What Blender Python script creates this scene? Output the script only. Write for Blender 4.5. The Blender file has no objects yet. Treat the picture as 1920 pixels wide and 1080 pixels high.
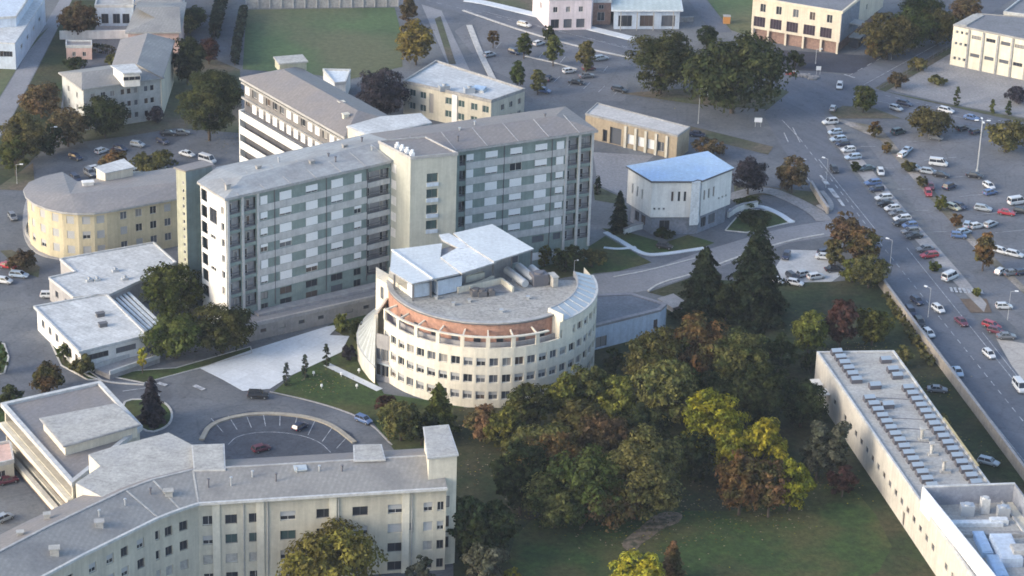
SUN_E, SUN_X, SUN_Y = 22.0, -0.90, -0.43
SUN_S, SUN_A, SUN_C = 0.9, 20.0, (1.0, 0.88, 0.70)
SKY_S, EXPO, HAZE, FILT = 0.15, 1.38, 0.00008, 1.7
import bpy, math, random
from mathutils import Vector, Matrix
random.seed(7)
R_ = random.Random(11)
scn = bpy.context.scene
COL = scn.collection

# ------------------------------------------------------------------ camera model
F = 4860.0; PIT = math.radians(24.0); ROLL = math.radians(1.83); H = 212.0
cp, sp = math.cos(PIT), math.sin(PIT); cr, sr = math.cos(ROLL), math.sin(ROLL)

def P(u, v, z=0.0):
    """world point at height z seen at photo position (u, v)"""
    x = (u - 960) / F; y = (v - 540) / F
    a = x * cr + y * sr; b = -x * sr + y * cr
    d = (a, cp - b * sp, -sp - b * cp); t = (z - H) / d[2]
    return Vector((d[0] * t, d[1] * t, z))

def Q(p):
    x, y, z = p; dz = z - H
    zc = y * cp - dz * sp; yd = -y * sp - dz * cp
    a = x / zc; b = yd / zc
    return (960 + F * (a * cr - b * sr), 540 + F * (a * sr + b * cr))

def mpp(u, v):
    p = P(u, v); return (p.y * cp + H * sp) / F

def hgt(u, vb, vt):
    p = P(u, vb); lo, hi = 0, 80
    for _ in range(40):
        m = (lo + hi) / 2
        if Q((p.x, p.y, m))[1] > vt: lo = m
        else: hi = m
    return lo

def head(u, v, du, dv):
    a = P(u, v); b = P(u + du, v + dv)
    return math.atan2(b.y - a.y, b.x - a.x)

# ------------------------------------------------------------------ materials
MATS = {}
def mat(name, c1, c2=None, scale=0.5, rough=0.8, detail=4.0, bump=0.0, bscale=8.0, metal=0.0, stretch=None, c3=None, s3=0.05, spec=0.3, lo=0.35, hi=0.65, grit=0.22, gscale=1.6, streak=None, grid=None, crack=0.0, rot=0.0):
    if name in MATS: return MATS[name]
    m = bpy.data.materials.new(name); m.use_nodes = True
    nt = m.node_tree; N = nt.nodes; L = nt.links
    b = N['Principled BSDF']
    b.inputs['Roughness'].default_value = rough; b.inputs['Metallic'].default_value = metal
    b.inputs['Specular IOR Level'].default_value = spec
    if c2 is None: c2 = tuple(x * 0.82 for x in c1)
    tc = N.new('ShaderNodeNewGeometry')
    mp = N.new('ShaderNodeMapping'); L.new(tc.outputs['Position'], mp.inputs['Vector'])
    if stretch: mp.inputs['Scale'].default_value = stretch
    if rot:
        m0 = N.new('ShaderNodeMapping'); m0.inputs['Rotation'].default_value = (0, 0, rot); L.new(tc.outputs['Position'], m0.inputs['Vector']); L.new(m0.outputs['Vector'], mp.inputs['Vector'])
    if streak is None: streak = 0.10 if name.startswith(('render', 'panel', 'office', 'terrace', 'wall')) else 0.0
    no = N.new('ShaderNodeTexNoise'); no.inputs['Scale'].default_value = scale; no.inputs['Detail'].default_value = detail
    no.inputs['Roughness'].default_value = 0.62
    L.new(mp.outputs['Vector'], no.inputs['Vector'])
    rp = N.new('ShaderNodeValToRGB'); L.new(no.outputs['Fac'], rp.inputs['Fac'])
    rp.color_ramp.elements[0].position = lo; rp.color_ramp.elements[1].position = hi
    rp.color_ramp.elements[0].color = (*c2, 1); rp.color_ramp.elements[1].color = (*c1, 1)
    out = rp.outputs['Color']
    if c3:
        n3 = N.new('ShaderNodeTexNoise'); n3.inputs['Scale'].default_value = s3; n3.inputs['Detail'].default_value = 5
        L.new(mp.outputs['Vector'], n3.inputs['Vector'])
        r3 = N.new('ShaderNodeValToRGB'); L.new(n3.outputs['Fac'], r3.inputs['Fac'])
        r3.color_ramp.elements[0].position = 0.45; r3.color_ramp.elements[1].position = 0.62
        mx = N.new('ShaderNodeMix'); mx.data_type = 'RGBA'
        L.new(r3.outputs['Color'], mx.inputs['Factor']); L.new(out, mx.inputs['A']); mx.inputs['B'].default_value = (*c3, 1)
        out = mx.outputs['Result']
    def mul(fac, lo_, hi_, a_, b_):
        nonlocal out
        r_ = N.new('ShaderNodeMapRange'); L.new(fac, r_.inputs['Value']); r_.inputs['From Min'].default_value = a_; r_.inputs['From Max'].default_value = b_
        r_.inputs['To Min'].default_value = lo_; r_.inputs['To Max'].default_value = hi_
        x_ = N.new('ShaderNodeMix'); x_.data_type = 'RGBA'; x_.blend_type = 'MULTIPLY'; x_.inputs['Factor'].default_value = 1.0
        L.new(out, x_.inputs['A']); L.new(r_.outputs['Result'], x_.inputs['B']); out = x_.outputs['Result']
    def noise(sc, det, vec=None, st=None):
        n_ = N.new('ShaderNodeTexNoise'); n_.inputs['Scale'].default_value = sc; n_.inputs['Detail'].default_value = det; n_.inputs['Roughness'].default_value = 0.7
        v_ = tc.outputs['Position']
        if st:
            m_ = N.new('ShaderNodeMapping'); m_.inputs['Scale'].default_value = st; L.new(v_, m_.inputs['Vector']); v_ = m_.outputs['Vector']
        L.new(v_, n_.inputs['Vector']); return n_.outputs['Fac']
    if streak and grit == 0.22: grit = 0.08
    if grit: mul(noise(gscale, 6), 1 - grit, 1 + grit * 0.8, 0.3, 0.7)
    if streak:
        mul(noise(1.0, 4, st=(1.3, 1.3, 0.07)), 1 - streak, 1.05, 0.35, 0.6); mul(noise(0.35, 5), 1 - streak * .5, 1.04, 0.35, 0.6)
    if grid:
        bw, bh, ang_, dk = grid
        m_ = N.new('ShaderNodeMapping'); m_.inputs['Rotation'].default_value = (0, 0, ang_); L.new(tc.outputs['Position'], m_.inputs['Vector'])
        k_ = N.new('ShaderNodeTexBrick'); k_.inputs['Scale'].default_value = 1.0; k_.inputs['Brick Width'].default_value = bw; k_.inputs['Row Height'].default_value = bh
        k_.inputs['Mortar Size'].default_value = 0.09; k_.inputs['Mortar Smooth'].default_value = 0.4; k_.inputs['Color1'].default_value = (1, 1, 1, 1); k_.inputs['Color2'].default_value = (0.9, 0.9, 0.9, 1); k_.inputs['Mortar'].default_value = (dk, dk, dk, 1)
        L.new(m_.outputs['Vector'], k_.inputs['Vector'])
        x_ = N.new('ShaderNodeMix'); x_.data_type = 'RGBA'; x_.blend_type = 'MULTIPLY'; x_.inputs['Factor'].default_value = 1.0
        L.new(out, x_.inputs['A']); L.new(k_.outputs['Color'], x_.inputs['B']); out = x_.outputs['Result']
    if crack:
        w_ = N.new('ShaderNodeTexVoronoi'); w_.feature = 'DISTANCE_TO_EDGE'; w_.inputs['Scale'].default_value = 0.13
        L.new(tc.outputs['Position'], w_.inputs['Vector']); mul(w_.outputs['Distance'], 1 - crack, 1.0, 0.0, 0.035)
        w2 = N.new('ShaderNodeTexVoronoi'); w2.inputs['Scale'].default_value = 0.055; L.new(tc.outputs['Position'], w2.inputs['Vector'])
        mul(noise(0.55, 3), 0.72, 1.0, 0.30, 0.42); mul(noise(0.09, 4), 0.9, 1.08, 0.35, 0.65)
        sp_ = N.new('ShaderNodeSeparateColor'); L.new(w2.outputs['Color'], sp_.inputs['Color']); mul(sp_.outputs['Red'], 0.94, 1.06, 0.0, 1.0)
    L.new(out, b.inputs['Base Color'])
    if bump:
        nb = N.new('ShaderNodeTexNoise'); nb.inputs['Scale'].default_value = bscale; nb.inputs['Detail'].default_value = 3
        L.new(mp.outputs['Vector'], nb.inputs['Vector'])
        bp = N.new('ShaderNodeBump'); bp.inputs['Strength'].default_value = bump; bp.inputs['Distance'].default_value = 0.3
        L.new(nb.outputs['Fac'], bp.inputs['Height']); L.new(bp.outputs['Normal'], b.inputs['Normal'])
    MATS[name] = m; return m

def sheet(name, c1, c2, period, ang, rough=0.6, metal=0.0, stain=None):
    """ribbed or tiled roof covering: stripes across a direction plus weathering"""
    if name in MATS: return MATS[name]
    m = mat(name, c1, tuple(x * 0.9 for x in c1), 0.35, rough, metal=metal, c3=stain or c2, s3=0.16)
    nt = m.node_tree; N = nt.nodes; L = nt.links; b = N['Principled BSDF']
    src = b.inputs['Base Color'].links[0].from_socket
    ge = N.new('ShaderNodeNewGeometry'); mp = N.new('ShaderNodeMapping'); L.new(ge.outputs['Position'], mp.inputs['Vector'])
    mp.inputs['Rotation'].default_value = (0, 0, ang)
    wv = N.new('ShaderNodeTexWave'); wv.wave_type = 'BANDS'; wv.bands_direction = 'X'
    wv.inputs['Scale'].default_value = 0.314 / period; wv.inputs['Distortion'].default_value = 0.3
    L.new(mp.outputs['Vector'], wv.inputs['Vector'])
    mx = N.new('ShaderNodeMix'); mx.data_type = 'RGBA'; L.new(src, mx.inputs['A']); mx.inputs['B'].default_value = (*c2, 1)
    rp = N.new('ShaderNodeMath'); rp.operation = 'MULTIPLY'; rp.inputs[1].default_value = 0.4
    L.new(wv.outputs['Fac'], rp.inputs[0]); L.new(rp.outputs[0], mx.inputs['Factor'])
    L.new(mx.outputs['Result'], b.inputs['Base Color'])
    return m

def plain(name, c, rough=0.5, metal=0.0, spec=0.5, coat=0.0):
    if name in MATS: return MATS[name]
    m = bpy.data.materials.new(name); m.use_nodes = True
    nt = m.node_tree; b = nt.nodes['Principled BSDF']
    b.inputs['Roughness'].default_value = rough; b.inputs['Metallic'].default_value = metal
    b.inputs['Specular IOR Level'].default_value = spec; b.inputs['Coat Weight'].default_value = coat
    no = nt.nodes.new('ShaderNodeTexNoise'); no.inputs['Scale'].default_value = 3.0
    tc = nt.nodes.new('ShaderNodeTexCoord'); nt.links.new(tc.outputs['Object'], no.inputs['Vector'])
    rp = nt.nodes.new('ShaderNodeValToRGB'); nt.links.new(no.outputs['Fac'], rp.inputs['Fac'])
    rp.color_ramp.elements[0].color = (*[x * 0.85 for x in c], 1); rp.color_ramp.elements[1].color = (*c, 1)
    nt.links.new(rp.outputs['Color'], b.inputs['Base Color'])
    MATS[name] = m; return m

def leafmat(name, a, bcol, c=None):
    """leaf colours differ from leaf cluster to leaf cluster and from bough to bough; clump light and shade is painted in"""
    if name in MATS: return MATS[name]
    m = bpy.data.materials.new(name); m.use_nodes = True
    nt = m.node_tree; N = nt.nodes; L = nt.links; N.remove(N['Principled BSDF'])
    ge = N.new('ShaderNodeNewGeometry'); no = N.new('ShaderNodeTexNoise'); no.inputs['Scale'].default_value = 0.33; no.inputs['Detail'].default_value = 2
    L.new(ge.outputs['Position'], no.inputs['Vector'])
    rp = N.new('ShaderNodeValToRGB'); L.new(no.outputs['Fac'], rp.inputs['Fac'])
    rp.color_ramp.elements[0].position = 0.38; rp.color_ramp.elements[1].position = 0.62
    rp.color_ramp.elements[0].color = (*a, 1); rp.color_ramp.elements[1].color = (*bcol, 1)
    hs = N.new('ShaderNodeHueSaturation'); L.new(rp.outputs['Color'], hs.inputs['Color'])
    mr = N.new('ShaderNodeMapRange'); L.new(ge.outputs['Random Per Island'], mr.inputs['Value'])
    mr.inputs['To Min'].default_value = 0.55; mr.inputs['To Max'].default_value = 1.5
    L.new(mr.outputs['Result'], hs.inputs['Value'])
    oi = N.new('ShaderNodeObjectInfo'); mr2 = N.new('ShaderNodeMapRange'); L.new(oi.outputs['Random'], mr2.inputs['Value'])
    mr2.inputs['To Min'].default_value = 0.485; mr2.inputs['To Max'].default_value = 0.515
    L.new(mr2.outputs['Result'], hs.inputs['Hue'])
    # whole trees differ in depth of colour too
    mu = N.new('ShaderNodeMath'); mu.operation = 'MULTIPLY_ADD'; mu.inputs[1].default_value = 7.31; mu.inputs[2].default_value = 0.0; L.new(oi.outputs['Random'], mu.inputs[0])
    fr = N.new('ShaderNodeMath'); fr.operation = 'FRACT'; L.new(mu.outputs[0], fr.inputs[0])
    mr3 = N.new('ShaderNodeMapRange'); L.new(fr.outputs[0], mr3.inputs['Value']); mr3.inputs['To Min'].default_value = 0.72; mr3.inputs['To Max'].default_value = 1.3
    vm = N.new('ShaderNodeMath'); vm.operation = 'MULTIPLY'; L.new(mr.outputs['Result'], vm.inputs[0]); L.new(mr3.outputs['Result'], vm.inputs[1]); 
    n2 = N.new('ShaderNodeTexNoise'); n2.inputs['Scale'].default_value = 0.85; n2.inputs['Detail'].default_value = 1.5; L.new(ge.outputs['Position'], n2.inputs['Vector'])  # finer noise paints the light and dark of leaf clumps into the colour
    mr4 = N.new('ShaderNodeMapRange'); L.new(n2.outputs['Fac'], mr4.inputs['Value']); mr4.inputs['From Min'].default_value = 0.34; mr4.inputs['From Max'].default_value = 0.66; mr4.inputs['To Min'].default_value = 0.55; mr4.inputs['To Max'].default_value = 1.4
    vm2 = N.new('ShaderNodeMath'); vm2.operation = 'MULTIPLY'; L.new(vm.outputs[0], vm2.inputs[0]); L.new(mr4.outputs['Result'], vm2.inputs[1]); L.new(vm2.outputs[0], hs.inputs['Value'])
    d = N.new('ShaderNodeBsdfDiffuse'); t = N.new('ShaderNodeBsdfTranslucent'); mx = N.new('ShaderNodeMixShader')
    mx.inputs['Fac'].default_value = 0.30
    L.new(hs.outputs['Color'], d.inputs['Color']); L.new(hs.outputs['Color'], t.inputs['Color'])
    L.new(d.outputs[0], mx.inputs[1]); L.new(t.outputs[0], mx.inputs[2])
    L.new(mx.outputs[0], N['Material Output'].inputs['Surface'])
    MATS[name] = m; return m

# ------------------------------------------------------------------ mesh building
class MB:
    def __init__(s): s.v = []; s.f = []; s.m = []
    def face(s, pts, m=0):
        n = len(s.v); s.v += [tuple(p) for p in pts]; s.f.append(tuple(range(n, n + len(pts)))); s.m.append(m)
    def box(s, c, size, rz=0.0, m=0, mtop=None):
        """box with its base centre at c"""
        hx, hy, hz = size[0] / 2, size[1] / 2, size[2]; ca, sa = math.cos(rz), math.sin(rz)
        q = [(c[0] + x * ca - y * sa, c[1] + x * sa + y * ca) for x, y in ((-hx, -hy), (hx, -hy), (hx, hy), (-hx, hy))]
        s.prism(q, c[2], c[2] + hz, m, mtop)
    def prism(s, poly, z0, z1, m=0, mtop=None, bottom=True):
        poly = [(p[0], p[1]) for p in poly]
        if area(poly) < 0: poly = poly[::-1]
        n = len(poly); k = len(s.v)
        s.v += [(x, y, z0) for x, y in poly] + [(x, y, z1) for x, y in poly]
        for i in range(n):
            j = (i + 1) % n; s.f.append((k + i, k + j, k + n + j, k + n + i)); s.m.append(m)
        s.f.append(tuple(k + n + i for i in range(n))); s.m.append(m if mtop is None else mtop)
        if bottom: s.f.append(tuple(k + i for i in reversed(range(n)))); s.m.append(m)
    def bar(s, a, b, w, h, m=0):
        """straight bar from a to b, w wide and h high, a and b on its under side"""
        a = Vector(a); b = Vector(b); d = b - a; n = Vector((-d.y, d.x, 0))
        n = n.normalized() * (w / 2) if n.length > 1e-6 else Vector((w / 2, 0, 0))
        up = Vector((0, 0, h)); q = [a - n, b - n, b + n, a + n]; k = len(s.v)
        s.v += [tuple(p) for p in q] + [tuple(p + up) for p in q]
        for f in ((0, 1, 5, 4), (1, 2, 6, 5), (2, 3, 7, 6), (3, 0, 4, 7), (4, 5, 6, 7), (3, 2, 1, 0)):
            s.f.append(tuple(k + i for i in f)); s.m.append(m)
    def tube(s, a, b, r0, r1=None, n=8, m=0, cap=True):
        a = Vector(a); b = Vector(b); r1 = r0 if r1 is None else r1
        d = (b - a).normalized(); x = d.orthogonal().normalized(); y = d.cross(x); k = len(s.v)
        for c, r in ((a, r0), (b, r1)):
            for i in range(n):
                t = 2 * math.pi * i / n; s.v.append(tuple(c + x * (r * math.cos(t)) + y * (r * math.sin(t))))
        for i in range(n):
            j = (i + 1) % n; s.f.append((k + i, k + j, k + n + j, k + n + i)); s.m.append(m)
        if cap:
            s.f.append(tuple(k + n + i for i in range(n))); s.m.append(m)
            s.f.append(tuple(k + i for i in reversed(range(n)))); s.m.append(m)
    def facade(s, A, B, z0, z1, rects, depth=0.22, m=0):
        """wall from A to B, outside on the right hand, with real openings"""
        A = Vector((A[0], A[1], 0)); B = Vector((B[0], B[1], 0)); L = (B - A).length; d = (B - A) / L
        nrm = Vector((d.y, -d.x, 0))
        ss = sorted({0.0, L} | {r[0] for r in rects} | {r[1] for r in rects}); zs = sorted({z0, z1} | {r[2] for r in rects} | {r[3] for r in rects})
        ss = [x for x in ss if -1e-6 <= x <= L + 1e-6]
        def pt(a, z, o=0.0):
            q = A + d * a - nrm * o; return (q.x, q.y, z)
        for i in range(len(ss) - 1):
            c = (ss[i] + ss[i + 1]) / 2; run = None
            for j in range(len(zs) - 1):
                e = (zs[j] + zs[j + 1]) / 2
                if any(r[0] < c < r[1] and r[2] < e < r[3] for r in rects):
                    if run is not None: s.face([pt(ss[i], run), pt(ss[i + 1], run), pt(ss[i + 1], zs[j]), pt(ss[i], zs[j])], m); run = None
                elif run is None: run = zs[j]
            if run is not None: s.face([pt(ss[i], run), pt(ss[i + 1], run), pt(ss[i + 1], z1), pt(ss[i], z1)], m)
        for a, b, c, e in rects:
            s.face([pt(a, c), pt(a, c, depth), pt(a, e, depth), pt(a, e)], m)
            s.face([pt(b, c, depth), pt(b, c), pt(b, e), pt(b, e, depth)], m)
            s.face([pt(a, e), pt(a, e, depth), pt(b, e, depth), pt(b, e)], m)
            s.face([pt(a, c, depth), pt(a, c), pt(b, c), pt(b, c, depth)], m)
    def build(s, name, mats, parent=None, origin=(0, 0, 0), smooth=False):
        me = bpy.data.meshes.new(name)
        ox, oy, oz = origin
        me.from_pydata([(x - ox, y - oy, z - oz) for x, y, z in s.v], [], s.f)
        for mm in (mats if isinstance(mats, (list, tuple)) else [mats]): me.materials.append(mm)
        if any(s.m): me.polygons.foreach_set('material_index', s.m)
        if smooth: me.polygons.foreach_set('use_smooth', [True] * len(s.f))
        me.update()
        o = bpy.data.objects.new(name, me); COL.objects.link(o)
        if parent is not None: o.parent = parent
        return o

def area(p): return sum(p[i][0] * p[(i + 1) % len(p)][1] - p[(i + 1) % len(p)][0] * p[i][1] for i in range(len(p))) / 2

def tag(o, label=None, cat=None, group=None, kind=None):
    if label: o['label'] = label
    if cat: o['category'] = cat
    if group: o['group'] = group
    if kind: o['kind'] = kind
    return o

class Thing:
    def __init__(s, name, label, cat, at, group=None):
        s.o = Vector((at[0], at[1], at[2] if len(at) > 2 else 0.0))
        s.root = bpy.data.objects.new(name, None); COL.objects.link(s.root); s.root.location = s.o
        s.root.empty_display_size = 0.5
        tag(s.root, label, cat, group)
    def part(s, mb, name, mats, parent=None, smooth=False, label=None):
        o = mb.build(name, mats, parent or s.root, s.o, smooth)
        if label: o['label'] = label
        return o

def inst(me, name, parent, loc, rz=0.0, scale=None):
    o = bpy.data.objects.new(name, me); COL.objects.link(o)
    if parent is not None: o.parent = parent
    o.location = loc; o.rotation_euler = (0, 0, rz)
    if scale: o.scale = scale
    return o

# ------------------------------------------------------------------ windows
M_glass = plain('window_glass', (0.035, 0.04, 0.05), 0.12, spec=0.5)
M_glass2 = plain('window_glass_green', (0.06, 0.10, 0.10), 0.15)
M_pale = plain('window_frame_pale', (0.58, 0.57, 0.54), 0.6)
M_darkframe = plain('window_frame_dark', (0.12, 0.12, 0.13), 0.6)
M_blind = plain('white_blind', (0.86, 0.87, 0.88), 0.6)
M_shut = plain('grey_shutter', (0.42, 0.43, 0.44), 0.7)
M_glass_m = plain('window_glass_reflection', (0.13, 0.14, 0.16), 0.2); M_curtain = plain('window_curtained', (0.30, 0.29, 0.28), 0.4); M_glass_w = plain('window_glass_warm', (0.11, 0.085, 0.075), 0.25)  # mid-grey glass carries a sky reflection in its base colour
WM = {}
def win_mesh(w, h, frame, glass, mull=1):
    k = (round(w, 2), round(h, 2), frame.name, glass.name, mull)
    if k in WM: return WM[k]
    mb = MB(); t = 0.09; hw, hh = w / 2, h / 2
    def bx(x0, x1, z0, z1, y0, y1, m):
        mb.prism([(x0, y0), (x1, y0), (x1, y1), (x0, y1)], z0, z1, m)
    mb.face([(-hw, 0, -hh), (hw, 0, -hh), (hw, 0, hh), (-hw, 0, hh)], 1)
    bx(-hw, -hw + t, -hh, hh, -0.06, -0.002, 0); bx(hw - t, hw, -hh, hh, -0.06, -0.002, 0)
    bx(-hw + t, hw - t, -hh, -hh + t, -0.06, -0.002, 0); bx(-hw + t, hw - t, hh - t, hh, -0.06, -0.002, 0)
    for i in range(mull):
        x = -hw + w * (i + 1) / (mull + 1); bx(x - 0.035, x + 0.035, -hh + t, hh - t, -0.05, -0.002, 0)
    o = mb.build('window', [frame, glass]); me = o.data; bpy.data.objects.remove(o); WM[k] = me; return me

def blind_mesh(w, h, m):
    k = ('b', round(w, 2), round(h, 2), m.name)
    if k in WM: return WM[k]
    mb = MB(); n = max(2, int(h / 0.25)); dz = h / n
    for i in range(n):
        mb.prism([(-w / 2, -0.05), (w / 2, -0.05), (w / 2, 0.0), (-w / 2, 0.0)], -h + i * dz + 0.015, -h + (i + 1) * dz)
    o = mb.build('blind', [m]); me = o.data; bpy.data.objects.remove(o); WM[k] = me; return me

def window(T, A, B, s, z, w, h, depth=0.2, frame=None, glass=None, mull=1, blind=0.0, bm=None, name='window', proud=0.09, bname='roller_blind'):
    """a window part on the wall A-B of thing T, centre s metres along and z up"""
    A = Vector((A[0], A[1], 0)); B = Vector((B[0], B[1], 0)); d = (B - A).normalized(); n = Vector((d.y, -d.x, 0))
    if glass is None:
        r_ = R_.random(); glass = M_glass if r_ < .5 else (M_glass_m if r_ < .78 else (M_glass_w if r_ < .9 else M_curtain))
    p = A + d * s - n * depth; ang = math.atan2(d.y, d.x)
    o = inst(win_mesh(w, h, frame or M_pale, glass or M_glass, mull), name, T.root, (p.x - T.o.x, p.y - T.o.y, z - T.o.z), ang)
    if blind > 0.05:
        inst(blind_mesh(w - 0.06, h * blind, bm or M_blind), bname, o, (0, -proud, h / 2 - 0.02))
    return o

def wall_windows(T, mb, A, B, z0, z1, cols, rows, w, h, m=0, depth=0.22, **kw):
    """facade with a grid of openings: cols in metres along the wall, rows as centre heights"""
    skip = kw.pop('skip', ()); blind = kw.pop('blinds', None); rnd = kw.pop('rnd', R_)
    rects = []
    for i, s in enumerate(cols):
        for j, z in enumerate(rows):
            if (i, j) in skip: continue
            rects.append((s - w / 2, s + w / 2, z - h / 2, z + h / 2))
            b = blind(i, j) if blind else 0.0
            window(T, A, B, s, z, w, h, depth - 0.01, blind=b, **kw)
    mb.facade(A, B, z0, z1, rects, depth, m)

def lerp(a, b, t): return a + (b - a) * t
def dist(a, b): return math.hypot(a[0] - b[0], a[1] - b[1])
def offset_poly(poly, d):
    """grow a convex counter-clockwise polygon outwards by d"""
    poly = [Vector((p[0], p[1])) for p in poly]
    if area(poly) < 0: poly = poly[::-1]
    out = []; n = len(poly)
    for i in range(n):
        a, b, c = poly[i - 1], poly[i], poly[(i + 1) % n]
        e1 = (b - a).normalized(); e2 = (c - b).normalized()
        n1 = Vector((e1.y, -e1.x)); n2 = Vector((e2.y, -e2.x)); k = 1 + n1.dot(n2)
        out.append(b + (n1 + n2) * (d / max(k, 0.3)))
    return out

def parapet(mb, poly, z, w, h, m=0):
    """raised rim along the edge of a flat roof"""
    inner = offset_poly(poly, -w); outer = [Vector((p[0], p[1])) for p in poly]
    if area(outer) < 0: outer = outer[::-1]
    n = len(outer)
    for i in range(n):
        j = (i + 1) % n
        mb.prism([outer[i], outer[j], inner[j], inner[i]], z, z + h, m)

def hip(mb, q, z, rise, ov=0.5, inset=None, m=0, meave=1, th=0.35):
    """low hip roof over four corners q (0-1 the long front); eaves overhang"""
    p = offset_poly(q, ov)
    mb.prism(p, z, z + th, meave)
    z = z + th; a, b, c, d = [Vector((x.x, x.y, z)) for x in p]
    half = ((b - c).length + (a - d).length) / 4; ins = half if inset is None else inset
    r0 = (a + d) / 2; r1 = (b + c) / 2; ax = (r1 - r0).normalized()
    r0 = r0 + ax * ins + Vector((0, 0, rise)); r1 = r1 - ax * ins + Vector((0, 0, rise))
    e = 0.02; up = Vector((0, 0, e)); a, b, c, d = a + up, b + up, c + up, d + up
    mb.face([a, b, r1, r0], m); mb.face([c, d, r0, r1], m); mb.face([b, c, r1], m); mb.face([d, a, r0], m)
    return r0, r1
# ------------------------------------------------------------------ camera, sky, sun, air
cam = bpy.data.cameras.new('camera'); camo = bpy.data.objects.new('camera', cam); COL.objects.link(camo)
cam.sensor_width = 36.0; cam.lens = F / 1920 * 36.0; cam.clip_start = 1.0; cam.clip_end = 12000
fwd = Vector((0, cp, -sp)); down0 = Vector((0, -sp, -cp)); rt0 = Vector((1, 0, 0))
right = rt0 * cr - down0 * sr; down = rt0 * sr + down0 * cr
mw = Matrix.Identity(4)
for i in range(3):
    mw[i][0] = right[i]; mw[i][1] = -down[i]; mw[i][2] = -fwd[i]
mw[2][3] = H
camo.matrix_world = mw
scn.camera = camo

SUN_EL = math.radians(SUN_E); sdir = Vector((SUN_X, SUN_Y, 0)).normalized()
w = bpy.data.worlds.new('World'); scn.world = w; w.use_nodes = True
nt = w.node_tree; sky = nt.nodes.new('ShaderNodeTexSky'); sky.sky_type = 'NISHITA'; sky.sun_disc = False
sky.sun_elevation = SUN_EL; sky.sun_rotation = math.atan2(sdir.x, sdir.y); sky.air_density = 1.0; sky.dust_density = 2.0; sky.ozone_density = 1.0
nt.links.new(sky.outputs['Color'], nt.nodes['Background'].inputs['Color']); nt.nodes['Background'].inputs['Strength'].default_value = SKY_S
sl = bpy.data.lights.new('sun', 'SUN'); sl.energy = SUN_S; sl.angle = math.radians(SUN_A); sl.color = SUN_C
so = bpy.data.objects.new('sun', sl); COL.objects.link(so)
sv = Vector((sdir.x * math.cos(SUN_EL), sdir.y * math.cos(SUN_EL), math.sin(SUN_EL)))
so.rotation_euler = sv.to_track_quat('Z', 'Y').to_euler()
scn.view_settings.view_transform = 'Standard'; scn.view_settings.look = 'None'
scn.view_settings.exposure = EXPO; scn.view_settings.gamma = 1.0
scn.cycles.max_bounces = 6; scn.cycles.diffuse_bounces = 3; scn.cycles.glossy_bounces = 2; scn.cycles.transmission_bounces = 4
scn.cycles.volume_bounces = 0; scn.cycles.caustics_reflective = False; scn.cycles.caustics_refractive = False
scn.cycles.use_denoising = True
scn.cycles.filter_width = FILT

if HAZE > 0:
    mb = MB(); mb.prism([(-700, -120), (700, -120), (700, 1150), (-700, 1150)], -1.0, 222.0)
    hz = mb.build('haze', []); tag(hz, kind='stuff')
    hm = bpy.data.materials.new('haze_air'); hm.use_nodes = True; hn = hm.node_tree.nodes
    hn.remove(hn['Principled BSDF']); pv = hn.new('ShaderNodeVolumePrincipled')
    pv.inputs['Color'].default_value = (0.78, 0.86, 1.0, 1); pv.inputs['Density'].default_value = HAZE; pv.inputs['Anisotropy'].default_value = 0.2
    hm.node_tree.links.new(pv.outputs[0], hn['Material Output'].inputs['Volume'])
    hz.data.materials.append(hm)

# ------------------------------------------------------------------ ground
M_asph = mat('asphalt_worn', (0.130, 0.142, 0.166), (0.095, 0.105, 0.124), 0.12, 0.95, 6, c3=(0.155, 0.163, 0.172), s3=0.03, crack=0.12)
M_ave = mat('asphalt_avenue', (0.122, 0.136, 0.168), (0.094, 0.106, 0.132), 0.5, 0.9, 6, c3=(0.138, 0.150, 0.178), s3=0.08, crack=0.08, rot=math.radians(57), stretch=(0.05, 1, 1), grit=0.15, lo=0.3, hi=0.7)
M_dark = mat('asphalt_dark', (0.052, 0.058, 0.082), (0.04, 0.045, 0.064), 0.2, 0.9, 5)
M_lot = mat('asphalt_lot', (0.150, 0.160, 0.182), (0.118, 0.126, 0.144), 0.15, 0.95, 7, c3=(0.165, 0.17, 0.188), s3=0.05, crack=0.14)
M_gravel = mat('gravel_yard', (0.30, 0.295, 0.30), (0.215, 0.215, 0.225), 0.1, 1.0, 7, c3=(0.25, 0.245, 0.25), s3=0.04, grit=0.3)
M_grass = mat('grass_lawn', (0.044, 0.080, 0.021), (0.026, 0.048, 0.016), 0.3, 1.0, 9, bump=0.4, bscale=2.0, c3=(0.066, 0.070, 0.026), s3=0.09, grit=0.45, gscale=0.9)
M_field = mat('grass_field', (0.082, 0.128, 0.055), (0.060, 0.096, 0.045), 0.08, 1.0, 8, c3=(0.108, 0.116, 0.064), s3=0.03, grit=0.3, gscale=0.7)
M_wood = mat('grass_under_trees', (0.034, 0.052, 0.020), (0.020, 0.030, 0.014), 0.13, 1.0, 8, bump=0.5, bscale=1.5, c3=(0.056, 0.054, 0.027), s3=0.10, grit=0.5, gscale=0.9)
M_verge = mat('grass_verge', (0.085, 0.10, 0.055), (0.06, 0.066, 0.042), 0.15, 1.0, 7, c3=(0.12, 0.10, 0.075), s3=0.08, grit=0.4, gscale=0.9)
M_fore = mat('forecourt_paving', (0.66, 0.70, 0.74), (0.52, 0.56, 0.61), 0.13, 0.85, 6, c3=(0.56, 0.60, 0.64), s3=0.07, grid=(4.0, 4.0, math.radians(34), 0.86), grit=0.12)
M_kerb = mat('kerb_stone', (0.50, 0.49, 0.47), (0.38, 0.375, 0.37), 0.6, 0.9)
M_side = mat('pavement_slab', (0.34, 0.33, 0.33), (0.27, 0.265, 0.27), 0.3, 0.9)
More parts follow.
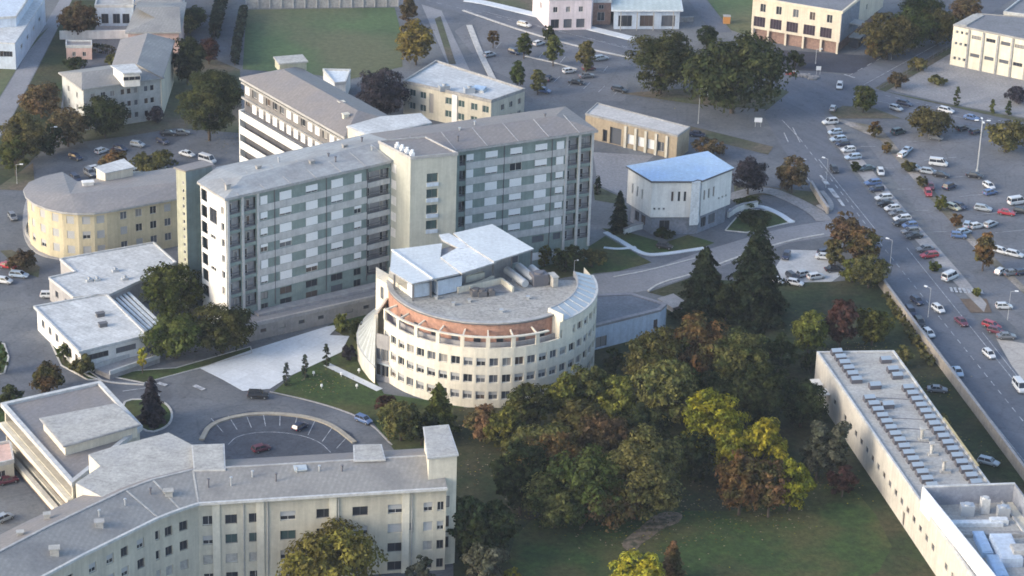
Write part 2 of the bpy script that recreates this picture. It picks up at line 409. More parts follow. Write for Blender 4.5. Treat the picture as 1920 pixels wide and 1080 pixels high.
M_white = mat('road_paint', (0.48, 0.50, 0.53), (0.22, 0.235, 0.26), 0.9, 0.8, lo=0.38, hi=0.6)
M_lane = mat('lane_grey', (0.24, 0.245, 0.265), (0.19, 0.195, 0.215), 0.12, 0.95, 6)

GI = [0]
def ground(name, pts, m, z, kerb=None, world=False, smooth=0):
    if not world: GI[0] += 1; z = z + GI[0] * 0.0011
    q = [Vector((p[0], p[1], z)) for p in pts] if world else [P(u, v, z) for u, v in pts]
    if smooth:
        q = chaikin(q, smooth)
    if area(q) < 0: q = q[::-1]
    mb = MB(); mb.face(q); o = mb.build(name, m); tag(o, kind='structure')
    if kerb:
        kb = MB(); n = len(q)
        for i in range(n):
            kb.bar((q[i].x, q[i].y, 0), (q[(i + 1) % n].x, q[(i + 1) % n].y, 0), kerb, z + 0.10)
        k = kb.build('kerb', M_kerb); tag(k, kind='structure')
    return o

def chaikin(q, it):
    for _ in range(it):
        r = []
        for i in range(len(q)):
            a = q[i]; b = q[(i + 1) % len(q)]
            r += [a * 0.75 + b * 0.25, a * 0.25 + b * 0.75]
        q = r
    return q

def path(pts, it=2):
    q = [P(u, v) for u, v in pts]
    for _ in range(it):
        r = [q[0]]
        for a, b in zip(q, q[1:]): r += [a * 0.75 + b * 0.25, a * 0.25 + b * 0.75]
        q = r + [q[-1]]
    return q

def strip(name, pts, width, m, z, h=0.0, it=2, kind='structure'):
    GI[0] += 1; z = z + GI[0] * 0.0011
    q = path(pts, it); mb = MB(); L = []; Rr = []
    for i, p in enumerate(q):
        d = (q[min(i + 1, len(q) - 1)] - q[max(i - 1, 0)]).normalized(); n = Vector((-d.y, d.x, 0)) * (width / 2)
        L.append(p + n); Rr.append(p - n)
    for i in range(len(q) - 1):
        if h: mb.prism([L[i], L[i + 1], Rr[i + 1], Rr[i]], 0.0, z + h)
        else: mb.face([(Rr[i].x, Rr[i].y, z), (Rr[i + 1].x, Rr[i + 1].y, z), (L[i + 1].x, L[i + 1].y, z), (L[i].x, L[i].y, z)])
    o = mb.build(name, m); return tag(o, kind=kind)

ground('ground', [(-4000, -1000), (4000, -1000), (4000, 7000), (-4000, 7000)], M_asph, 0.0, world=True)
# lighter lots and yards
ground('car_park', [(852, 58), (910, 22), (1185, 92), (1172, 190), (1000, 188), (965, 150), (905, 125)], M_lot, 0.02)
ground('car_park', [(1612, 250), (1660, 240), (1930, 262), (2160, 280), (2160, 860), (1930, 640), (1832, 545)], M_lot, 0.02)
ground('gravel_yard', [(1655, 166), (1700, 140), (1782, 92), (1930, 150), (2160, 240), (2160, 268), (1930, 222), (1760, 190)], M_gravel, 0.03)
ground('gravel_yard', [(1112, 285), (1225, 292), (1185, 330), (1175, 372), (1120, 345)], M_gravel, 0.03)
ground('plaza', [(1868, 635), (1990, 655), (1990, 790), (1905, 700)], mat('paving_beige', (0.44, 0.41, 0.38), (0.36, 0.335, 0.31), 0.3, 0.9, grid=(3.0, 3.0, 1.0, 0.85)), 0.03)
ground('car_park', [(1475, 468), (1545, 470), (1582, 512), (1560, 528), (1470, 530), (1455, 500)], mat('paving_pale', (0.46, 0.47, 0.48), (0.36, 0.37, 0.385), 0.3, 0.9, 6), 0.03)
ground('yard', [(185, 20), (262, 20), (240, 65), (178, 65)], M_gravel, 0.03)
ground('access_road', [(118, -10), (140, -10), (68, 130), (12, 240), (-20, 280), (-20, 215), (48, 105)], M_lane, 0.03)
ground('avenue', [(1462, 175), (1500, 172), (1545, 205), (1552, 262), (1620, 350), (1700, 445), (1790, 548), (1850, 625), (1930, 728), (2130, 985), (2160, 1219), (1930, 905), (1800, 728),
                  (1705, 598), (1655, 532), (1600, 465), (1545, 395), (1495, 320), (1450, 250), (1432, 215)], M_ave, 0.03)
ground('road', [(1432, 215), (1462, 175), (1500, 130), (1590, 142), (1760, 42), (1850, -8), (1905, -8), (1800, 68), (1650, 158), (1700, 180), (1930, 232), (2160, 284), (2160, 304), (1930, 258), (1640, 200), (1545, 205)], M_ave, 0.045)
ground('road', [(792, -8), (905, 8), (1190, 78), (1190, 104), (1020, 62), (900, 34), (800, 8)], M_ave, 0.03)
ground('forecourt', [(1440, 92), (1620, 104), (1760, 30), (1800, 30), (1600, 138), (1500, 132), (1450, 120)], M_dark, 0.05)
ground('road', [(1285, -8), (1318, -8), (1372, 60), (1335, 62)], M_ave, 0.05)
ground('driveway', [(790, 8), (828, 20), (880, 130), (905, 150), (870, 140), (838, 118)], M_lane, 0.04)
ground('access_road', [(1112, 515), (1235, 500), (1320, 470), (1420, 440), (1480, 425), (1560, 412), (1572, 440), (1480, 455), (1380, 490), (1290, 520), (1210, 546), (1115, 556)], M_lane, 0.03)
# lawns
ground('playing_field', [(462, 18), (740, 14), (752, 60), (755, 125), (650, 150), (590, 140), (455, 130)], M_field, 0.03)
ground('lawn', [(-10, 88), (60, 78), (92, 50), (46, 104), (-20, 214)], M_field, 0.03)
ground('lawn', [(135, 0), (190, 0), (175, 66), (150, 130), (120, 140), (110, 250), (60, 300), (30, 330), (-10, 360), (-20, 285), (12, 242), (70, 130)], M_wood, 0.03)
ground('lawn', [(320, 55), (400, 110), (450, 130), (455, 250), (330, 240), (240, 255), (120, 270), (170, 215), (310, 190)], M_verge, 0.02)
ground('lawn', [(-10, 355), (62, 305), (66, 358)], M_verge, 0.04)
ground('lawn', [(510, 737), (548, 704), (640, 658), (650, 632), (612, 612), (660, 585), (705, 560), (690, 690), (720, 738), (870, 760), (860, 900), (740, 845), (700, 792), (605, 757)], M_grass, 0.03)
strip('kerb', [(506, 735), (605, 757), (690, 788), (735, 835)], 0.3, M_side, 0.03, 0.08)
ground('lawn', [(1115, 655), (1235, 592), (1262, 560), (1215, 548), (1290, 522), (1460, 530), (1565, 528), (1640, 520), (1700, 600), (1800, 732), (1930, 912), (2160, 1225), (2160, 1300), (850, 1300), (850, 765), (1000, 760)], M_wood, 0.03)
ground('lawn', [(985, 945), (1280, 960), (1420, 955), (1600, 880), (1720, 1120), (930, 1120)], M_grass, 0.05, smooth=2)
ground('lawn', [(1015, 530), (1010, 498), (1095, 468), (1135, 442), (1200, 480), (1222, 492), (1160, 508), (1118, 512), (1060, 520)], M_grass, 0.03)
ground('lawn', [(1128, 428), (1160, 430), (1245, 455), (1290, 440), (1340, 455), (1312, 466), (1212, 476)], M_grass, 0.03)
ground('lawn', [(1370, 420), (1395, 392), (1440, 395), (1490, 415), (1400, 436), (1360, 432)], M_grass, 0.03, kerb=0.3)
ground('lawn', [(1375, 345), (1440, 350), (1530, 360), (1545, 392), (1490, 372), (1430, 365), (1380, 385)], M_verge, 0.03)
ground('lawn', [(1112, 345), (1170, 372), (1172, 385), (1115, 375)], M_verge, 0.04)
ground('lawn', [(1290, 235), (1450, 275), (1440, 290), (1300, 255)], M_verge, 0.04)
ground('lawn', [(1165, 175), (1290, 165), (1460, 165), (1480, 172), (1440, 205), (1300, 195)], M_verge, 0.05)
ground('lawn', [(1555, 212), (1580, 198), (1640, 203), (1690, 222), (1570, 222)], M_verge, 0.06)
ground('lawn', [(1320, -8), (1420, -8), (1408, 70), (1370, 56)], M_field, 0.04)
ground('lawn', [(860, -10), (1010, -10), (1030, 25), (1000, 24)], M_verge, 0.04)
ground('lawn', [(815, 35), (826, 30), (855, 120), (842, 120)], M_verge, 0.06)
ground('lawn', [(95, 642), (120, 655), (150, 685), (190, 712), (165, 712), (115, 685)], M_grass, 0.03, kerb=0.25)
ground('lawn', [(205, 705), (255, 695), (330, 690), (470, 650), (472, 662), (375, 690), (270, 718)], M_grass, 0.03, kerb=0.2)
ground('lawn', [(215, 750), (300, 748), (325, 770), (318, 800), (270, 815)], M_grass, 0.03, kerb=0.4, smooth=2)
ground('lawn', [(-20, 640), (8, 645), (16, 670), (8, 700), (-20, 705)], M_grass, 0.03, kerb=0.3)
ground('lawn', [(-20, 745), (40, 745), (110, 735), (120, 742), (40, 770), (0, 800)], M_grass, 0.03)
ground('lawn', [(0, 470), (22, 468), (75, 500), (72, 520), (40, 510)], M_verge, 0.03)
ground('lawn', [(1800, 560), (1850, 560), (1860, 586), (1820, 586)], mat('bare_soil', (0.17, 0.125, 0.095), (0.12, 0.09, 0.07), 0.3, 1.0), 0.06)
ground('lawn', [(1640, 165), (1790, 82), (1800, 90), (1660, 172)], M_verge, 0.06)
ground('verge', [(1655, 170), (1760, 192), (1930, 224), (1930, 232), (1700, 182)], M_verge, 0.06)
ground('verge', [(1546, 232), (1558, 228), (1640, 325), (1720, 420), (1800, 510), (1850, 570), (1845, 585), (1790, 530), (1700, 432), (1620, 338), (1560, 262)], M_side, 0.06)
ground('verge', [(1560, 222), (1640, 236), (1660, 250), (1745, 350), (1830, 450), (1930, 545), (1930, 560), (1820, 458), (1740, 368), (1650, 262)],
       mat('planting_strip', (0.20, 0.17, 0.14), (0.12, 0.115, 0.08), 0.25, 1.0, c3=(0.34, 0.31, 0.29), s3=0.12, grit=0.4), 0.06)
ground('verge', [(1648, 533), (1658, 530), (1712, 600), (1805, 728), (1930, 898), (1930, 906), (1800, 732), (1705, 605)], M_side, 0.07)
# forecourt, terrace and paths
ground('forecourt', [(374, 690), (474, 655), (612, 612), (640, 607), (618, 628), (655, 630), (640, 660), (545, 704), (506, 729), (455, 733), (418, 712)], M_fore, 0.06)
strip('path', [(612, 684), (660, 707), (712, 732)], 1.6, M_fore, 0.07, 0)
strip('path', [(1135, 436), (1170, 456), (1205, 478), (1240, 478), (1320, 466)], 1.2, M_fore, 0.07, 0.05)
strip('path', [(1132, 465), (1160, 468), (1192, 464)], 0.8, M_fore, 0.07, 0.05)
strip('path', [(1370, 395), (1420, 384), (1460, 400), (1485, 418)], 1.4, M_fore, 0.07, 0.05)
strip('path', [(1365, 372), (1430, 352), (1495, 378), (1535, 402), (1545, 415)], 3.6, M_gravel, 0.07, 0)
strip('kerb', [(1215, 546), (1240, 530), (1300, 515), (1390, 480), (1478, 452), (1545, 440)], 0.5, M_kerb, 0.05, 0.1)
strip('kerb', [(1150, 520), (1215, 508), (1300, 486), (1330, 478)], 0.4, M_kerb, 0.05, 0.05)
strip('pavement', [(872, 0), (905, 4), (1060, 42), (1190, 74)], 3.0, M_fore, 0.07, 0.05)
strip('kerb', [(880, 48), (900, 100), (925, 150)], 1.5, M_kerb, 0.05, 0.08)
strip('kerb', [(868, 20), (990, 62), (1100, 92), (1180, 108)], 0.7, M_kerb, 0.05, 0.08)
strip('kerb', [(985, 106), (1040, 118), (1082, 130)], 0.5, M_kerb, 0.05, 0.08)
strip('kerb', [(1540, 360), (1560, 384), (1555, 398), (1535, 386)], 1.2, M_side, 0.05, 0.2)
strip('kerb', [(165, 575), (120, 600), (95, 640), (150, 700), (200, 718), (270, 722)], 0.35, M_kerb, 0.03, 0.1)
strip('pavement', [(60, 362), (48, 400), (50, 450), (75, 478), (118, 486)], 1.4, M_side, 0.05, 0.1)
# curved car park bay beside the front building
C0 = [(385, 832), (372, 812), (400, 785), (470, 770), (540, 775), (610, 790), (660, 812), (672, 835)]
ground('car_park', C0 + [(672, 870), (400, 870)], mat('asphalt_bay', (0.085, 0.095, 0.118), (0.065, 0.073, 0.092), 0.3, 0.95, 6, crack=0.12), 0.03, smooth=0)
strip('kerb', [(378, 826), (395, 795), (470, 776), (560, 780), (620, 796), (665, 832)], 0.9, mat('kerb_tan', (0.40, 0.36, 0.29), (0.32, 0.29, 0.24), 0.5, 0.9), 0.05, 0.25)

# ------------------------------------------------------------------ painted road markings, one sheet
mk = MB()
def dash(u0, v0, u1, v1, w, n=1, gap=0.5, z=0.19):
    a = P(u0, v0); b = P(u1, v1); d = b - a
    for i in range(n):
        p = a + d * (i / n); q = a + d * ((i + 1 - gap) / n) if n > 1 else b
        e = (q - p).normalized(); nn = Vector((-e.y, e.x, 0)) * (w / 2)
        mk.face([(x.x, x.y, z) for x in (p - nn, q - nn, q + nn, p + nn)])
dash(1500, 262, 1660, 470, 0.18, 16)
dash(1660, 470, 1925, 800, 0.18, 22); dash(1930, 806, 2080, 993, 0.18, 12)
dash(1535, 300, 1640, 430, 0.15)
dash(1662, 545, 2060, 1040, 0.15)
dash(1700, 466, 1925, 745, 0.15)
dash(1842, 625, 1925, 730, 0.15)
dash(1490, 300, 1532, 362, 0.15)
dash(1544, 338, 1552, 348, 1.1); dash(1556, 354, 1570, 372, 1.1); dash(1572, 374, 1582, 388, 0.7); dash(1538, 330, 1546, 340, 0.5)
dash(1470, 250, 1478, 268, 0.25); dash(1486, 240, 1500, 268, 0.25); dash(1466, 226, 1500, 262, 0.16)
dash(1500, 300, 1512, 300, 0.4)
dash(1583, 141, 1603, 147, 0.6); dash(1590, 144, 1760, 50, 0.2, 10); dash(1620, 160, 1790, 66, 0.15)
dash(1600, 182, 1930, 246, 0.15); dash(1660, 180, 1930, 240, 0.15, 14)
dash(800, 2, 1186, 92, 0.15, 20); dash(905, 22, 1190, 96, 0.12)
for i in range(8): dash(1782 + i * 8, 540 + i * 0.5, 1786 + i * 8, 549 + i * 0.5, 0.55)
for i in range(9):
    t = i / 8; u = lerp(396, 655, t); v = 786 - 12 * math.sin(t * math.pi) + 34 * max(0, t - 0.55) * 2
    dash(u, v, lerp(u, 520, 0.18), v + 26, 0.14)
_q = path([(428, 835), (445, 818), (500, 810), (560, 816), (600, 830), (620, 850)], 3)
for _a, _b in zip(_q, _q[1:]):
    _e = (_b - _a).normalized(); _n = Vector((-_e.y, _e.x, 0)) * 0.07
    mk.face([(x.x, x.y, 0.19) for x in (_a - _n, _b - _n, _b + _n, _a + _n)])
dash(296, 719, 312, 724, 0.9); dash(364, 724, 382, 732, 1.0); dash(270, 752, 300, 742, 0.3); dash(230, 735, 280, 728, 0.2)
for i in range(6): dash(1580 + i * 34, 236 + i * 40, 1608 + i * 34, 236 + i * 40, 0.12)
for i in range(7): dash(1700 + i * 33, 268 + i * 34, 1760 + i * 33, 262 + i * 34, 0.12)
for i in range(6): dash(930 + i * 40, 92 + i * 9, 940 + i * 40, 80 + i * 9, 0.12); dash(1010 + i * 28, 150 + i * 6, 1022 + i * 28, 138 + i * 6, 0.12)
tag(mk.build('road_markings', M_white), kind='structure')
# ------------------------------------------------------------------ building materials
W_band = mat('render_grey_band', (0.52, 0.52, 0.515), (0.44, 0.44, 0.44), 0.4, 0.9, 5)
W_slab = mat('panel_grey_green', (0.235, 0.292, 0.275), (0.19, 0.24, 0.228), 0.5, 0.85, 5)
W_grey = mat('render_grey', (0.36, 0.355, 0.36), (0.28, 0.275, 0.285), 0.35, 0.9, 5)
W_tower = mat('render_pale_green', (0.47, 0.48, 0.42), (0.42, 0.43, 0.385), 0.3, 0.9, 5, stretch=(1, 1, 0.3))
W_olive = mat('render_olive_cream', (0.40, 0.40, 0.31), (0.33, 0.335, 0.265), 0.4, 0.9, 5)
W_teal_shade = mat('render_teal_shade', (0.175, 0.225, 0.245), (0.135, 0.175, 0.195), 0.3, 0.9, 5)  # shaded faces of the service tower, shade put into the colour
W_white = mat('render_white', (0.74, 0.73, 0.70), (0.64, 0.63, 0.61), 0.3, 0.85, 5, stretch=(1, 1, 0.4))
W_cream = mat('render_cream', (0.66, 0.62, 0.52), (0.55, 0.52, 0.44), 0.25, 0.9, 5, stretch=(1, 1, 0.4))
W_cream2 = mat('render_cream_stained', (0.54, 0.51, 0.42), (0.44, 0.415, 0.35), 0.3, 0.9, 6, stretch=(1, 1, 0.3))
W_yellow = mat('render_yellow', (0.55, 0.485, 0.335), (0.465, 0.415, 0.295), 0.25, 0.9, 5, stretch=(1, 1, 0.4))
W_rot = mat('render_rotunda', (0.70, 0.66, 0.56), (0.62, 0.585, 0.50), 0.25, 0.85, 5)
W_brick = mat('brick_orange', (0.43, 0.245, 0.185), (0.35, 0.20, 0.15), 0.8, 0.9, 5)
W_pink = mat('render_pink', (0.58, 0.42, 0.38), (0.50, 0.36, 0.33), 0.4, 0.9)
W_beige = mat('render_beige', (0.42, 0.34, 0.24), (0.35, 0.285, 0.205), 0.4, 0.9, 5)
W_blue = mat('render_light_blue', (0.50, 0.58, 0.68), (0.43, 0.50, 0.60), 0.4, 0.8)
W_dark = mat('recess_dark', (0.10, 0.10, 0.115), (0.075, 0.075, 0.085), 0.5, 0.9)  # tone that stands for shade inside the balcony recesses
W_base = mat('plinth_blue_grey', (0.24, 0.26, 0.31), (0.19, 0.21, 0.25), 0.4, 0.9)
W_redbrick = mat('brick_brown', (0.30, 0.20, 0.165), (0.24, 0.16, 0.135), 0.8, 0.9)
R_grey = sheet('roof_sheet_grey', (0.29, 0.285, 0.28), (0.22, 0.215, 0.215), 1.1, math.radians(36), stain=(0.235, 0.23, 0.235))
R_pale = sheet('roof_sheet_pale', (0.37, 0.385, 0.395), (0.27, 0.28, 0.29), 1.3, math.radians(36), stain=(0.27, 0.272, 0.275))
R_brown = sheet('roof_tile_brown', (0.245, 0.225, 0.215), (0.19, 0.175, 0.17), 0.9, math.radians(28), stain=(0.21, 0.20, 0.205))
R_front = sheet('roof_tile_grey', (0.275, 0.272, 0.262), (0.195, 0.19, 0.19), 0.8, math.radians(10), stain=(0.20, 0.20, 0.20))
R_yel = sheet('roof_tile_warm_grey', (0.27, 0.255, 0.25), (0.21, 0.20, 0.20), 0.9, math.radians(20), stain=(0.225, 0.22, 0.225))
R_white = mat('roof_membrane_white', (0.58, 0.60, 0.61), (0.42, 0.435, 0.445), 0.3, 0.75, 7, c3=(0.50, 0.515, 0.525), s3=0.16, grid=(9.0, 1.4, math.radians(40), 0.80), grit=0.25, lo=0.3, hi=0.6)
R_metal = sheet('roof_metal_white', (0.60, 0.65, 0.68), (0.50, 0.55, 0.58), 1.4, math.radians(60), rough=0.4, stain=(0.53, 0.57, 0.60))
R_metal2 = mat('roof_metal_bright', (0.66, 0.70, 0.73), (0.56, 0.60, 0.63), 0.2, 0.45, 5)
R_gravel = mat('roof_gravel', (0.40, 0.40, 0.385), (0.27, 0.268, 0.26), 0.4, 1.0, 8, c3=(0.32, 0.315, 0.30), s3=0.2, grit=0.35)
R_light = mat('roof_light_grey', (0.46, 0.455, 0.43), (0.35, 0.345, 0.33), 0.35, 0.9, 8, c3=(0.38, 0.38, 0.375), s3=0.15, grit=0.28, grid=(7.0, 2.0, math.radians(12), 0.86))
R_blue = sheet('roof_sheet_blue', (0.42, 0.55, 0.70), (0.35, 0.47, 0.62), 1.2, math.radians(5), rough=0.45, stain=(0.38, 0.51, 0.70))
R_dkgrey = mat('roof_dark_grey', (0.19, 0.20, 0.225), (0.15, 0.16, 0.18), 0.2, 0.9, 6)
R_glass = plain('roof_glazing', (0.46, 0.51, 0.54), 0.4)
M_steel = plain('galvanised_steel', (0.50, 0.53, 0.56), 0.4, 0.4)
M_conc = mat('concrete', (0.36, 0.355, 0.345), (0.28, 0.275, 0.27), 0.4, 0.95)
M_wallb = mat('wall_beige', (0.40, 0.355, 0.305), (0.30, 0.27, 0.24), 0.4, 0.95)
M_rail = plain('dark_railing', (0.13, 0.13, 0.15), 0.6)
M_eave = mat('eave_grey', (0.40, 0.40, 0.40), (0.32, 0.32, 0.325), 0.5, 0.8)
M_gutter = mat('gutter_pale', (0.53, 0.54, 0.54), (0.43, 0.435, 0.435), 0.5, 0.6)

def vx(p): return Vector((p[0], p[1], 0))

# ------------------------------------------------------------------ A  the long hospital block
ZE = 28.0
A0, A1 = P(424, 374, ZE), P(733, 303, ZE)
B0, B1 = P(860, 283, ZE), P(1113, 247, ZE)
def inter(a, b, c, d):
    r = b - a; s = d - c; k = r.x * s.y - r.y * s.x
    t = ((c.x - a.x) * s.y - (c.y - a.y) * s.x) / k
    return a + r * t
J = inter(vx(A0), vx(A1), vx(B0), vx(B1)); J.z = 0
dA = (vx(A1) - vx(A0)).normalized(); nA = Vector((-dA.y, dA.x, 0)); dB = (vx(B1) - vx(B0)).normalized(); nB = Vector((-dB.y, dB.x, 0))
DEP = 13.5
A0b = vx(A0) + nA * 9.7; A0c = vx(A0) + dA * 6.5 + nA * DEP; B1b = vx(B1) + nB * DEP; Jb = J + (nA + nB).normalized() * DEP
T = Thing('hospital_building', 'long seven storey grey hospital block with white roller blinds and a pale stair tower', 'hospital', (vx(A0).x, vx(A0).y, 0))
HOSP = T
wm = MB()
rows = [26.1 - 3.3 * i for i in range(6)]
LA = dist(A0, A1); LB = dist(B0, B1)
sA = lambda u: LA * (u - 424) / (733 - 424)
sB = lambda u: LB * (u - 860) / (1113 - 860)
lower = [6.3, 3.9]
rects = []
def loggia(T, A, B, s0, s1, z0, z1, dep, door, mb_back, rail=True, wallm=0):
    """deep balcony recess: back wall, a door, a railing"""
    rects.append((s0, s1, z0, z1))
    A = vx(A); B = vx(B); d = (B - A).normalized(); n = Vector((d.y, -d.x, 0))
    a = A + d * s0 - n * dep; b = A + d * s1 - n * dep
    mb_back.face([(a.x, a.y, z0), (b.x, b.y, z0), (b.x, b.y, z1), (a.x, a.y, z1)], wallm)
    window(T, A, B, s0 + (s1 - s0) * door, z0 + 1.05, 0.85, 2.0, dep - 0.05, mull=0, name='balcony_door')
    if rail:
        m = MB(); p = A + d * s0 - n * 0.12; q = A + d * s1 - n * 0.12
        m.bar((p.x, p.y, z0 + 0.95), (q.x, q.y, z0 + 0.95), 0.10, 0.12); m.bar((p.x, p.y, z0 + 0.5), (q.x, q.y, z0 + 0.5), 0.05, 0.07)
        m.bar((p.x, p.y, z0 + 0.02), (q.x, q.y, z0 + 0.02), 0.12, 0.24)
        T.part(m, 'railing', M_rail)
for z in rows + [6.3]:
    loggia(T, A0, A1, sA(428), sA(449), z - 1.45, z + 1.2, 0.75, 0.25 if R_.random() < .6 else 0.7, wm, wallm=1)
    loggia(T, A0, A1, sA(455), sA(477), z - 1.45, z + 1.2, 0.75, 0.25 if R_.random() < .6 else 0.5, wm, wallm=1)
    loggia(T, A0, A1, sA(688), sA(729), z - 1.45, z + 0.75, 0.8, 0.75, wm, wallm=1)
    window(T, A0, A1, sA(692), z - 0.35, 0.9, 1.8, 0.74, mull=0)
blindv = {}
for u, ww in ((492, 1.6), (532, 2.7), (581, 2.7), (629, 2.7), (669, 1.7)):
    for j, z in enumerate(rows):
        r = R_.random(); bl = 1.0 if r < .5 else (0.72 if r < .93 else 0.35)
        rects.append((sA(u) - ww / 2, sA(u) + ww / 2, z - 0.8, z + 0.9))
        window(T, A0, A1, sA(u), z + 0.05, ww, 1.7, 0.15, blind=bl, proud=0.2)
    for z in lower:
        rects.append((sA(u) - ww / 2, sA(u) + ww / 2, z - 0.75, z + 0.75)); window(T, A0, A1, sA(u), z, ww, 1.5, 0.2, frame=M_darkframe)
wm.facade(A0, A1, 0, ZE, rects, 0.16, 0)
# bay walls of the recesses
rects_l = rects; rects = []
for z in rows[:6] + [6.3]:
    loggia(T, B0, B1, sB(1063), sB(1084), z - 1.45, z + 1.2, 0.75, 0.3, wm, wallm=1)
    loggia(T, B0, B1, sB(1089), sB(1110), z - 1.45, z + 1.2, 0.75, 0.3, wm, wallm=1)
    loggia(T, B0, B1, sB(862), sB(873), z - 1.4, z + 0.9, 1.0, 0.5, wm)
for u, ww in ((881, 1.6), (921, 2.7), (967, 2.7), (1014, 2.7), (1050, 1.7)):
    for j, z in enumerate(rows[:6]):
        r = R_.random(); bl = 1.0 if r < .6 else (0.75 if r < .95 else 0.0)
        rects.append((sB(u) - ww / 2, sB(u) + ww / 2, z - 0.8, z + 0.9))
        window(T, B0, B1, sB(u), z + 0.05, ww, 1.7, 0.15, blind=bl, proud=0.2)
    rects.append((sB(u) - ww / 2, sB(u) + ww / 2, 1.6, 3.3)); window(T, B0, B1, sB(u), 2.45, ww, 1.7, 0.2, blind=1.0 if u > 1000 else 0.0)
    rects.append((sB(u) - ww / 2, sB(u) + ww / 2, 5.5, 7.0)); window(T, B0, B1, sB(u), 6.25, ww, 1.5, 0.2, frame=M_darkframe)
wm.facade(B0, B1, 0, ZE, rects, 0.16, 0)
# ends and back
def plainwall(mb, A, B, z0, z1, m=0): mb.face([(A.x, A.y, z0), (B.x, B.y, z0), (B.x, B.y, z1), (A.x, A.y, z1)], m)
er = []; A0v = vx(A0); LE = dist(A0b, A0v)
er.append((LE - 6.4, LE - 3.6, 21.4, 24.4)); window(T, A0b, A0v, LE - 5.0, 22.9, 2.8, 3.0, 0.25, frame=M_darkframe, glass=M_glass)
for z in rows + [6.3]: er.append((0.25, 2.5, z - 1.3, z + 1.1)); wm.face([(A0b + dA * 1.0 + (A0v - A0b).normalized() * t_)[:2] + (z_,) if False else tuple((A0b + dA * 1.0 + (A0v - A0b).normalized() * t_).to_tuple()[:2]) + (z_,) for t_, z_ in ((0.0, z - 1.4), (2.6, z - 1.4), (2.6, z + 1.2), (0.0, z + 1.2))], 3)  # dark back faces paint the shade of the end wall recesses
for k, z in enumerate([26.6, 23.3, 20, 16.7, 13.4, 10.1]):
    er.append((LE - 2.0, LE - 0.7, z - 2.2, z - 0.6)); window(T, A0b, A0v, LE - 1.35, z - 1.4, 1.3, 1.6, 0.3, mull=0)
    if k in (2, 4): er.append((LE - 6.2, LE - 4.2, z - 1.9, z - 1.1)); window(T, A0b, A0v, LE - 5.2, z - 1.5, 2.0, 0.8, 0.2)
wm.facade(A0b, A0v, 0, ZE, er, 0.22, 2)
plainwall(wm, vx(B1), B1b, 0, ZE); plainwall(wm, B1b, Jb, 0, ZE); plainwall(wm, Jb, A0c, 0, ZE); plainwall(wm, A0c, A0b, 0, ZE)
plainwall(wm, vx(A1), J, 0, ZE); plainwall(wm, J, vx(B0), 0, ZE)
T.part(wm, 'wall', [W_slab, W_grey, W_white, W_dark])
# grey bands between the storeys, joints, corner piers
def band(T, A, B, s0, s1, z0, z1, out, name, m):
    A = vx(A); B = vx(B); d = (B - A).normalized(); n = Vector((d.y, -d.x, 0)); b = MB()
    b.prism([A + d * s0, A + d * s1, A + d * s1 + n * out, A + d * s0 + n * out], z0, z1); return T.part(b, name, m)
for i in range(6):
    z = rows[i] - 0.85
    band(T, A0, A1, sA(480), sA(686), z - 1.42, z - 0.02, 0.14, 'floor_band', W_band); band(T, A0, A1, sA(687), sA(731), z - 1.7, z - 0.62, 0.12, 'floor_band', W_band)
    if i < 6: band(T, B0, B1, sB(874), sB(1060), z - 1.42, z - 0.02, 0.14, 'floor_band', W_band)
for u in (424.5, 451, 479): band(T, A0, A1, sA(u) , sA(u) + 0.5, 3, ZE - 0.05, 0.22, 'pilaster', W_band)
for u in (1060.5, 1085, 1109.5): band(T, B0, B1, sB(u), sB(u) + 0.5, 3, ZE - 0.05, 0.22, 'pilaster', W_band)
for u in (511, 608, 686): band(T, A0, A1, sA(u), sA(u) + 0.14, 4, ZE - 0.05, 0.19, 'joint_strip', M_darkframe)
for u in (944, 1034): band(T, B0, B1, sB(u), sB(u) + 0.14, 4, ZE - 0.05, 0.19, 'joint_strip', M_darkframe)
band(T, A0b, A0v, LE - 0.45, LE, 3, ZE - 0.05, 0.2, 'pilaster', W_white)
# roof
rf = MB(); ov = 0.7; rise = 1.3
e0 = vx(A0) - nA * ov - dA * ov; e1 = J - (nA + nB).normalized() * ov; e2 = vx(B1) - nB * ov + dB * ov
f0 = A0b - dA * ov; f0c = A0c + nA * ov - dA * ov * .3; f1 = Jb + (nA + nB).normalized() * ov; f2 = B1b + nB * ov + dB * ov
rf.prism([e0, e1, f1, f0c, f0], ZE, ZE + 0.45, 2); rf.prism([e1, e2, f2, f1], ZE + 0.003, ZE + 0.453, 2)
zz = ZE + 0.5
def up(p, z): return (p.x, p.y, z)
q0 = (e0 + f0) / 2 + dA * 7; qj = (e1 + f1) / 2; q1 = (e2 + f2) / 2 - dB * 6
rf.face([up(e0, zz), up(e1, zz), up(qj, zz + rise), up(q0, zz + rise)], 0); rf.face([up(f1, zz), up(f0c, zz), up(q0, zz + rise), up(qj, zz + rise)], 0); rf.face([up(f0c, zz), up(f0, zz), up(q0, zz + rise)], 0)
rf.face([up(f0, zz), up(e0, zz), up(q0, zz + rise)], 0)
rf.face([up(e1, zz), up(e2, zz), up(q1, zz + rise), up(qj, zz + rise)], 1); rf.face([up(f2, zz), up(f1, zz), up(qj, zz + rise), up(q1, zz + rise)], 1); rf.face([up(e2, zz), up(f2, zz), up(q1, zz + rise)], 1)
rfo = T.part(rf, 'roof', [R_pale, R_brown, M_eave])
for t, off in ((0.06, 3), (0.3, 8), (0.55, 5), (0.8, 9)):
    c = e0.lerp(e1, t) + nA * off; m = MB(); m.box((c.x, c.y, zz + 0.3), (0.9, 0.7, 1.1), 0.6); m.box((c.x, c.y, zz + 1.4), (1.1, 0.9, 0.15), 0.6)
    T.part(m, 'chimney', M_conc, rfo)
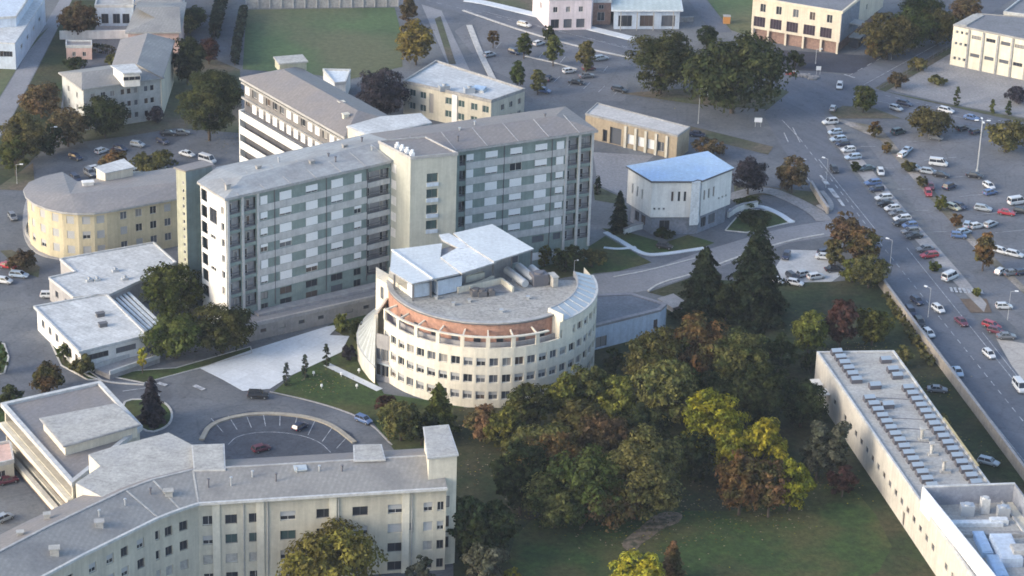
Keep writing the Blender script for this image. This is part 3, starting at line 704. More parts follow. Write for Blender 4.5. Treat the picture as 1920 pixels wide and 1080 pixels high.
for k in range(7):
    t = 0.08 + k * 0.14; a = e0.lerp(e1, t); c = a + nA * 7.4; m = MB(); m.bar((a.x, a.y, zz + .02), (c.x, c.y, zz + rise - .02), 0.16, 0.05); T.part(m, 'roof_seam', M_eave, rfo)
for k in range(6):
    t = 0.1 + k * 0.16; a = e1.lerp(e2, t); c = a + nB * 7.4; m = MB(); m.bar((a.x, a.y, zz + .02), (c.x, c.y, zz + rise - .02), 0.16, 0.05); T.part(m, 'roof_seam', M_eave, rfo)
for k in range(9):
    t = R_.random(); a = (e0.lerp(e1, t) if k < 5 else e1.lerp(e2, t)) + nA * (2 + 9 * R_.random()); m = MB(); m.tube((a.x, a.y, zz), (a.x, a.y, zz + 1.6), 0.16); m.tube((a.x, a.y, zz + 1.6), (a.x, a.y, zz + 1.8), 0.28); T.part(m, 'vent_pipe', M_steel if k % 2 else M_rail, rfo)
# front stair tower
ZT = 30.5
t0, t1 = vx(P(770, 299, ZT)), vx(P(857, 291, ZT)); tl = vx(P(733, 280, ZT)); tr = t1 + (tl - t0) * 1.6; tl2 = t0 + (tl - t0) * 1.6
tm = MB(); LT = dist(t0, t1); tr_ = []
for z in (26.3, 23.0, 19.7, 16.4):
    s = LT * 0.475; tr_.append((s - 1.15, s + 1.15, z - 1.0, z + 0.9)); window(T, t0, t1, s, z - 0.05, 2.3, 1.9, 0.35, frame=M_darkframe, glass=M_glass2, name='stair_window')
    b = MB(); d = (t1 - t0).normalized(); n = Vector((d.y, -d.x, 0)); c = t0 + d * s
    b.prism([c - d * 1.2, c + d * 1.2, c + d * 1.2 + n * 0.25, c - d * 1.2 + n * 0.25], z - 1.75, z - 1.02); T.part(b, 'stair_window_sill', W_blue)
tm.facade(t0, t1, 0, ZT, tr_, 0.4, 0); plainwall(tm, t1, tr, 0, ZT); plainwall(tm, tr, tl2, 0, ZT); plainwall(tm, tl2, t0, 0, ZT)
T.part(tm, 'stair_tower', W_tower)
for z in (27, 23.6, 20.2, 16.8, 13.4):
    d = (t0 - tl).normalized(); n = Vector((d.y, -d.x, 0)); b = MB(); c = tl + d * 1.2
    b.prism([c - d * 0.9, c + d * 0.7, c + d * 0.7 + n * 0.05, c - d * 0.9 + n * 0.05], z - 1.0, z + 0.8); T.part(b, 'glass_block_panel', W_white)
rf = MB(); pl = [t0, t1, tr, tl2]; rf.prism(offset_poly(pl, 0.15), ZT, ZT + 0.25, 1); parapet(rf, offset_poly(pl, 0.15), ZT + 0.25, 0.25, 0.35, 1)
rf.prism(offset_poly(pl, -0.15), ZT + 0.25, ZT + 0.3, 0); tro = T.part(rf, 'tower_roof', [R_brown, M_eave])
for k in range(4):
    c = tl.lerp(t0, 0.1 + k * 0.25) + (t1 - t0).normalized() * 0.9; m = MB(); m.box((c.x, c.y, ZT + 0.3), (0.8, 0.8, 0.8), 0.4); m.tube((c.x, c.y, ZT + 1.1), (c.x, c.y, ZT + 1.6), 0.3)
    T.part(m, 'roof_vent', M_blind, tro)
# service tower at the far left end
g = [vx(P(330, 316, 29)), vx(P(348, 322, 29)), vx(P(398, 311, 29)), vx(P(380, 304, 29))]
gm = MB(); gr = []
L = dist(g[0], g[1])
for i in range(12):
    z = 26.5 - i * 1.6; gr.append((L * 0.72 - 0.3, L * 0.72 + 0.3, z - 0.4, z + 0.4)); window(T, g[0], g[1], L * 0.72, z, 0.6, 0.8, 0.1, mull=0, name='stair_slot')
gm.facade(g[0], g[1], 0, 29, gr, 0.12, 0)
for i in (1, 2, 3): plainwall(gm, g[i], g[(i + 1) % 4], 0, 29, 1)
gm.prism(offset_poly(g, 0.3), 29, 29.3, 2); T.part(gm, 'service_tower', [W_olive, W_teal_shade, R_brown])
# flat white roof link at the back
lk = [vx(P(652, 240, 27)), vx(P(694, 259, 27)), vx(P(808, 233, 27)), vx(P(788, 216, 27)), vx(P(715, 222, 27))]
lm = MB(); lm.prism(lk, 0, 27, 0); lm.prism(offset_poly(lk, 0.2), 27, 27.4, 1); lm.prism(offset_poly(lk, -0.1), 27.4, 27.46, 2); T.part(lm, 'roof_link', [W_cream, M_gutter, R_white])

# ------------------------------------------------------------------ B  rear wing with balconies
ZW = 24.5
W0, W1 = vx(P(458, 150, ZW)), vx(P(648, 258, ZW)); dW = (W1 - W0).normalized(); nW = Vector((dW.y, -dW.x, 0)); WD = 13.0
wp = [W0, W1, W1 - nW * WD, W0 - nW * WD]
T = Thing('hospital_wing', 'rear hospital wing with grey hipped roof and white balcony bands facing the trees', 'hospital wing', (W0.x, W0.y, 0))
wm = MB(); LW = dist(W0, W1); ncol = int(LW / 2.85)
cols = [1.4 + i * 2.85 for i in range(ncol)]
def bl(i, j): return 0.0 if (j == 0 and i in (4, 5, 8, 11)) or (j == 1 and i in (13,)) or R_.random() < .08 else 1.0
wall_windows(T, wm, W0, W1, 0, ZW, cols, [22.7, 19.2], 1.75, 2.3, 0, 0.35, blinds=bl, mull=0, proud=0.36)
# the lower storeys have the balconies: dark sheets paint the recess shade behind white parapets
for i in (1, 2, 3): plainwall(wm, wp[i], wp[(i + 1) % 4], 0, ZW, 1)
T.part(wm, 'wall', [mat('render_dark_grey', (0.21, 0.20, 0.20), (0.16, 0.155, 0.155), 0.4, 0.9), W_cream2])  # one dark grey tone for the wall between the blinds
for k, z in enumerate((16.2, 12.8, 9.4, 6.0)):
    b = MB(); o = 1.3
    b.prism([W0 + nW * 0.0, W1, W1 + nW * o, W0 + nW * o], z - 0.25, z); b.prism([W0 + nW * (o - 0.15), W1 + nW * (o - 0.15), W1 + nW * o, W0 + nW * o], z, z + 1.5)
    b.prism([W0, W0 + dW * 0.2, W0 + dW * 0.2 + nW * o, W0 + nW * o], z, z + 1.5)
    T.part(b, 'balcony', W_white)
    b = MB(); b.prism([W0 + dW * .4, W1, W1 + nW * 0.06, W0 + dW * .4 + nW * 0.06], z + 0.1, z + 2.9); T.part(b, 'recess_shade', W_dark)
b = MB(); b.prism([W0 - dW * 0.2, W0 + dW * 0.15, W0 + dW * 0.15 + nW * 1.35, W0 - dW * 0.2 + nW * 1.35], 0, 17.9); T.part(b, 'end_wall', W_white)
for z in (24.1, 20.75, 17.4):
    b = MB(); b.prism([W0 - dW * .5, W1, W1 + nW * 0.55, W0 - dW * .5 + nW * 0.55], z - 0.45, z - 0.05); T.part(b, 'ledge', M_conc)
rf = MB(); hip(rf, wp, ZW, 2.4, 0.8, 6.5, 0, 1, 0.5); ro = T.part(rf, 'roof', [R_brown, M_eave])
c = P(545, 112, ZW + 2); b = MB(); b.box((c.x, c.y, ZW), (6.0, 4.2, 1.9), math.radians(20)); b.box((c.x, c.y, ZW + 1.9), (6.6, 4.8, 0.3), math.radians(20), 1)
T.part(b, 'lift_housing', [W_olive, R_light], ro)
for u, v in ((640, 205), (648, 228)):
    c = P(u, v, ZW + 1); b = MB(); b.box((c.x, c.y, ZW), (1.2, 0.9, 2.6), 0.5); b.box((c.x, c.y, ZW + 2.6), (1.5, 1.2, 0.2), 0.5); T.part(b, 'chimney', W_cream, ro)

# ------------------------------------------------------------------ generic block helper
def block(name, label, cat, poly, z0, z1, wallm, specs=None, group=None, at=None):
    """poly world corners counter-clockwise from near left; specs {edge: [(cols fractions, rows, w, h, kw)]}"""
    poly = [vx(p) for p in poly]; c = at or poly[0]
    T = Thing(name, label, cat, (c.x, c.y, 0), group); mb = MB()
    for i in range(len(poly)):
        A, B = poly[i], poly[(i + 1) % len(poly)]; L = dist(A, B); rr = []; dep = 0.22
        for (cs, rws, w, h, kw) in (specs or {}).get(i, []):
            kw = dict(kw); bf = kw.pop('bf', None); mf = kw.pop('only', None); dep = kw.pop('depth', 0.22)
            for a, f in enumerate(cs):
                for b_, z in enumerate(rws):
                    if mf and not mf(a, b_): continue
                    s = f * L
                    if s - w / 2 < 0.05 or s + w / 2 > L - 0.05: continue
                    rr.append((s - w / 2, s + w / 2, z - h / 2, z + h / 2)); window(T, A, B, s, z, w, h, dep - 0.01, blind=(bf(a, b_) if bf else 0.0), **kw)
        mb.facade(A, B, z0, z1, rr, dep, 0)
    T.part(mb, 'wall', wallm if isinstance(wallm, list) else [wallm]); T.poly = poly
    return T

def flatroof(T, poly, z, roofm, rim=None, rh=0.5, rw=0.3, ov=0.1, name='roof'):
    rf = MB(); p = offset_poly(poly, ov); rf.prism(p, z, z + 0.25, 1); parapet(rf, p, z + 0.25, rw, rh, 1)
    rf.prism(offset_poly(poly, ov - rw - 0.02), z + 0.25, z + 0.3, 0); return T.part(rf, name, [roofm, rim or M_gutter])

# ------------------------------------------------------------------ K  cream building with white roof behind the block
zk = 7.5; pk = [P(757, 156, zk), P(921, 193, zk), P(984, 171, zk), P(818, 118, zk)]
fk = lambda u: (u - 757) / (921 - 757)
T = block('outpatient_building', 'two storey cream building with a flat white roof behind the hospital block', 'building', pk, 0, zk, W_cream2,
          {0: [([fk(u) for u in (774, 794, 842, 866, 890, 911)], [5.6, 2.4], 1.7, 1.7, dict(glass=M_glass2)), ([fk(810)], [4.0], 1.2, 5.0, dict(mull=0))],
           1: [([0.35, 0.6, 0.85], [5.4, 2.4], 1.2, 1.5, {})]})
ro = flatroof(T, pk, zk, R_white, M_conc)
for u, v in ((833, 168), (880, 172)):
    c = P(u, v, zk + 0.5); b = MB(); b.box((c.x, c.y, zk + 0.3), (2.4, 1.6, 1.3), 0.3); b.tube((c.x, c.y, zk + 1.6), (c.x, c.y, zk + 2.1), 0.5); T.part(b, 'cooling_unit', M_steel, ro)
c = P(898, 168, zk + 0.5); b = MB(); b.box((c.x, c.y, zk + 0.3), (3.2, 3.0, 0.5), -0.3); b.box((c.x, c.y, zk + 0.8), (2.8, 2.6, 0.3), -0.3, 1); T.part(b, 'skylight', [M_gutter, R_blue], ro)
b = MB(); p = [vx(x) for x in pk]; d = (p[1] - p[0]).normalized(); n = Vector((d.y, -d.x, 0)); c = p[0].lerp(p[1], fk(854))
b.prism([c - d * .7, c + d * .7, c + d * .7 + n * .2, c - d * .7 + n * .2], 0, zk); T.part(b, 'pilaster', W_white)

# ------------------------------------------------------------------ J  long low beige building
zj = 5.5; pj = [P(1098, 216, zj), P(1270, 257, zj), P(1293, 241, zj), P(1120, 196, zj)]
fj = lambda u: (u - 1098) / (1270 - 1098)
T = block('garage_building', 'long low beige building with pale flat roof and one big dark gateway', 'garage', pj, 0, zj, W_beige,
          {0: [([fk2 for fk2 in [fj(1156)]], [2.1], 3.0, 4.1, dict(frame=M_darkframe, mull=0, depth=0.5, name='gate')), ([fj(1136)], [1.6], 1.2, 3.0, dict(frame=M_darkframe, mull=0, name='door', depth=0.5)),
               ([fj(u) for u in (1184, 1204, 1222, 1240)], [2.2], 1.9, 2.4, dict(bf=lambda a, b: 1.0 if a < 3 else 0.0, depth=0.5))]})
flatroof(T, pj, zj, mat('roof_membrane_beige', (0.52, 0.50, 0.48), (0.44, 0.425, 0.41), 0.2, 0.9), M_conc, 0.25)
p = [vx(x) for x in pj]; d = (p[1] - p[0]).normalized(); n = Vector((d.y, -d.x, 0))
for u in (1175, 1194, 1213, 1232, 1252):
    c = p[0].lerp(p[1], fj(u)); b = MB(); b.prism([c - d * .3, c + d * .3, c + d * .3 + n * .35, c - d * .3 + n * .35], 0, zj - 0.3); T.part(b, 'pilaster', W_cream)

# ------------------------------------------------------------------ I  white block with the blue roof
zi = 12.0; pi_ = [P(1178, 316, zi), P(1223, 343, zi), P(1297, 343, zi), P(1299, 341, zi), P(1315, 340, zi), P(1317, 341, zi), P(1373, 319, zi), P(1326, 289, zi), P(1252, 307, zi)]
pi_ = [vx(x) for x in pi_]
T = block('white_building', 'white two winged building with a pale blue metal roof and slit windows', 'building', pi_, 4.2, zi, W_white,
          {0: [([0.22, 0.42, 0.62], [8.2], 0.55, 2.3, dict(mull=0))],
           1: [([0.53, 0.70, 0.85], [8.9], 0.62, 2.3, dict(mull=0)), ([0.09, 0.21, 0.33], [6.1], 0.55, 0.55, dict(mull=0))],
           5: [([0.1, 0.25, 0.41], [8.7], 0.62, 2.3, dict(mull=0)), ([0.60, 0.72, 0.84], [6.6], 0.55, 0.55, dict(mull=0))]})
gf = offset_poly([pi_[0], pi_[1], pi_[2], pi_[5], pi_[6], pi_[7]], -0.7)
gm = MB()
for i in range(6):
    A, B = gf[i], gf[(i + 1) % 6]; L = dist(A, B); rr = []
    for f, w_ in ({0: ((0.3, 1.6), (0.6, 1.6)), 1: ((0.35, 2.2),), 3: ((0.2, 1.6), (0.5, 2.2))}.get(i, ())):
        rr.append((f * L - w_ / 2, f * L + w_ / 2, 1.0, 3.2)); window(T, A, B, f * L, 2.1, w_, 2.2, 0.2, frame=M_darkframe)
    gm.facade(A, B, 0, 4.2, rr, 0.2, 0)
gm.face([(x.x, x.y, 4.21) for x in reversed(pi_)], 1); T.part(gm, 'ground_floor', [W_base, W_base])
b = MB(); c3, c4 = pi_[3], pi_[4]; n = (pi_[2] - pi_[7]); n = Vector((n.x, n.y, 0)).normalized()
b.prism([c3 + n * 1.3, c4 + n * 1.3, c4 - n * 0.5, c3 - n * 0.5], 2.6, zi + 0.35); T.part(b, 'pier', R_metal2)
rf = MB(); ov = offset_poly(pi_, 0.35)
rf.prism(pi_, zi, zi + 0.12, 1)
zr = zi + 0.55; k0, k1 = ov[8], (ov[3] + ov[4]) / 2
def v3(p, z): return (p.x, p.y, z)
rf.prism([ov[0], ov[1], ov[2], k1, k0], zi + 0.12, zi + 0.5, 1); rf.prism([k1, ov[5], ov[6], ov[7], k0], zi + 0.123, zi + 0.503, 1)
rf.face([v3(ov[0], zr), v3(ov[1], zr), v3(ov[2], zr), v3(k1, zr + .1), v3(k0, zr + .5)], 0); rf.face([v3(k1, zr + .1), v3(ov[5], zr), v3(ov[6], zr), v3(ov[7], zr), v3(k0, zr + .5)], 0)
T.part(rf, 'roof', [R_blue, M_darkframe])
q = [P(1300, 395, 3.4), P(1322, 397, 3.4), P(1330, 388, 3.4), P(1308, 385, 3.4)]; b = MB(); b.prism(q, 3.3, 3.55)
for x in q[:2]: b.tube((x.x, x.y, 0), (x.x, x.y, 3.3), 0.12)
T.part(b, 'porch_canopy', M_conc)
# ------------------------------------------------------------------ D  curved yellow building
zd = 10.5
ev = [P(u, v, zd) for u, v in ((332, 373), (200, 397))]
arc_px = [(176, 400), (146, 401), (116, 398), (90, 392), (68, 383), (54, 371), (50, 359), (60, 346), (84, 336), (116, 328)]
arc = [vx(P(u, v, zd)) for u, v in arc_px]
poly = [vx(ev[1]), vx(ev[0]), vx(P(333, 318, zd)), vx(P(143, 346, zd))] + arc[::-1]
specs = {0: [([0.03 + 0.0, 0.235, 0.45, 0.655, 0.86], [9.0, 5.75, 2.5], 1.5, 1.7, dict(bf=lambda a, b: 0.0 if (a * 3 + b) % 4 else 1.0, bm=M_shut))]}
n0 = 4
for i in range(len(arc)):
    specs[n0 + i] = [([0.5], [9.0, 5.75, 2.5], 1.6, 1.7, dict(bf=lambda a, b: 1.0 if R_.random() < .7 else 0.5, bm=M_shut))]
T = block('curved_building', 'three storey yellow building with a rounded end and grey tiled roof', 'building', poly, 0, zd, W_yellow, specs)
rf = MB(); ovp = offset_poly(poly, 0.0)
def outw(p, q, r, d):
    e1 = (q - p).normalized(); e2 = (r - q).normalized(); n = Vector((e1.y, -e1.x, 0)) + Vector((e2.y, -e2.x, 0)); return q + n.normalized() * d
N_ = len(poly); ovp = [outw(poly[i - 1], poly[i], poly[(i + 1) % N_], 0.7) for i in range(N_)]
for i in range(N_):
    a, b_ = ovp[i], ovp[(i + 1) % N_]; c_, d_ = poly[(i + 1) % N_], poly[i]
    rf.prism([a, b_, c_, d_], zd - 0.02, zd + 0.4, 1)
pk0 = P(132, 364, zd + 1.9); pk1 = P(333, 341, zd + 1.9); ze = zd + 0.42
def e3(p): return (p.x, p.y, ze)
rf.face([e3(ovp[0]), e3(ovp[1]), pk1, pk0], 0); rf.face([e3(ovp[1]), e3(ovp[2]), pk1], 0); rf.face([e3(ovp[2]), e3(ovp[3]), pk0, pk1], 0)
for i in range(3, N_): rf.face([e3(ovp[i]), e3(ovp[(i + 1) % N_]), pk0], 0)
ro = T.part(rf, 'roof', [R_yel, M_eave])
q = [P(181, 337, zd), P(198, 347, zd), P(250, 336, zd), P(232, 322, zd)]; b = MB(); b.prism(q, zd, zd + 2.6); b.prism(offset_poly(q, 0.3), zd + 2.6, zd + 2.8, 1); T.part(b, 'roof_hut', [W_cream, R_white], ro)
c = P(165, 348, zd + 1); b = MB(); b.box((c.x, c.y, zd), (2.2, 1.2, 1.8), 0.3); b.box((c.x, c.y, zd + 1.8), (2.5, 1.5, 0.2), 0.3); T.part(b, 'chimney', W_white, ro)
pw = MB(); q = path([(62, 410), (50, 425), (47, 440), (58, 455), (78, 474), (110, 484)], 1)
for a, b_ in zip(q, q[1:]): pw.bar(a, b_, 0.3, 1.1)
tag(pw.build('garden_wall', M_conc), 'low curved concrete wall round the foot of the rounded yellow building', 'wall')

# ------------------------------------------------------------------ F  flat white roofed buildings at the left
zf = 4.5
pf = [P(92, 524, zf), P(138, 561, zf), P(205, 556, zf), P(262, 530, zf), P(330, 495, zf), P(288, 458, zf), P(113, 489, zf), P(141, 513, zf)]
T = block('flat_building', 'low building with a wide white flat roof below the yellow curved building', 'building', pf, 0, zf, W_grey,
          {0: [([0.3, 0.7], [2.5], 1.4, 1.4, dict(frame=M_darkframe))]})
flatroof(T, pf, zf, R_white, M_gutter, 0.3)
for u, v in ((216, 509), (167, 527), (182, 526), (234, 524)):
    c = P(u, v, zf + 0.3); b = MB(); b.box((c.x, c.y, zf + 0.3), (1.2, 1.0, 0.5), 0.5); b.tube((c.x, c.y, zf + 0.8), (c.x, c.y, zf + 1.3), 0.28); T.part(b, 'roof_vent', M_steel)
pf2 = [P(69, 579, zf), P(151, 661, zf), P(272, 631, zf), P(197, 556, zf)]
T = block('flat_building', 'square low building with white flat roof and two dark roof vents by the bend', 'building', pf2, 0, zf, W_white,
          {0: [([0.14, 0.3, 0.46], [2.5], 1.5, 1.6, dict(frame=M_darkframe)), ([0.62, 0.76, 0.9], [2.2], 1.3, 2.0, dict(frame=M_darkframe))], 1: [([0.27, 0.7], [3.0], 4.2, 1.2, dict(frame=M_darkframe, mull=3))]})
flatroof(T, pf2, zf, R_white, M_gutter, 0.3, 0.35, 0.5)
for u, v in ((188, 593), (193, 612)):
    c = P(u, v, zf + 0.3); b = MB(); b.box((c.x, c.y, zf + 0.3), (1.5, 0.9, 0.7), 0.5); b.box((c.x, c.y, zf + 1.0), (1.7, 1.1, 0.12), 0.5); T.part(b, 'roof_vent', M_darkframe)
T = Thing('glazed_roof', 'low glazed roof of white bars and dark panes between the flat building and trees', 'skylight', P(235, 590, 0))
b = MB(); q = [P(205, 558, 3.4), P(275, 622, 3.4), P(300, 605, 3.4), P(240, 548, 3.4)]; b.prism(q, 0, 3.2); T.part(b, 'wall', W_grey)
b = MB(); b.prism(q, 3.2, 3.4); T.part(b, 'glazing', M_glass)
for t in (0.02, 0.25, 0.48, 0.72, 0.97):
    a = q[0].lerp(q[3], t); c = q[1].lerp(q[2], t); b = MB(); b.bar((a.x, a.y, 3.4), (c.x, c.y, 3.4), 0.55, 0.25); T.part(b, 'bar', R_metal2)
T = Thing('ramp', 'pale concrete ramp with low side walls in front of the square flat roofed building', 'ramp', P(225, 680, 0))
q = [P(178, 700), P(206, 712), P(300, 680), P(275, 668)]; b = MB(); b.prism(q, 0, 1.0); T.part(b, 'deck', M_side)
for i, j in ((0, 3), (1, 2)):
    b = MB(); b.bar((q[i].x, q[i].y, 1.0), (q[j].x, q[j].y, 1.0), 0.3, 0.8); T.part(b, 'side_wall', M_gutter)

# ------------------------------------------------------------------ terrace under the hospital block
q = [P(455, 617, 3), P(724, 556, 3), P(742, 530, 3), P(560, 520, 3), P(440, 560, 3)]
LQ = dist(q[0], q[1]); fT = lambda u: (u - 455) / (724 - 455)
T = block('terrace', 'grey terrace with a row of small dark openings at the foot of the hospital block', 'terrace', q, 0, 3.0, mat('terrace_wall', (0.30, 0.285, 0.275), (0.24, 0.23, 0.225), 0.4, 0.9),
          {0: [([fT(u) for u in (493, 528, 564, 600, 655, 686)], [1.7], 1.3, 0.8, dict(frame=M_darkframe, mull=0))]})
b = MB(); b.prism([vx(x) for x in q], 3.0, 3.1); T.part(b, 'paving', M_lane)
b = MB(); b.bar((q[0].x, q[0].y, 3.1), (q[1].x, q[1].y, 3.1), 0.5, 0.7); T.part(b, 'parapet', M_side)
a, c = P(480, 590, 3.1), P(716, 535, 3.1); b = MB(); b.bar((a.x, a.y, 3.1), (c.x, c.y, 3.1), 2.2, 0.5); T.part(b, 'planter', W_grey)

# ------------------------------------------------------------------ H  low grey roofed building right of the round one
zh = 4.8; ph = [P(1085, 622, zh), P(1238, 584, zh), P(1250, 573, zh), P(1185, 553, zh), P(1105, 556, zh)]
T = block('low_building', 'low light blue building with a dark grey flat roof right of the round building', 'building', ph, 0, zh, W_blue,
          {0: [([0.28], [1.5], 2.6, 2.2, dict(frame=M_darkframe)), ([0.95], [2.3], 1.0, 2.0, dict(frame=M_darkframe))]})
flatroof(T, ph, zh, R_dkgrey, mat('rim_mauve', (0.30, 0.285, 0.29), (0.24, 0.225, 0.235)), 0.2, 0.9)
q = [P(1236, 560, 1.2), P(1262, 576, 1.2), P(1290, 570, 1.2), P(1262, 552, 1.2)]; T = Thing('service_hatch', 'grey square concrete cover beside the dark conifers', 'concrete cover', q[1]); b = MB(); b.prism(q, 0, 1.0); T.part(b, 'base', M_conc)
b = MB(); b.prism(offset_poly(q, 0.25), 1.0, 1.25); T.part(b, 'lid', M_side)
# ------------------------------------------------------------------ G  the round building
CX, CY, RR = -4.9, 442.9, 20.9
def pol(deg, r, cx=CX, cy=CY): a = math.radians(deg); return Vector((cx + r * math.sin(a), cy - r * math.cos(a), 0))
T = Thing('round_building', 'round cream building with rings of square windows, orange brick attic and white metal canopies', 'building', (CX, CY, 0))
ROUND = T
STEP = 6.45; PH0 = -62.0; NB = 25
wm = MB(); rowsG = [9.2, 5.85, 2.5]
angs = [PH0 + STEP * i for i in range(NB + 1)]
for i in range(NB):
    A, B = pol(angs[i], RR), pol(angs[i + 1], RR); L = dist(A, B); rr = []
    if i == 0: rws = [9.2]
    else: rws = rowsG
    mid = (angs[i] + angs[i + 1]) / 2; high = mid > 44
    top = 15.3 if high else 12.0
    for z in rws + ([12.75] if high else []):
        rr.append((L / 2 - 0.84, L / 2 + 0.84, z - 0.84, z + 0.84))
        window(T, A, B, L / 2, z, 1.68, 1.68, 0.37, frame=M_pale, mull=1, blind=(0.45 if R_.random() < .5 else 0.0), bm=M_shut, proud=0.12)
    wm.facade(A, B, 0, top, rr, 0.38, 0)
    if not high:   # inside of the terrace parapet
        a, b_ = pol(angs[i], RR - 0.4), pol(angs[i + 1], RR - 0.4)
        wm.face([(A.x, A.y, 12), (B.x, B.y, 12), (b_.x, b_.y, 12), (a.x, a.y, 12)], 0); wm.face([(b_.x, b_.y, 11), (a.x, a.y, 11), (a.x, a.y, 12), (b_.x, b_.y, 12)], 0)
# close the drum at the back
pA, pB = pol(angs[0], RR), pol(angs[-1], RR); pC = pol(118, RR); pD = pol(-100, RR * 0.9)
for a, b_, zt in ((pB, pC, 15.3), (pC, pD, 12), (pD, pA, 12)): plainwall(wm, a, b_, 0, zt)
T.part(wm, 'wall', W_rot)
fl = MB(); fl.face([(p.x, p.y, 11.0) for p in [pol(a, RR - 0.35) for a in angs] + [pC, pD]]); T.part(fl, 'terrace_floor', R_dkgrey)
# attic of orange brick under the gravel roof
RI = 18.2; ia = [-88 + 6.0 * i for i in range(32)]
bm_ = MB()
for a, b_ in zip(ia, ia[1:]):
    p, q = pol(a, RI), pol(b_, RI); bm_.face([(p.x, p.y, 11), (q.x, q.y, 11), (q.x, q.y, 15.5), (p.x, p.y, 15.5)])
T.part(bm_, 'brick_attic', W_brick)
bw_ = MB()
for i in range(16):
    p, q, r, s_ = pol(-62 + 6.6 * i, RI + .9), pol(-55.4 + 6.6 * i, RI + .9), pol(-55.4 + 6.6 * i, RI + .6), pol(-62 + 6.6 * i, RI + .6)
    bw_.prism([p, q, r, s_], 11, 12.25)
T.part(bw_, 'planter_wall', W_grey)
for a in range(-58, 40, 13):   # openings in the brick
    p, q = pol(a, RI + 0.03), pol(a + 5, RI + 0.03); window(T, p, q, dist(p, q) / 2, 12.3, 1.3, 2.0, 0.0, frame=M_darkframe, mull=0, name='terrace_door')
rf = MB(); edge = [pol(a, RI + 0.35) for a in ia]; inn = [pol(a, RI - 0.6) for a in ia]
rf.prism(edge, 15.5, 15.75, 1, 0); T_roof = T.part(rf, 'roof', [R_gravel, M_darkframe])
rm = MB()
for i in range(len(ia) - 1): rm.prism([edge[i], edge[i + 1], inn[i + 1], inn[i]], 15.752, 15.95)
T.part(rm, 'roof_rim', M_eave, T_roof)
# frame of posts and rail round the terrace, struts back to the brick
pa = [-62 + 12.9 * k for k in range(8)]
for k, a in enumerate(pa):
    p = pol(a, RR - 0.25); b = MB(); b.box((p.x, p.y, 12.0), (0.72, 0.4, 2.02), math.radians(a)); T.part(b, 'post', W_rot)
    q = pol(a, RI + 0.1); b = MB(); b.bar((p.x, p.y, 13.75), (q.x, q.y, 14.2), 0.26, 0.3); T.part(b, 'strut', W_rot)
rl = MB(); ra = [-62 + 3.225 * k for k in range(31)]
for a, b_ in zip(ra, ra[1:]):
    rl.prism([pol(a, RR), pol(b_, RR), pol(b_, RR - 0.5), pol(a, RR - 0.5)], 14.02, 14.26)
T.part(rl, 'rail', W_rot)
# glazed ring on the right half
gl = MB(); ga = [44 + 6.2 * k for k in range(11)]
for i, (a, b_) in enumerate(zip(ga, ga[1:])):
    p, q, r, s = pol(a, RR + 0.1), pol(b_, RR + 0.1), pol(b_, 17.3), pol(a, 17.3)
    gl.face([(p.x, p.y, 15.3), (q.x, q.y, 15.3), (r.x, r.y, 16.5), (s.x, s.y, 16.5)], 0)
    gl.prism([p, q, pol(b_, RR - 0.35), pol(a, RR - 0.35)], 15.302, 15.5, 1); gl.prism([s, r, pol(b_, 17.0), pol(a, 17.0)], 15.7, 16.65, 2)
    m0 = pol(a, RR - .2); m1 = pol(a, 17.4); gl.bar((m0.x, m0.y, 15.4), (m1.x, m1.y, 16.5), 0.16, 0.12, 1)
T.part(gl, 'glazed_ring', [R_glass, M_gutter, M_eave])
b = MB(); p, q = pol(44, RR), pol(44, 17.0); d = (q - p).normalized(); n = Vector((-d.y, d.x, 0))
b.prism([p, q, q + n * 0.3, p + n * 0.3], 11, 16.6); b.prism([p - n * 0.0, p + d * 2.2, p + d * 2.2 - n * 2.6, p - n * 2.4], 11, 14.2); T.part(b, 'end_wall', W_rot)
# left skirt with sloping corrugated roof
C2 = (-5.06, 435.57)
sk_px = [(722, 567), (705, 580), (688, 594), (676, 609), (670, 628), (671, 645), (679, 662), (692, 679), (703, 689)]
so_ = [vx(P(u, v, 3.4)) for u, v in sk_px]; ic = [vx(P(727, 560, 12.0)), vx(P(704, 592, 12.0)), vx(P(705, 593, 12.0))]
sm = MB()
for a, b_ in zip(so_[::-1], so_[::-1][1:]): pass
n_ = len(so_)
for i in range(n_ - 1):
    a, b_ = so_[i], so_[i + 1]; sm.face([(a.x, a.y, 0), (b_.x, b_.y, 0), (b_.x, b_.y, 3.4), (a.x, a.y, 3.4)])
endp = so_[-1]; ie = ic[2]
sm.face([(endp.x, endp.y, 0), (ie.x, ie.y, 0), (ie.x, ie.y, 12.0), (endp.x, endp.y, 3.4)])
T.part(sm, 'entrance_wall', W_rot)
sr_ = MB()
def icp(t):
    return ic[0].lerp(ic[1], t * 2) if t < .5 else ic[1].lerp(ic[2], t * 2 - 1)
K = 26
op = []
for k in range(K + 1):
    f = k / K * (n_ - 1); i = min(int(f), n_ - 2); op.append(so_[i].lerp(so_[i + 1], f - i))
for k in range(K):
    a, b_ = op[k], op[k + 1]; c_, d_ = icp((k + 1) / K), icp(k / K); z0 = 3.4 + (0.06 if k % 2 else 0)
    sr_.face([(a.x, a.y, z0), (b_.x, b_.y, z0), (c_.x, c_.y, 12.02), (d_.x, d_.y, 12.02)], k % 2)
T.part(sr_, 'sloping_roof', [mat('skirt_metal', (0.47, 0.51, 0.52), (0.41, 0.445, 0.455), 0.3, 0.5), mat('skirt_metal_dark', (0.36, 0.39, 0.40), (0.31, 0.34, 0.35), 0.3, 0.5)])
cb = MB()
for a, b_ in zip(op, op[1:]): cb.bar((a.x, a.y, 3.3), (b_.x, b_.y, 3.3), 0.35, 0.35)
T.part(cb, 'roof_edge', M_gutter)
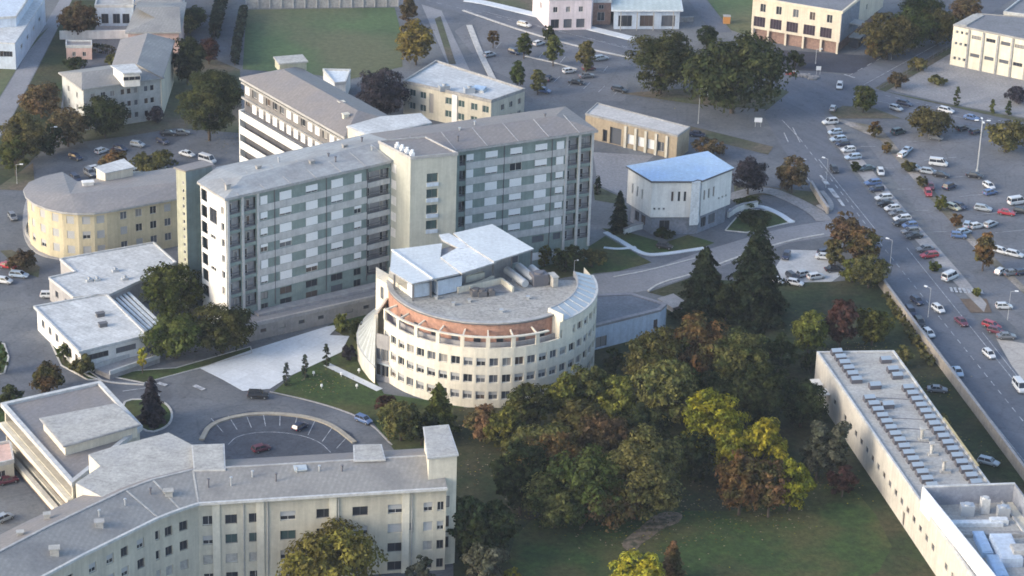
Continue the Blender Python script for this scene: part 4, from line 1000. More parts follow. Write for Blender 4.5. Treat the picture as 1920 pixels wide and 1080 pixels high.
b = MB(); b.bar((ie.x, ie.y, 0), (ie.x + 0.01, ie.y + 0.5, 0), 0.7, 12.3); b.bar((ic[0].x, ic[0].y, 11.9), (ic[1].x, ic[1].y, 11.9), 0.4, 0.4); T.part(b, 'pillar', W_rot)
# glazed entrance front between skirt and drum
ea, eb = vx(P(705, 712, 0)), pol(angs[1], RR); L = dist(ea, eb); em = MB(); rr = []
for f in (0.3, 0.7):
    for z in (2.2, 5.4): rr.append((f * L - 0.9, f * L + 0.9, z - 1.2, z + 1.2)); window(T, ea, eb, f * L, z, 1.8, 2.4, 0.2, mull=1, name='entrance_window')
em.facade(ea, eb, 0, 9.6, rr, 0.2); T.part(em, 'entrance_front', W_grey)
b = MB(); b.prism([vx(P(706, 712)), vx(P(738, 722)), vx(P(742, 712)), vx(P(712, 700))], 3.4, 3.7); T.part(b, 'entrance_canopy', R_glass)
# block under the canopies at the back
zc_ = 15.75
qb = [vx(P(768, 535, zc_)), vx(P(868, 512, zc_)), vx(P(990, 480, zc_)), vx(P(985, 455, zc_)), vx(P(920, 440, zc_)), vx(P(850, 445, zc_)), vx(P(745, 480, zc_)), vx(P(745, 510, zc_))]
b = MB(); b.prism(offset_poly([vx(P(776, 528, 19.6)), vx(P(866, 508, 19.6)), vx(P(990, 470, 19.6)), vx(P(922, 432, 19.6)), vx(P(850, 446, 19.6)), vx(P(745, 478, 19.6)), vx(P(740, 503, 19.6))], -2.2), 0, 19.3); T.part(b, 'rear_block', W_grey)
def canopy(px, z, m):
    q = [vx(P(u, v, z)) for u, v in px]; b = MB(); b.prism(q, z - 0.3, z, 1, 0); o = T.part(b, 'canopy', [m, M_eave]); return q
c1 = canopy([(731, 507), (772, 532), (867, 511), (826, 482), (829, 456), (735, 468)], 20.0, R_metal)
c2 = canopy([(826, 482), (866, 512), (931, 491), (880, 460), (868, 458)], 20.25, R_metal2)
c3 = canopy([(880, 461), (926, 490), (1001, 466), (923, 420), (850, 437)], 20.5, R_metal)
c4 = canopy([(829, 450), (862, 466), (885, 462), (842, 437), (823, 440)], 20.3, R_metal2)
a, b_ = vx(P(735, 469, 20.05)), vx(P(812, 523, 20.05)); b = MB(); b.bar((a.x, a.y, 20.03), (b_.x, b_.y, 20.03), 0.4, 0.25); T.part(b, 'roof_seam', R_metal2)
for u, v in ((740, 505), (775, 527), (808, 520), (864, 508), (925, 488), (960, 476), (997, 465)):
    p = P(u, v, 19.7); b = MB(); b.box((p.x, p.y, 15), (0.35, 0.35, 4.7)); T.part(b, 'canopy_post', M_darkframe)
for (u0, v0, u1, v1, dz) in ((768, 555, 804, 549, 2.6), (815, 550, 860, 540, 2.9)):
    a, c = P(u0, v0, zc_ + .2), P(u1, v1, zc_ + .2); b = MB(); b.bar((a.x, a.y, zc_ + .2), (c.x, c.y, zc_ + .2), 2.2, dz); T.part(b, 'plant_box', W_blue)
# stair walls at the left edge of the roof
b = MB(); sp_ = [vx(P(705, 500, 15)), vx(P(730, 515, 15)), vx(P(773, 555, 15)), vx(P(768, 562, 15)), vx(P(728, 534, 15)), vx(P(706, 520, 15))]
b.prism([sp_[0], sp_[1], sp_[4], sp_[5]], 0, 15.0); b.prism([sp_[1], sp_[2], sp_[3], sp_[4]], 11, 16.6); T.part(b, 'side_wall', W_rot)
window(T, sp_[5], sp_[4], dist(sp_[5], sp_[4]) * .5, 12.6, 1.2, 2.6, -0.02, mull=0)
# light well, ducts and boxes on the roof
def roofbar(u0, v0, u1, v1, w, h, m, name, z=15.76):
    a, c = P(u0, v0, z), P(u1, v1, z); b = MB(); b.bar((a.x, a.y, z), (c.x, c.y, z), w, h); return T.part(b, name, m)
roofbar(858, 549, 940, 531, 0.4, 1.1, W_cream, 'well_wall'); roofbar(940, 531, 962, 548, 0.4, 1.1, W_cream, 'well_wall')
pit = [vx(P(u, v, 15.78)) for u, v in ((862, 551), (955, 549), (938, 534))]; b = MB(); b.face([(p.x, p.y, 15.78) for p in pit]); T.part(b, 'well_floor', R_dkgrey)
for u, v, s in ((892, 553, 1.9), (903, 554, 1.6), (921, 553, 1.2)):
    p = P(u, v, 15.8); b = MB(); b.box((p.x, p.y, 15.8), (s, s, 1.0), 0.3); b.tube((p.x, p.y, 16.8), (p.x, p.y, 17.1), s * 0.4, n=12); T.part(b, 'fan_unit', M_darkframe)
for (u0, v0, u1, v1, r) in ((950, 507, 985, 533, 0.75), (972, 502, 1003, 526, 0.9), (996, 503, 1026, 526, 0.7)):
    a, c = P(u0, v0, 16.6), P(u1, v1, 16.6); b = MB(); b.tube((a.x, a.y, 16.7), (c.x, c.y, 16.7), r, n=14); b.box(((a.x + c.x) / 2, (a.y + c.y) / 2, 15.76), (1.2, 1.2, 0.8), 0.4); T.part(b, 'duct', M_steel, smooth=False)
p = P(1010, 532, 15.8); b = MB(); b.box((p.x, p.y, 15.8), (3.0, 2.4, 2.2), 0.4); b.tube((p.x, p.y, 18), (p.x, p.y, 18.3), 0.9, n=14); T.part(b, 'chiller', M_rail)
p = P(1037, 534, 15.8); b = MB(); b.box((p.x, p.y, 15.8), (1.0, 2.4, 1.9), 0.4); b.box((p.x, p.y, 17.7), (1.3, 2.6, 0.15), 0.4); T.part(b, 'air_unit', R_light)
roofbar(830, 500, 930, 500, 1.0, 1.2, W_cream, 'low_wall', 15.78); roofbar(870, 528, 905, 520, 1.4, 1.3, W_cream, 'roof_box', 15.78); roofbar(880, 545, 925, 525, 0.5, 0.9, W_cream, 'low_wall', 15.78)
for u, v in ((880, 566), (850, 572), (990, 560), (818, 560), (940, 585)):
    p = P(u, v, 15.8); b = MB(); b.box((p.x, p.y, 15.75), (0.5, 0.5, 0.5)); b.box((p.x, p.y, 16.25), (0.7, 0.7, 0.1)); T.part(b, 'roof_vent', M_steel)

# ------------------------------------------------------------------ Q  front building with the bent wing
zq = 15.0
eq = [vx(P(u, v, zq)) for u, v in ((-40, 1140), (60, 1088), (150, 1040), (225, 1003), (290, 971), (332, 955), (371, 943), (837, 914.5))]
T = Thing('front_building', 'long four storey cream building with a bent grey roof and a square end tower', 'building', (eq[6].x, eq[6].y, 0))
FRONT = T
wm = MB(); rowq = [11.7, 8.2, 4.7, 1.3]
def fq(i, u):
    a, b_ = eq[i], eq[i + 1]; ua, ub = Q((a.x, a.y, zq))[0], Q((b_.x, b_.y, zq))[0]; return dist(a, b_) * (u - ua) / (ub - ua)
cq = {1: [(95, 1.5), (128, 1.5)], 2: [(172, 1.5), (205, 1.5)], 3: [(232, 1.5), (262, 1.5)], 4: [(291, 1.5), (315, 1.4)], 5: [(343, 1.5)], 6: [(390, 1.9), (432, 1.9), (476, 1.9), (538, 2.5), (606, 2.5), (674, 2.5), (741, 2.5), (803, 1.5), (827, 1.15)], 0: [(0, 1.5), (40, 1.5)]}
lit = {(391, 2), (432, 2), (476, 2), (803, 1), (803, 2)}
for i in range(7):
    A, B = eq[i], eq[i + 1]; rr = []
    for (u, w_) in cq[i]:
        s = fq(i, u)
        for j, z in enumerate(rowq):
            rr.append((s - w_ / 2, s + w_ / 2, z - 0.85, z + 0.85)); r = R_.random()
            bl_ = 1.0 if (j == 2 and u < 500 and r < .85) or (u == 803 and j in (1, 2)) else (0.55 if r < .3 else (0.9 if r < .36 else 0.0))
            window(T, A, B, s, z, w_, 1.7, 0.33, frame=M_darkframe if r > .5 else M_pale, glass=M_glass2 if r > .85 else M_glass, blind=bl_, bm=M_shut if j < 2 else R_light)
    if i == 6:
        s = fq(6, 770); rr.append((s - .45, s + .45, 7.5, 9.0)); window(T, A, B, s, 8.25, 0.9, 1.5, 0.2, mull=0)
    wm.facade(A, B, 0, zq, rr, 0.34, 0)
DQ = 12.5
bq = []
for i in range(8):
    a = eq[max(i - 1, 0)]; c = eq[min(i + 1, 7)]; d = (c - a).normalized(); n = Vector((-d.y, d.x, 0)); k = 1.0
    bq.append(eq[i] + n * DQ)
for a, b_ in zip(bq[::-1], bq[::-1][1:]): plainwall(wm, a, b_, 0, zq)
plainwall(wm, eq[7], bq[7], 0, zq); plainwall(wm, bq[0], eq[0], 0, zq)
T.part(wm, 'wall', W_cream2)
for u in (404, 486, 622, 760):
    s = fq(6, u); d = (eq[7] - eq[6]).normalized(); n = Vector((d.y, -d.x, 0)); c = eq[6] + d * s; b = MB()
    b.prism([c - d * .6, c + d * .6, c + d * .6 + n * .2, c - d * .6 + n * .2], 0, zq - 0.1); T.part(b, 'pilaster', W_cream)
for u in (455, 500, 633, 772):
    s = fq(6, u); c = eq[6] + d * s; b = MB(); b.tube((c + n * .12).to_tuple()[:2] + (0,), (c + n * .12).to_tuple()[:2] + (zq,), 0.09, n=6); T.part(b, 'downpipe', M_eave)
rf = MB(); mid = []; fe = []; be = []
for i in range(8):
    d = (bq[i] - eq[i]).normalized(); fe.append(eq[i] - d * 0.9); be.append(bq[i] + d * 0.6); mid.append(eq[i] + d * DQ * 0.55)
ze = zq + 0.4
for i in range(7):
    rf.prism([fe[i], fe[i + 1], be[i + 1], be[i]], zq, zq + 0.38, 2)
    rf.face([up(fe[i], ze), up(fe[i + 1], ze), up(mid[i + 1], ze + 1.9), up(mid[i], ze + 1.9)], 0)
    rf.face([up(mid[i], ze + 1.9), up(mid[i + 1], ze + 1.9), up(be[i + 1], ze), up(be[i], ze)], 1)
ro = T.part(rf, 'roof', [R_front, R_brown, M_eave])
gt = MB()
for i in range(7): gt.bar((fe[i].x, fe[i].y, zq + 0.1), (fe[i + 1].x, fe[i + 1].y, zq + 0.1), 0.45, 0.42)
T.part(gt, 'gutter', M_gutter)
rd = MB()
for i in range(7): rd.bar((mid[i].x, mid[i].y, ze + 1.86), (mid[i + 1].x, mid[i + 1].y, ze + 1.86), 0.4, 0.14)
T.part(rd, 'ridge', M_eave, ro)
for k in range(10):
    c = mid[6].lerp(mid[7], 0.05 + k * .09) + (fe[6] - mid[6]).normalized() * (1.0 + 3.5 * R_.random()) if k < 7 else mid[3].lerp(mid[5], (k - 7) * .4) + (fe[4] - mid[4]).normalized() * 2.5
    m = MB(); m.tube((c.x, c.y, zq + .6), (c.x, c.y, zq + 2.6), .13); m.tube((c.x, c.y, zq + 2.6), (c.x, c.y, zq + 2.8), .24); T.part(m, 'vent_pipe', M_steel if k % 3 else M_rail, ro)
for i in (4, 5, 6):
    sb = MB(); sb.bar((fe[i].x, fe[i].y, ze), (mid[i].x, mid[i].y, ze + 1.9), 0.3, 0.06); T.part(sb, 'roof_seam', R_light, ro)
for u, v, s in ((563, 884, 1.6), (102, 1034, 1.3), (186, 984, 1.2), (316, 926, 1.2), (38, 1004, 0.9), (88, 970, 0.9)):
    p = P(u, v, zq + 1.5); b = MB(); b.box((p.x, p.y, zq + 0.6), (s, s * .8, 1.5), 0.2); b.box((p.x, p.y, zq + 2.1), (s * 1.3, s * 1.1, 0.15), 0.2); T.part(b, 'skylight_hatch' if s > 1.3 else 'roof_vent', R_glass if s > 1.5 else R_light, ro)
# flat light roof boxes behind the ridge
def slabbox(px, z, z0, mw_, mr, name, rim=None):
    q = [vx(P(u, v, z)) for u, v in px]; b = MB(); b.prism(q, z0, z - 0.3, 0); b.prism(offset_poly(q, 0.25) if len(q) == 4 else q, z - 0.3, z - 0.02, 2); b.prism(offset_poly(q, 0.05) if len(q) == 4 else q, z - 0.02, z + 0.02, 1)
    return T.part(b, name, [mw_, mr, rim or M_gutter]), q
slabbox([(666, 862), (720, 860), (713, 834), (665, 835)], 17.6, 0, W_cream2, R_light, 'stair_head')
slabbox([(366, 880), (420, 879), (418, 833), (362, 835)], 17.4, 0, W_cream2, R_light, 'stair_head')
slabbox([(142, 906), (200, 936), (292, 893), (364, 879), (360, 834), (316, 811), (205, 840), (166, 852), (188, 874)], 16.8, 0, W_cream, R_light, 'hall_roof')
# end tower
o, q = slabbox([(804, 857), (857, 851), (839, 797), (796, 801)], 20.0, 0, W_cream, R_light, 'end_tower')
A, B = q[0], q[1]; L = dist(A, B)
for z in (11.6, 8.0, 4.2): window(T, A, B, L * 0.62, z, 1.3, 2.0, -0.02, frame=M_darkframe, mull=0, name='tower_window')
# ------------------------------------------------------------------ Q2  block with parapet at the lower left
zb = 8.2
p2 = [vx(P(u, v, zb)) for u, v in ((136, 908), (262, 806), (186, 724), (8, 764))]
T = Thing('corner_block', 'flat brown roofed block with white rim and long balcony bands at the lower left', 'building', (p2[0].x, p2[0].y, 0))
CB = MB(); A, B = p2[3], p2[0]; L = dist(A, B); rr = []
for z_0, z_1 in ((5.7, 7.6), (1.7, 4.5)): rr.append((0.5, L - 0.5, z_0, z_1))
CB.facade(A, B, 0, zb, rr, 1.2, 0)
d = (B - A).normalized(); n = Vector((d.y, -d.x, 0))
pi2 = [A - n * 1.2, B - n * 1.2]; plainwall(CB, pi2[0], pi2[1], 0, zb, 1)
for i in range(3): plainwall(CB, p2[i], p2[i + 1], 0, zb, 0)
T.part(CB, 'wall', [W_cream2, mat('render_brown', (0.16, 0.12, 0.11), (0.12, 0.09, 0.085), 0.4, 0.9)])
W_br = mat('render_brown', (0.16, 0.12, 0.11), (0.12, 0.09, 0.085), 0.4, 0.9)
for z, o_ in ((4.6, 1.0), (0.7, 1.5)):
    b = MB(); b.prism([A, B, B + n * o_, A + n * o_], z - 0.3, z, 1); b.prism([A + n * (o_ - .9), B + n * (o_ - .9), B + n * o_, A + n * o_], z, z + 0.9); T.part(b, 'balcony', [W_cream, W_br])
rf = MB(); rf.prism(offset_poly(p2, 0.5), zb, zb + 0.3, 1); parapet(rf, offset_poly(p2, 0.5), zb + 0.3, 0.8, 0.5, 1); rf.prism(offset_poly(p2, -0.35), zb + 0.3, zb + 0.35, 0); ro = T.part(rf, 'roof', [R_brown, M_gutter])
q = [vx(P(u, v, zb + 2.2)) for u, v in ((122, 836), (257, 798), (214, 762), (81, 788))]; b = MB(); b.prism(q, zb, zb + 2.2); b.prism(offset_poly(q, 0.5), zb + 2.2, zb + 2.5, 1); b.prism(offset_poly(q, 0.3), zb + 2.5, zb + 2.56, 2); T.part(b, 'roof_hall', [W_cream, M_eave, R_light], ro)
q = [vx(P(u, v, 3.4)) for u, v in ((-60, 888), (26, 868), (20, 832), (-60, 848))]
T = block('low_house', 'small cream block with flat pinkish roof at the left edge above dark red saloon', 'building', q, 0, 3.4, W_cream2, {0: [([0.72], [1.8], 1.6, 1.2, {})]})
flatroof(T, q, 3.4, W_pink, M_gutter)

# ------------------------------------------------------------------ R  long building with rows of roof lights
zr_ = 7.8
ra_, rb_ = vx(P(1531, 664, zr_)), vx(P(1676, 662, zr_)); rc_, rd_ = vx(P(1735, 960, zr_)), vx(P(1852, 906, zr_))
dL = (rc_ - ra_).normalized(); dR = (rd_ - rb_).normalized(); rl_ = ra_ + dL * 92; rr_ = rb_ + dR * 92
pr = [rl_, rr_, rb_, ra_]; LL = 92.0
def sR(u, v): p = vx(P(u, v, 3.5)); return (p - ra_).dot(dL) / LL
sl_ = [0.03 + 0.034 * i for i in range(28)]
T = block('laboratory_building', 'long low cream building with rows of blue roof lights beside the avenue', 'building', pr, 0, zr_, mat('render_lab', (0.56, 0.53, 0.475), (0.48, 0.455, 0.41), 0.25, 0.9),
          {3: [([f for i, f in enumerate(sl_) if 2 < i and i not in (4, 21)], [3.9], 1.3, 1.1, dict(mull=0, frame=M_darkframe)), ([sl_[15] + .017], [1.4], 0.9, 2.6, dict(mull=0, frame=M_darkframe, name='door'))]}, at=ra_)
LAB = T
ro = flatroof(T, pr, zr_, R_light, M_gutter, 0.35, 0.35, 0.0)
nL = Vector((-dL.y, dL.x, 0))      # towards the building
if nL.dot(rb_ - ra_) < 0: nL = -nL
nR = Vector((-dR.y, dR.x, 0))
if nR.dot(ra_ - rb_) < 0: nR = -nR
ang = math.atan2(dL.y, dL.x) + math.pi / 2
mb = MB()
mb.prism([(-1.0, -0.62), (1.0, -0.62), (1.0, 0.62), (-1.0, 0.62)], 0, 0.75, 0)
mb.v += [(-0.95, -0.6, 0.77), (1.05, -0.6, 0.77), (1.05, 0.62, 0.77), (-0.95, 0.62, 0.77), (-0.95, 0.3, 1.15), (1.05, 0.3, 1.15)]
k = len(mb.v) - 6
for f, m_ in (((0, 1, 5, 4), 1), ((1, 2, 5), 0), ((3, 0, 4), 0), ((2, 3, 4, 5), 0), ((3, 2, 1, 0), 0)): mb.f.append(tuple(k + i for i in f)); mb.m.append(m_)
o = mb.build('roof_light', [plain('roof_light_base', (0.10, 0.10, 0.12), .7), plain('roof_light_pane', (0.30, 0.37, 0.45), 0.4)]); me_l = o.data; bpy.data.objects.remove(o)
def rlight(p, s): inst(me_l, 'roof_light', T.root, (p.x - T.o.x, p.y - T.o.y, zr_ + 0.3), ang, (s, s, s))
for i in range(6): rlight(ra_ + dL * (1.2 + i * 2.35) + nL * 3.4, 1.0)
for i in range(17): rlight(ra_ + dL * (20.5 + i * 2.35) + nL * 3.4, 1.0)
for u, v in ((1640, 726), (1664, 762)): rlight(vx(P(u, v, zr_ + .5)), 1.05)
for i in range(3): rlight(rb_ + dR * (4.2 + i * 2.6 + (1.5 if i else 0)) + nR * 3.0, 1.0)
for i in range(18): rlight(rb_ + dR * (16 + i * 2.4) + nR * 2.6, 1.0)
for u, v in ((1731, 828), (1749, 856), (1772, 888)):
    p = P(u, v, zr_); b = MB(); b.box((p.x, p.y, zr_ + .3), (1.7, 1.0, 0.35), 0.1); b.tube((p.x - .3, p.y, zr_ + .65), (p.x - .3, p.y, zr_ + 2.4), 0.32, n=10); b.box((p.x - .3, p.y, zr_ + 2.4), (0.95, 0.95, 0.2)); T.part(b, 'exhaust_stack', R_light, ro)
for s in (19.5, 27.5, 31.5, 36.5):
    a = ra_ + dL * s + nL * 5; c = ra_ + dL * s + Vector((1, 0.07, 0)) * 11; b = MB(); b.bar((a.x, a.y, zr_ + .302), (c.x, c.y, zr_ + .302), 0.18, 0.06); T.part(b, 'roof_joint', M_rail, ro)
a, c = rb_ + dR * 28, rb_ + dR * 46; b = MB(); b.bar((a.x, a.y, zr_ + .62), (c.x, c.y, zr_ + .62), 0.4, 0.12); T.part(b, 'yellow_coping', mat('coping_ochre', (0.50, 0.42, 0.24), (0.42, 0.35, 0.2), 0.5, 0.9))
for s in (3, 7): 
    a = ra_ + dL * s - nL * 1.0; c = a + dL * 2.6; b = MB(); b.bar((a.x, a.y, 4.0), (c.x, c.y, 4.0), 1.8, 0.25); T.part(b, 'side_canopy', W_white)
# plant enclosure with tall white screen
zs = 11.4
s0, s1, s2 = vx(P(1731, 913, zs)), vx(P(1903, 907, zs)), vx(P(1870, 1085, zs)); dS = (s2 - s0).normalized(); e2_ = s0 + dS * 46; s3 = s1 + dR * 46
rbp = rb_ + dR * (s1 - rb_).dot(dR)
ab = MB(); ab.prism([rbp, rbp + dR * 46, s3, s1], 0, zr_ + 0.28, 0); T.part(ab, 'annex', [W_cream])
b = MB()
def screen(b, a, c, z0, z1, t=0.35): b.bar((a.x, a.y, z0), (c.x, c.y, z0), t, z1 - z0)
screen(b, s0, e2_, zr_ - 0.6, zs); T.part(b, 'white_screen', mat('screen_white', (0.84, 0.84, 0.83), (0.80, 0.80, 0.80), 0.2, 0.6))
b = MB(); screen(b, s0 + Vector((.4, -.2, 0)), s1, zr_ + .3, zs - 0.02); T.part(b, 'louvre_screen', sheet('louvre_metal', (0.34, 0.36, 0.42), (0.24, 0.255, 0.30), 0.5, math.radians(90), 0.5, 0.2))
b = MB(); screen(b, s1, s3, zr_ + .3, zs - 0.01, 0.3); T.part(b, 'louvre_screen', W_base)
b = MB(); b.bar((s0.x, s0.y, zs - .02), (s1.x, s1.y, zs - .02), 0.5, 0.15); T.part(b, 'screen_cap', M_gutter)
for u, v, sx, sy, h, m_ in ((1812, 965, 2.2, 1.6, 1.9, M_steel), (1845, 960, 1.4, 1.4, 2.6, M_gutter), (1880, 968, 2.0, 1.4, 1.8, M_steel), (1828, 985, 9, 1.3, 0.6, R_metal2), (1872, 982, 3, 1.2, 0.9, R_metal2), (1855, 1005, 11, 1.2, 0.5, M_conc), (1885, 1040, 3.5, 8, 1.6, W_blue), (1842, 1025, 1.8, 7, 0.9, R_blue), (1870, 1070, 2.0, 7, 0.9, R_blue), (1912, 1050, 3.0, 2.6, 2.2, R_light)):
    p = P(u, v, zr_ + .3); b = MB(); b.box((p.x, p.y, zr_ + .3), (sx, sy, h), 0.08)
    if sx < 3 and h > 1.2: b.tube((p.x, p.y, zr_ + .3 + h), (p.x, p.y, zr_ + .5 + h), min(sx, sy) * .4, n=14)
    else: b.box((p.x, p.y, zr_ + .3 + h), (sx * .9, sy * .9, 0.12), 0.08)
    T.part(b, 'plant_unit', m_, ro)

# ------------------------------------------------------------------ O  office building, top right
zo = 11.0; po = [P(1412, -2, zo), P(1578, 25, zo), P(1660, -40, zo), P(1500, -62, zo)]
fo = lambda u: (u - 1412) / (1578 - 1412)
W_offc = mat('office_cream', (0.66, 0.59, 0.47), (0.58, 0.52, 0.42), 0.3, 0.9)
T = block('office_building', 'cream office building with a dark window band and brick ground floor at the crossroads', 'office', po, 3.2, zo, W_offc,
          {0: [([fo(u) for u in (1432, 1462, 1494, 1525, 1557)], [9.0], 1.5, 2.2, {}), ([fo(u) for u in (1427, 1458, 1489, 1521, 1552)], [5.2], 3.1, 2.7, dict(mull=3, frame=M_darkframe, glass=mat('glass_plum', (0.06, 0.045, 0.06), (0.04, 0.03, 0.045), 0.6, 0.2)))],
           1: [([0.3, 0.6], [7.0], 1.2, 1.5, {})]})
OFF = T
pp = [vx(x) for x in po]; ins = offset_poly(pp, -0.8); b = MB(); b.prism(ins, 0, 3.2); T.part(b, 'ground_floor', W_redbrick)
d = (pp[1] - pp[0]).normalized()
for t in (0.02, 0.2, 0.4, 0.6, 0.8, 0.985):
    c = pp[0].lerp(pp[1], t); b = MB(); b.box((c.x, c.y + .3, 0), (0.5, 0.5, 3.25), math.atan2(d.y, d.x)); T.part(b, 'column', W_offc)
flatroof(T, po, zo, R_dkgrey, W_offc, 0.4, 0.5, 0.4)
b = MB(); e = (pp[2] - pp[1]).normalized(); nn = Vector((e.y, -e.x, 0)); b.prism([pp[1], pp[1] + e * 14, pp[1] + e * 14 + nn * .15, pp[1] + nn * .15], 3.3, zo - .1); T.part(b, 'side_cladding', W_base)
for k, z in ((0, 6.2), (1, 2.6)):
    c = pp[1] + e * 9 + nn * 1.6; b = MB(); b.box((c.x, c.y, z), (4, 3, 0.3), math.atan2(e.y, e.x)); T.part(b, 'balcony', R_light)
c = pp[1] + e * 9 + nn * 1.6
b = MB(); b.box((c.x, c.y, 0), (3.2, 2.4, 2.6), math.atan2(e.y, e.x)); T.part(b, 'porch', W_dark)

# ------------------------------------------------------------------ P  pale panelled building, right edge
zp = 10.2; pp_ = [vx(P(1788, 49, zp)), vx(P(1960, 84, zp)), vx(P(1990, 40, zp)), vx(P(1832, 28, zp))]
fp = lambda u: (u - 1788) / (1960 - 1788)
T = block('panel_building', 'pale cream panelled building with strip windows and grey ribs beside the gravel yard', 'building', pp_, 0, zp, mat('panel_cream', (0.74, 0.68, 0.54), (0.66, 0.61, 0.49), 0.3, 0.9),
          {0: [([fp(1796), fp(1805), fp(1814)], [8.9, 5.9, 2.0], 0.7, 0.8, dict(mull=0)), ([fp(u) for u in (1833, 1860, 1888, 1914)], [8.4, 3.7], 2.5, 0.95, dict(frame=M_darkframe, mull=2))]})
A, B = pp_[0], pp_[1]; d = (B - A).normalized(); n = Vector((d.y, -d.x, 0))
for u in (1819, 1846, 1874, 1901, 1928):
    c = A.lerp(B, fp(u)); b = MB(); b.prism([c - d * .25, c + d * .25, c + d * .25 + n * .3, c - d * .25 + n * .3], 0, zp - .1); T.part(b, 'rib', M_conc)
flatroof(T, pp_, zp, R_dkgrey, M_conc, 0.25)
q = [P(1790, 47, zp + .3), P(1812, 49, zp + .3), P(1845, 30, zp + .3), P(1825, 28, zp + .3)]; b = MB(); b.prism([vx(x) for x in q], zp + .3, zp + .6); T.part(b, 'light_roof_part', R_light)
q = [vx(P(u, v, 8)) for u, v in ((1882, 26), (1990, 40), (1990, 5), (1915, 0))]
T = block('warehouse', 'grey roofed hall at the top right corner behind the panelled building', 'warehouse', q, 0, 8, W_cream); flatroof(T, q, 8, R_dkgrey, M_gutter)

# ------------------------------------------------------------------ L  villa-like complex, top left
zl = 10.0
q = [P(156, 168, zl), P(302, 147, zl), P(262, 119, zl), P(116, 139, zl)]
T = block('clinic_building', 'L shaped pale building with grey tiled hipped roofs among trees at the top left', 'building', q, 0, zl, mat('render_pale_blue', (0.46, 0.475, 0.47), (0.38, 0.395, 0.395), 0.4, 0.9),
          {0: [([0.5, 0.58, 0.67, 0.8, 0.88], [8.0, 5.0, 2.0], 1.0, 1.4, dict(mull=0)), ([0.12, 0.25, 0.37], [8.0, 5.0, 2.0], 1.2, 1.4, {})], 3: [([0.3, 0.7], [7.5, 4.5], 1.0, 1.4, {})]})
rf = MB(); hip(rf, [vx(x) for x in q], zl, 1.6, 0.6, 3.0); T.part(rf, 'roof', [R_front, M_eave])
q2 = [vx(P(u, v, zl + .2)) for u, v in ((214, 124), (302, 146), (324, 79), (229, 78))]
b = MB(); b.prism(q2, 0, zl + .2); T.part(b, 'rear_wing', W_cream2); rf = MB()
r = [q2[3], q2[0], q2[1], q2[2]]; rf.prism(offset_poly(q2, .5), zl + .2, zl + .55, 1); r = offset_poly(q2, .5); m0, m1 = (r[0] + r[1]) / 2, (r[2] + r[3]) / 2
zz = zl + .57; rf.face([up(r[1], zz), up(r[2], zz), up(m1, zz + 1.7), up(m0, zz + 1.7)], 0); rf.face([up(r[3], zz), up(r[0], zz), up(m0, zz + 1.7), up(m1, zz + 1.7)], 1); rf.face([up(r[0], zz), up(r[1], zz), up(m0, zz + 1.7)], 0); rf.face([up(r[2], zz), up(r[3], zz), up(m1, zz + 1.7)], 0)
T.part(rf, 'wing_roof', [R_front, R_yel])
q = [vx(P(u, v, zl + 3.4)) for u, v in ((232, 137), (262, 135), (250, 121), (212, 124))]; b = MB(); b.prism(q, zl, zl + 3.2); b.prism(offset_poly(q, .4), zl + 3.2, zl + 3.5, 1); T.part(b, 'lift_housing', [W_white, R_white])
window(T, q[0], q[1], dist(q[0], q[1]) / 2, zl + 2.0, 4.0, 1.0, -0.02, mull=2)
zk2 = 8.0; q = [vx(P(u, v, zk2)) for u, v in ((240, 62), (335, 61), (345, 8), (262, 8))]
T = block('pink_building', 'pink fronted building with a grey pyramid roof behind the L shaped clinic', 'building', q, 0, zk2, W_pink, {0: [([0.18, 0.38, 0.58, 0.8], [6.2], 0.9, 0.8, dict(mull=0)), ([0.18, 0.38, 0.58, 0.8], [3.4], 0.9, 1.4, dict(mull=0))]})
rf = MB(); hip(rf, q, zk2, 2.6, 0.6); T.part(rf, 'roof', [R_front, M_eave])
q = [vx(P(u, v, 8)) for u, v in ((256, 8), (340, 8), (345, -30), (262, -30))]
T = block('white_house', 'white gabled house cut by the top edge behind the pink building', 'house', q, 0, 8, W_white, {0: [([0.2, 0.5, 0.8], [5.5], 1.1, 1.5, {})]}); rf = MB(); hip(rf, q, 8, 2.0, 0.5); T.part(rf, 'roof', [R_front, M_eave])
q = [vx(P(u, v, 5)) for u, v in ((178, 14), (250, 14), (252, -30), (190, -30))]
T = block('shed', 'pale blue shed with dark doors at the top edge left of the white house', 'shed', q, 0, 5, W_blue, {0: [([0.25, 0.55, 0.8], [2.0], 1.8, 2.6, dict(frame=M_darkframe))]}); flatroof(T, q, 5, R_light)
b = MB(); a, c = P(112, 74), P(243, 72); b.bar((a.x, a.y, 0), (c.x, c.y, 0), 0.35, 2.0); b.bar((a.x, a.y, 2.0), (c.x, c.y, 2.0), 0.5, 0.25); tag(b.build('yard_wall', W_white), 'long thin white wall running left from the pink building', 'wall')
q = [vx(P(u, v, 3)) for u, v in ((124, 90), (172, 90), (172, 80), (124, 80))]
T = block('small_shed', 'small pink shed below the long white yard wall', 'shed', q, 0, 3, W_pink, {0: [([0.3, 0.7], [1.4], 0.9, 1.2, {})]}); flatroof(T, q, 3, R_brown)

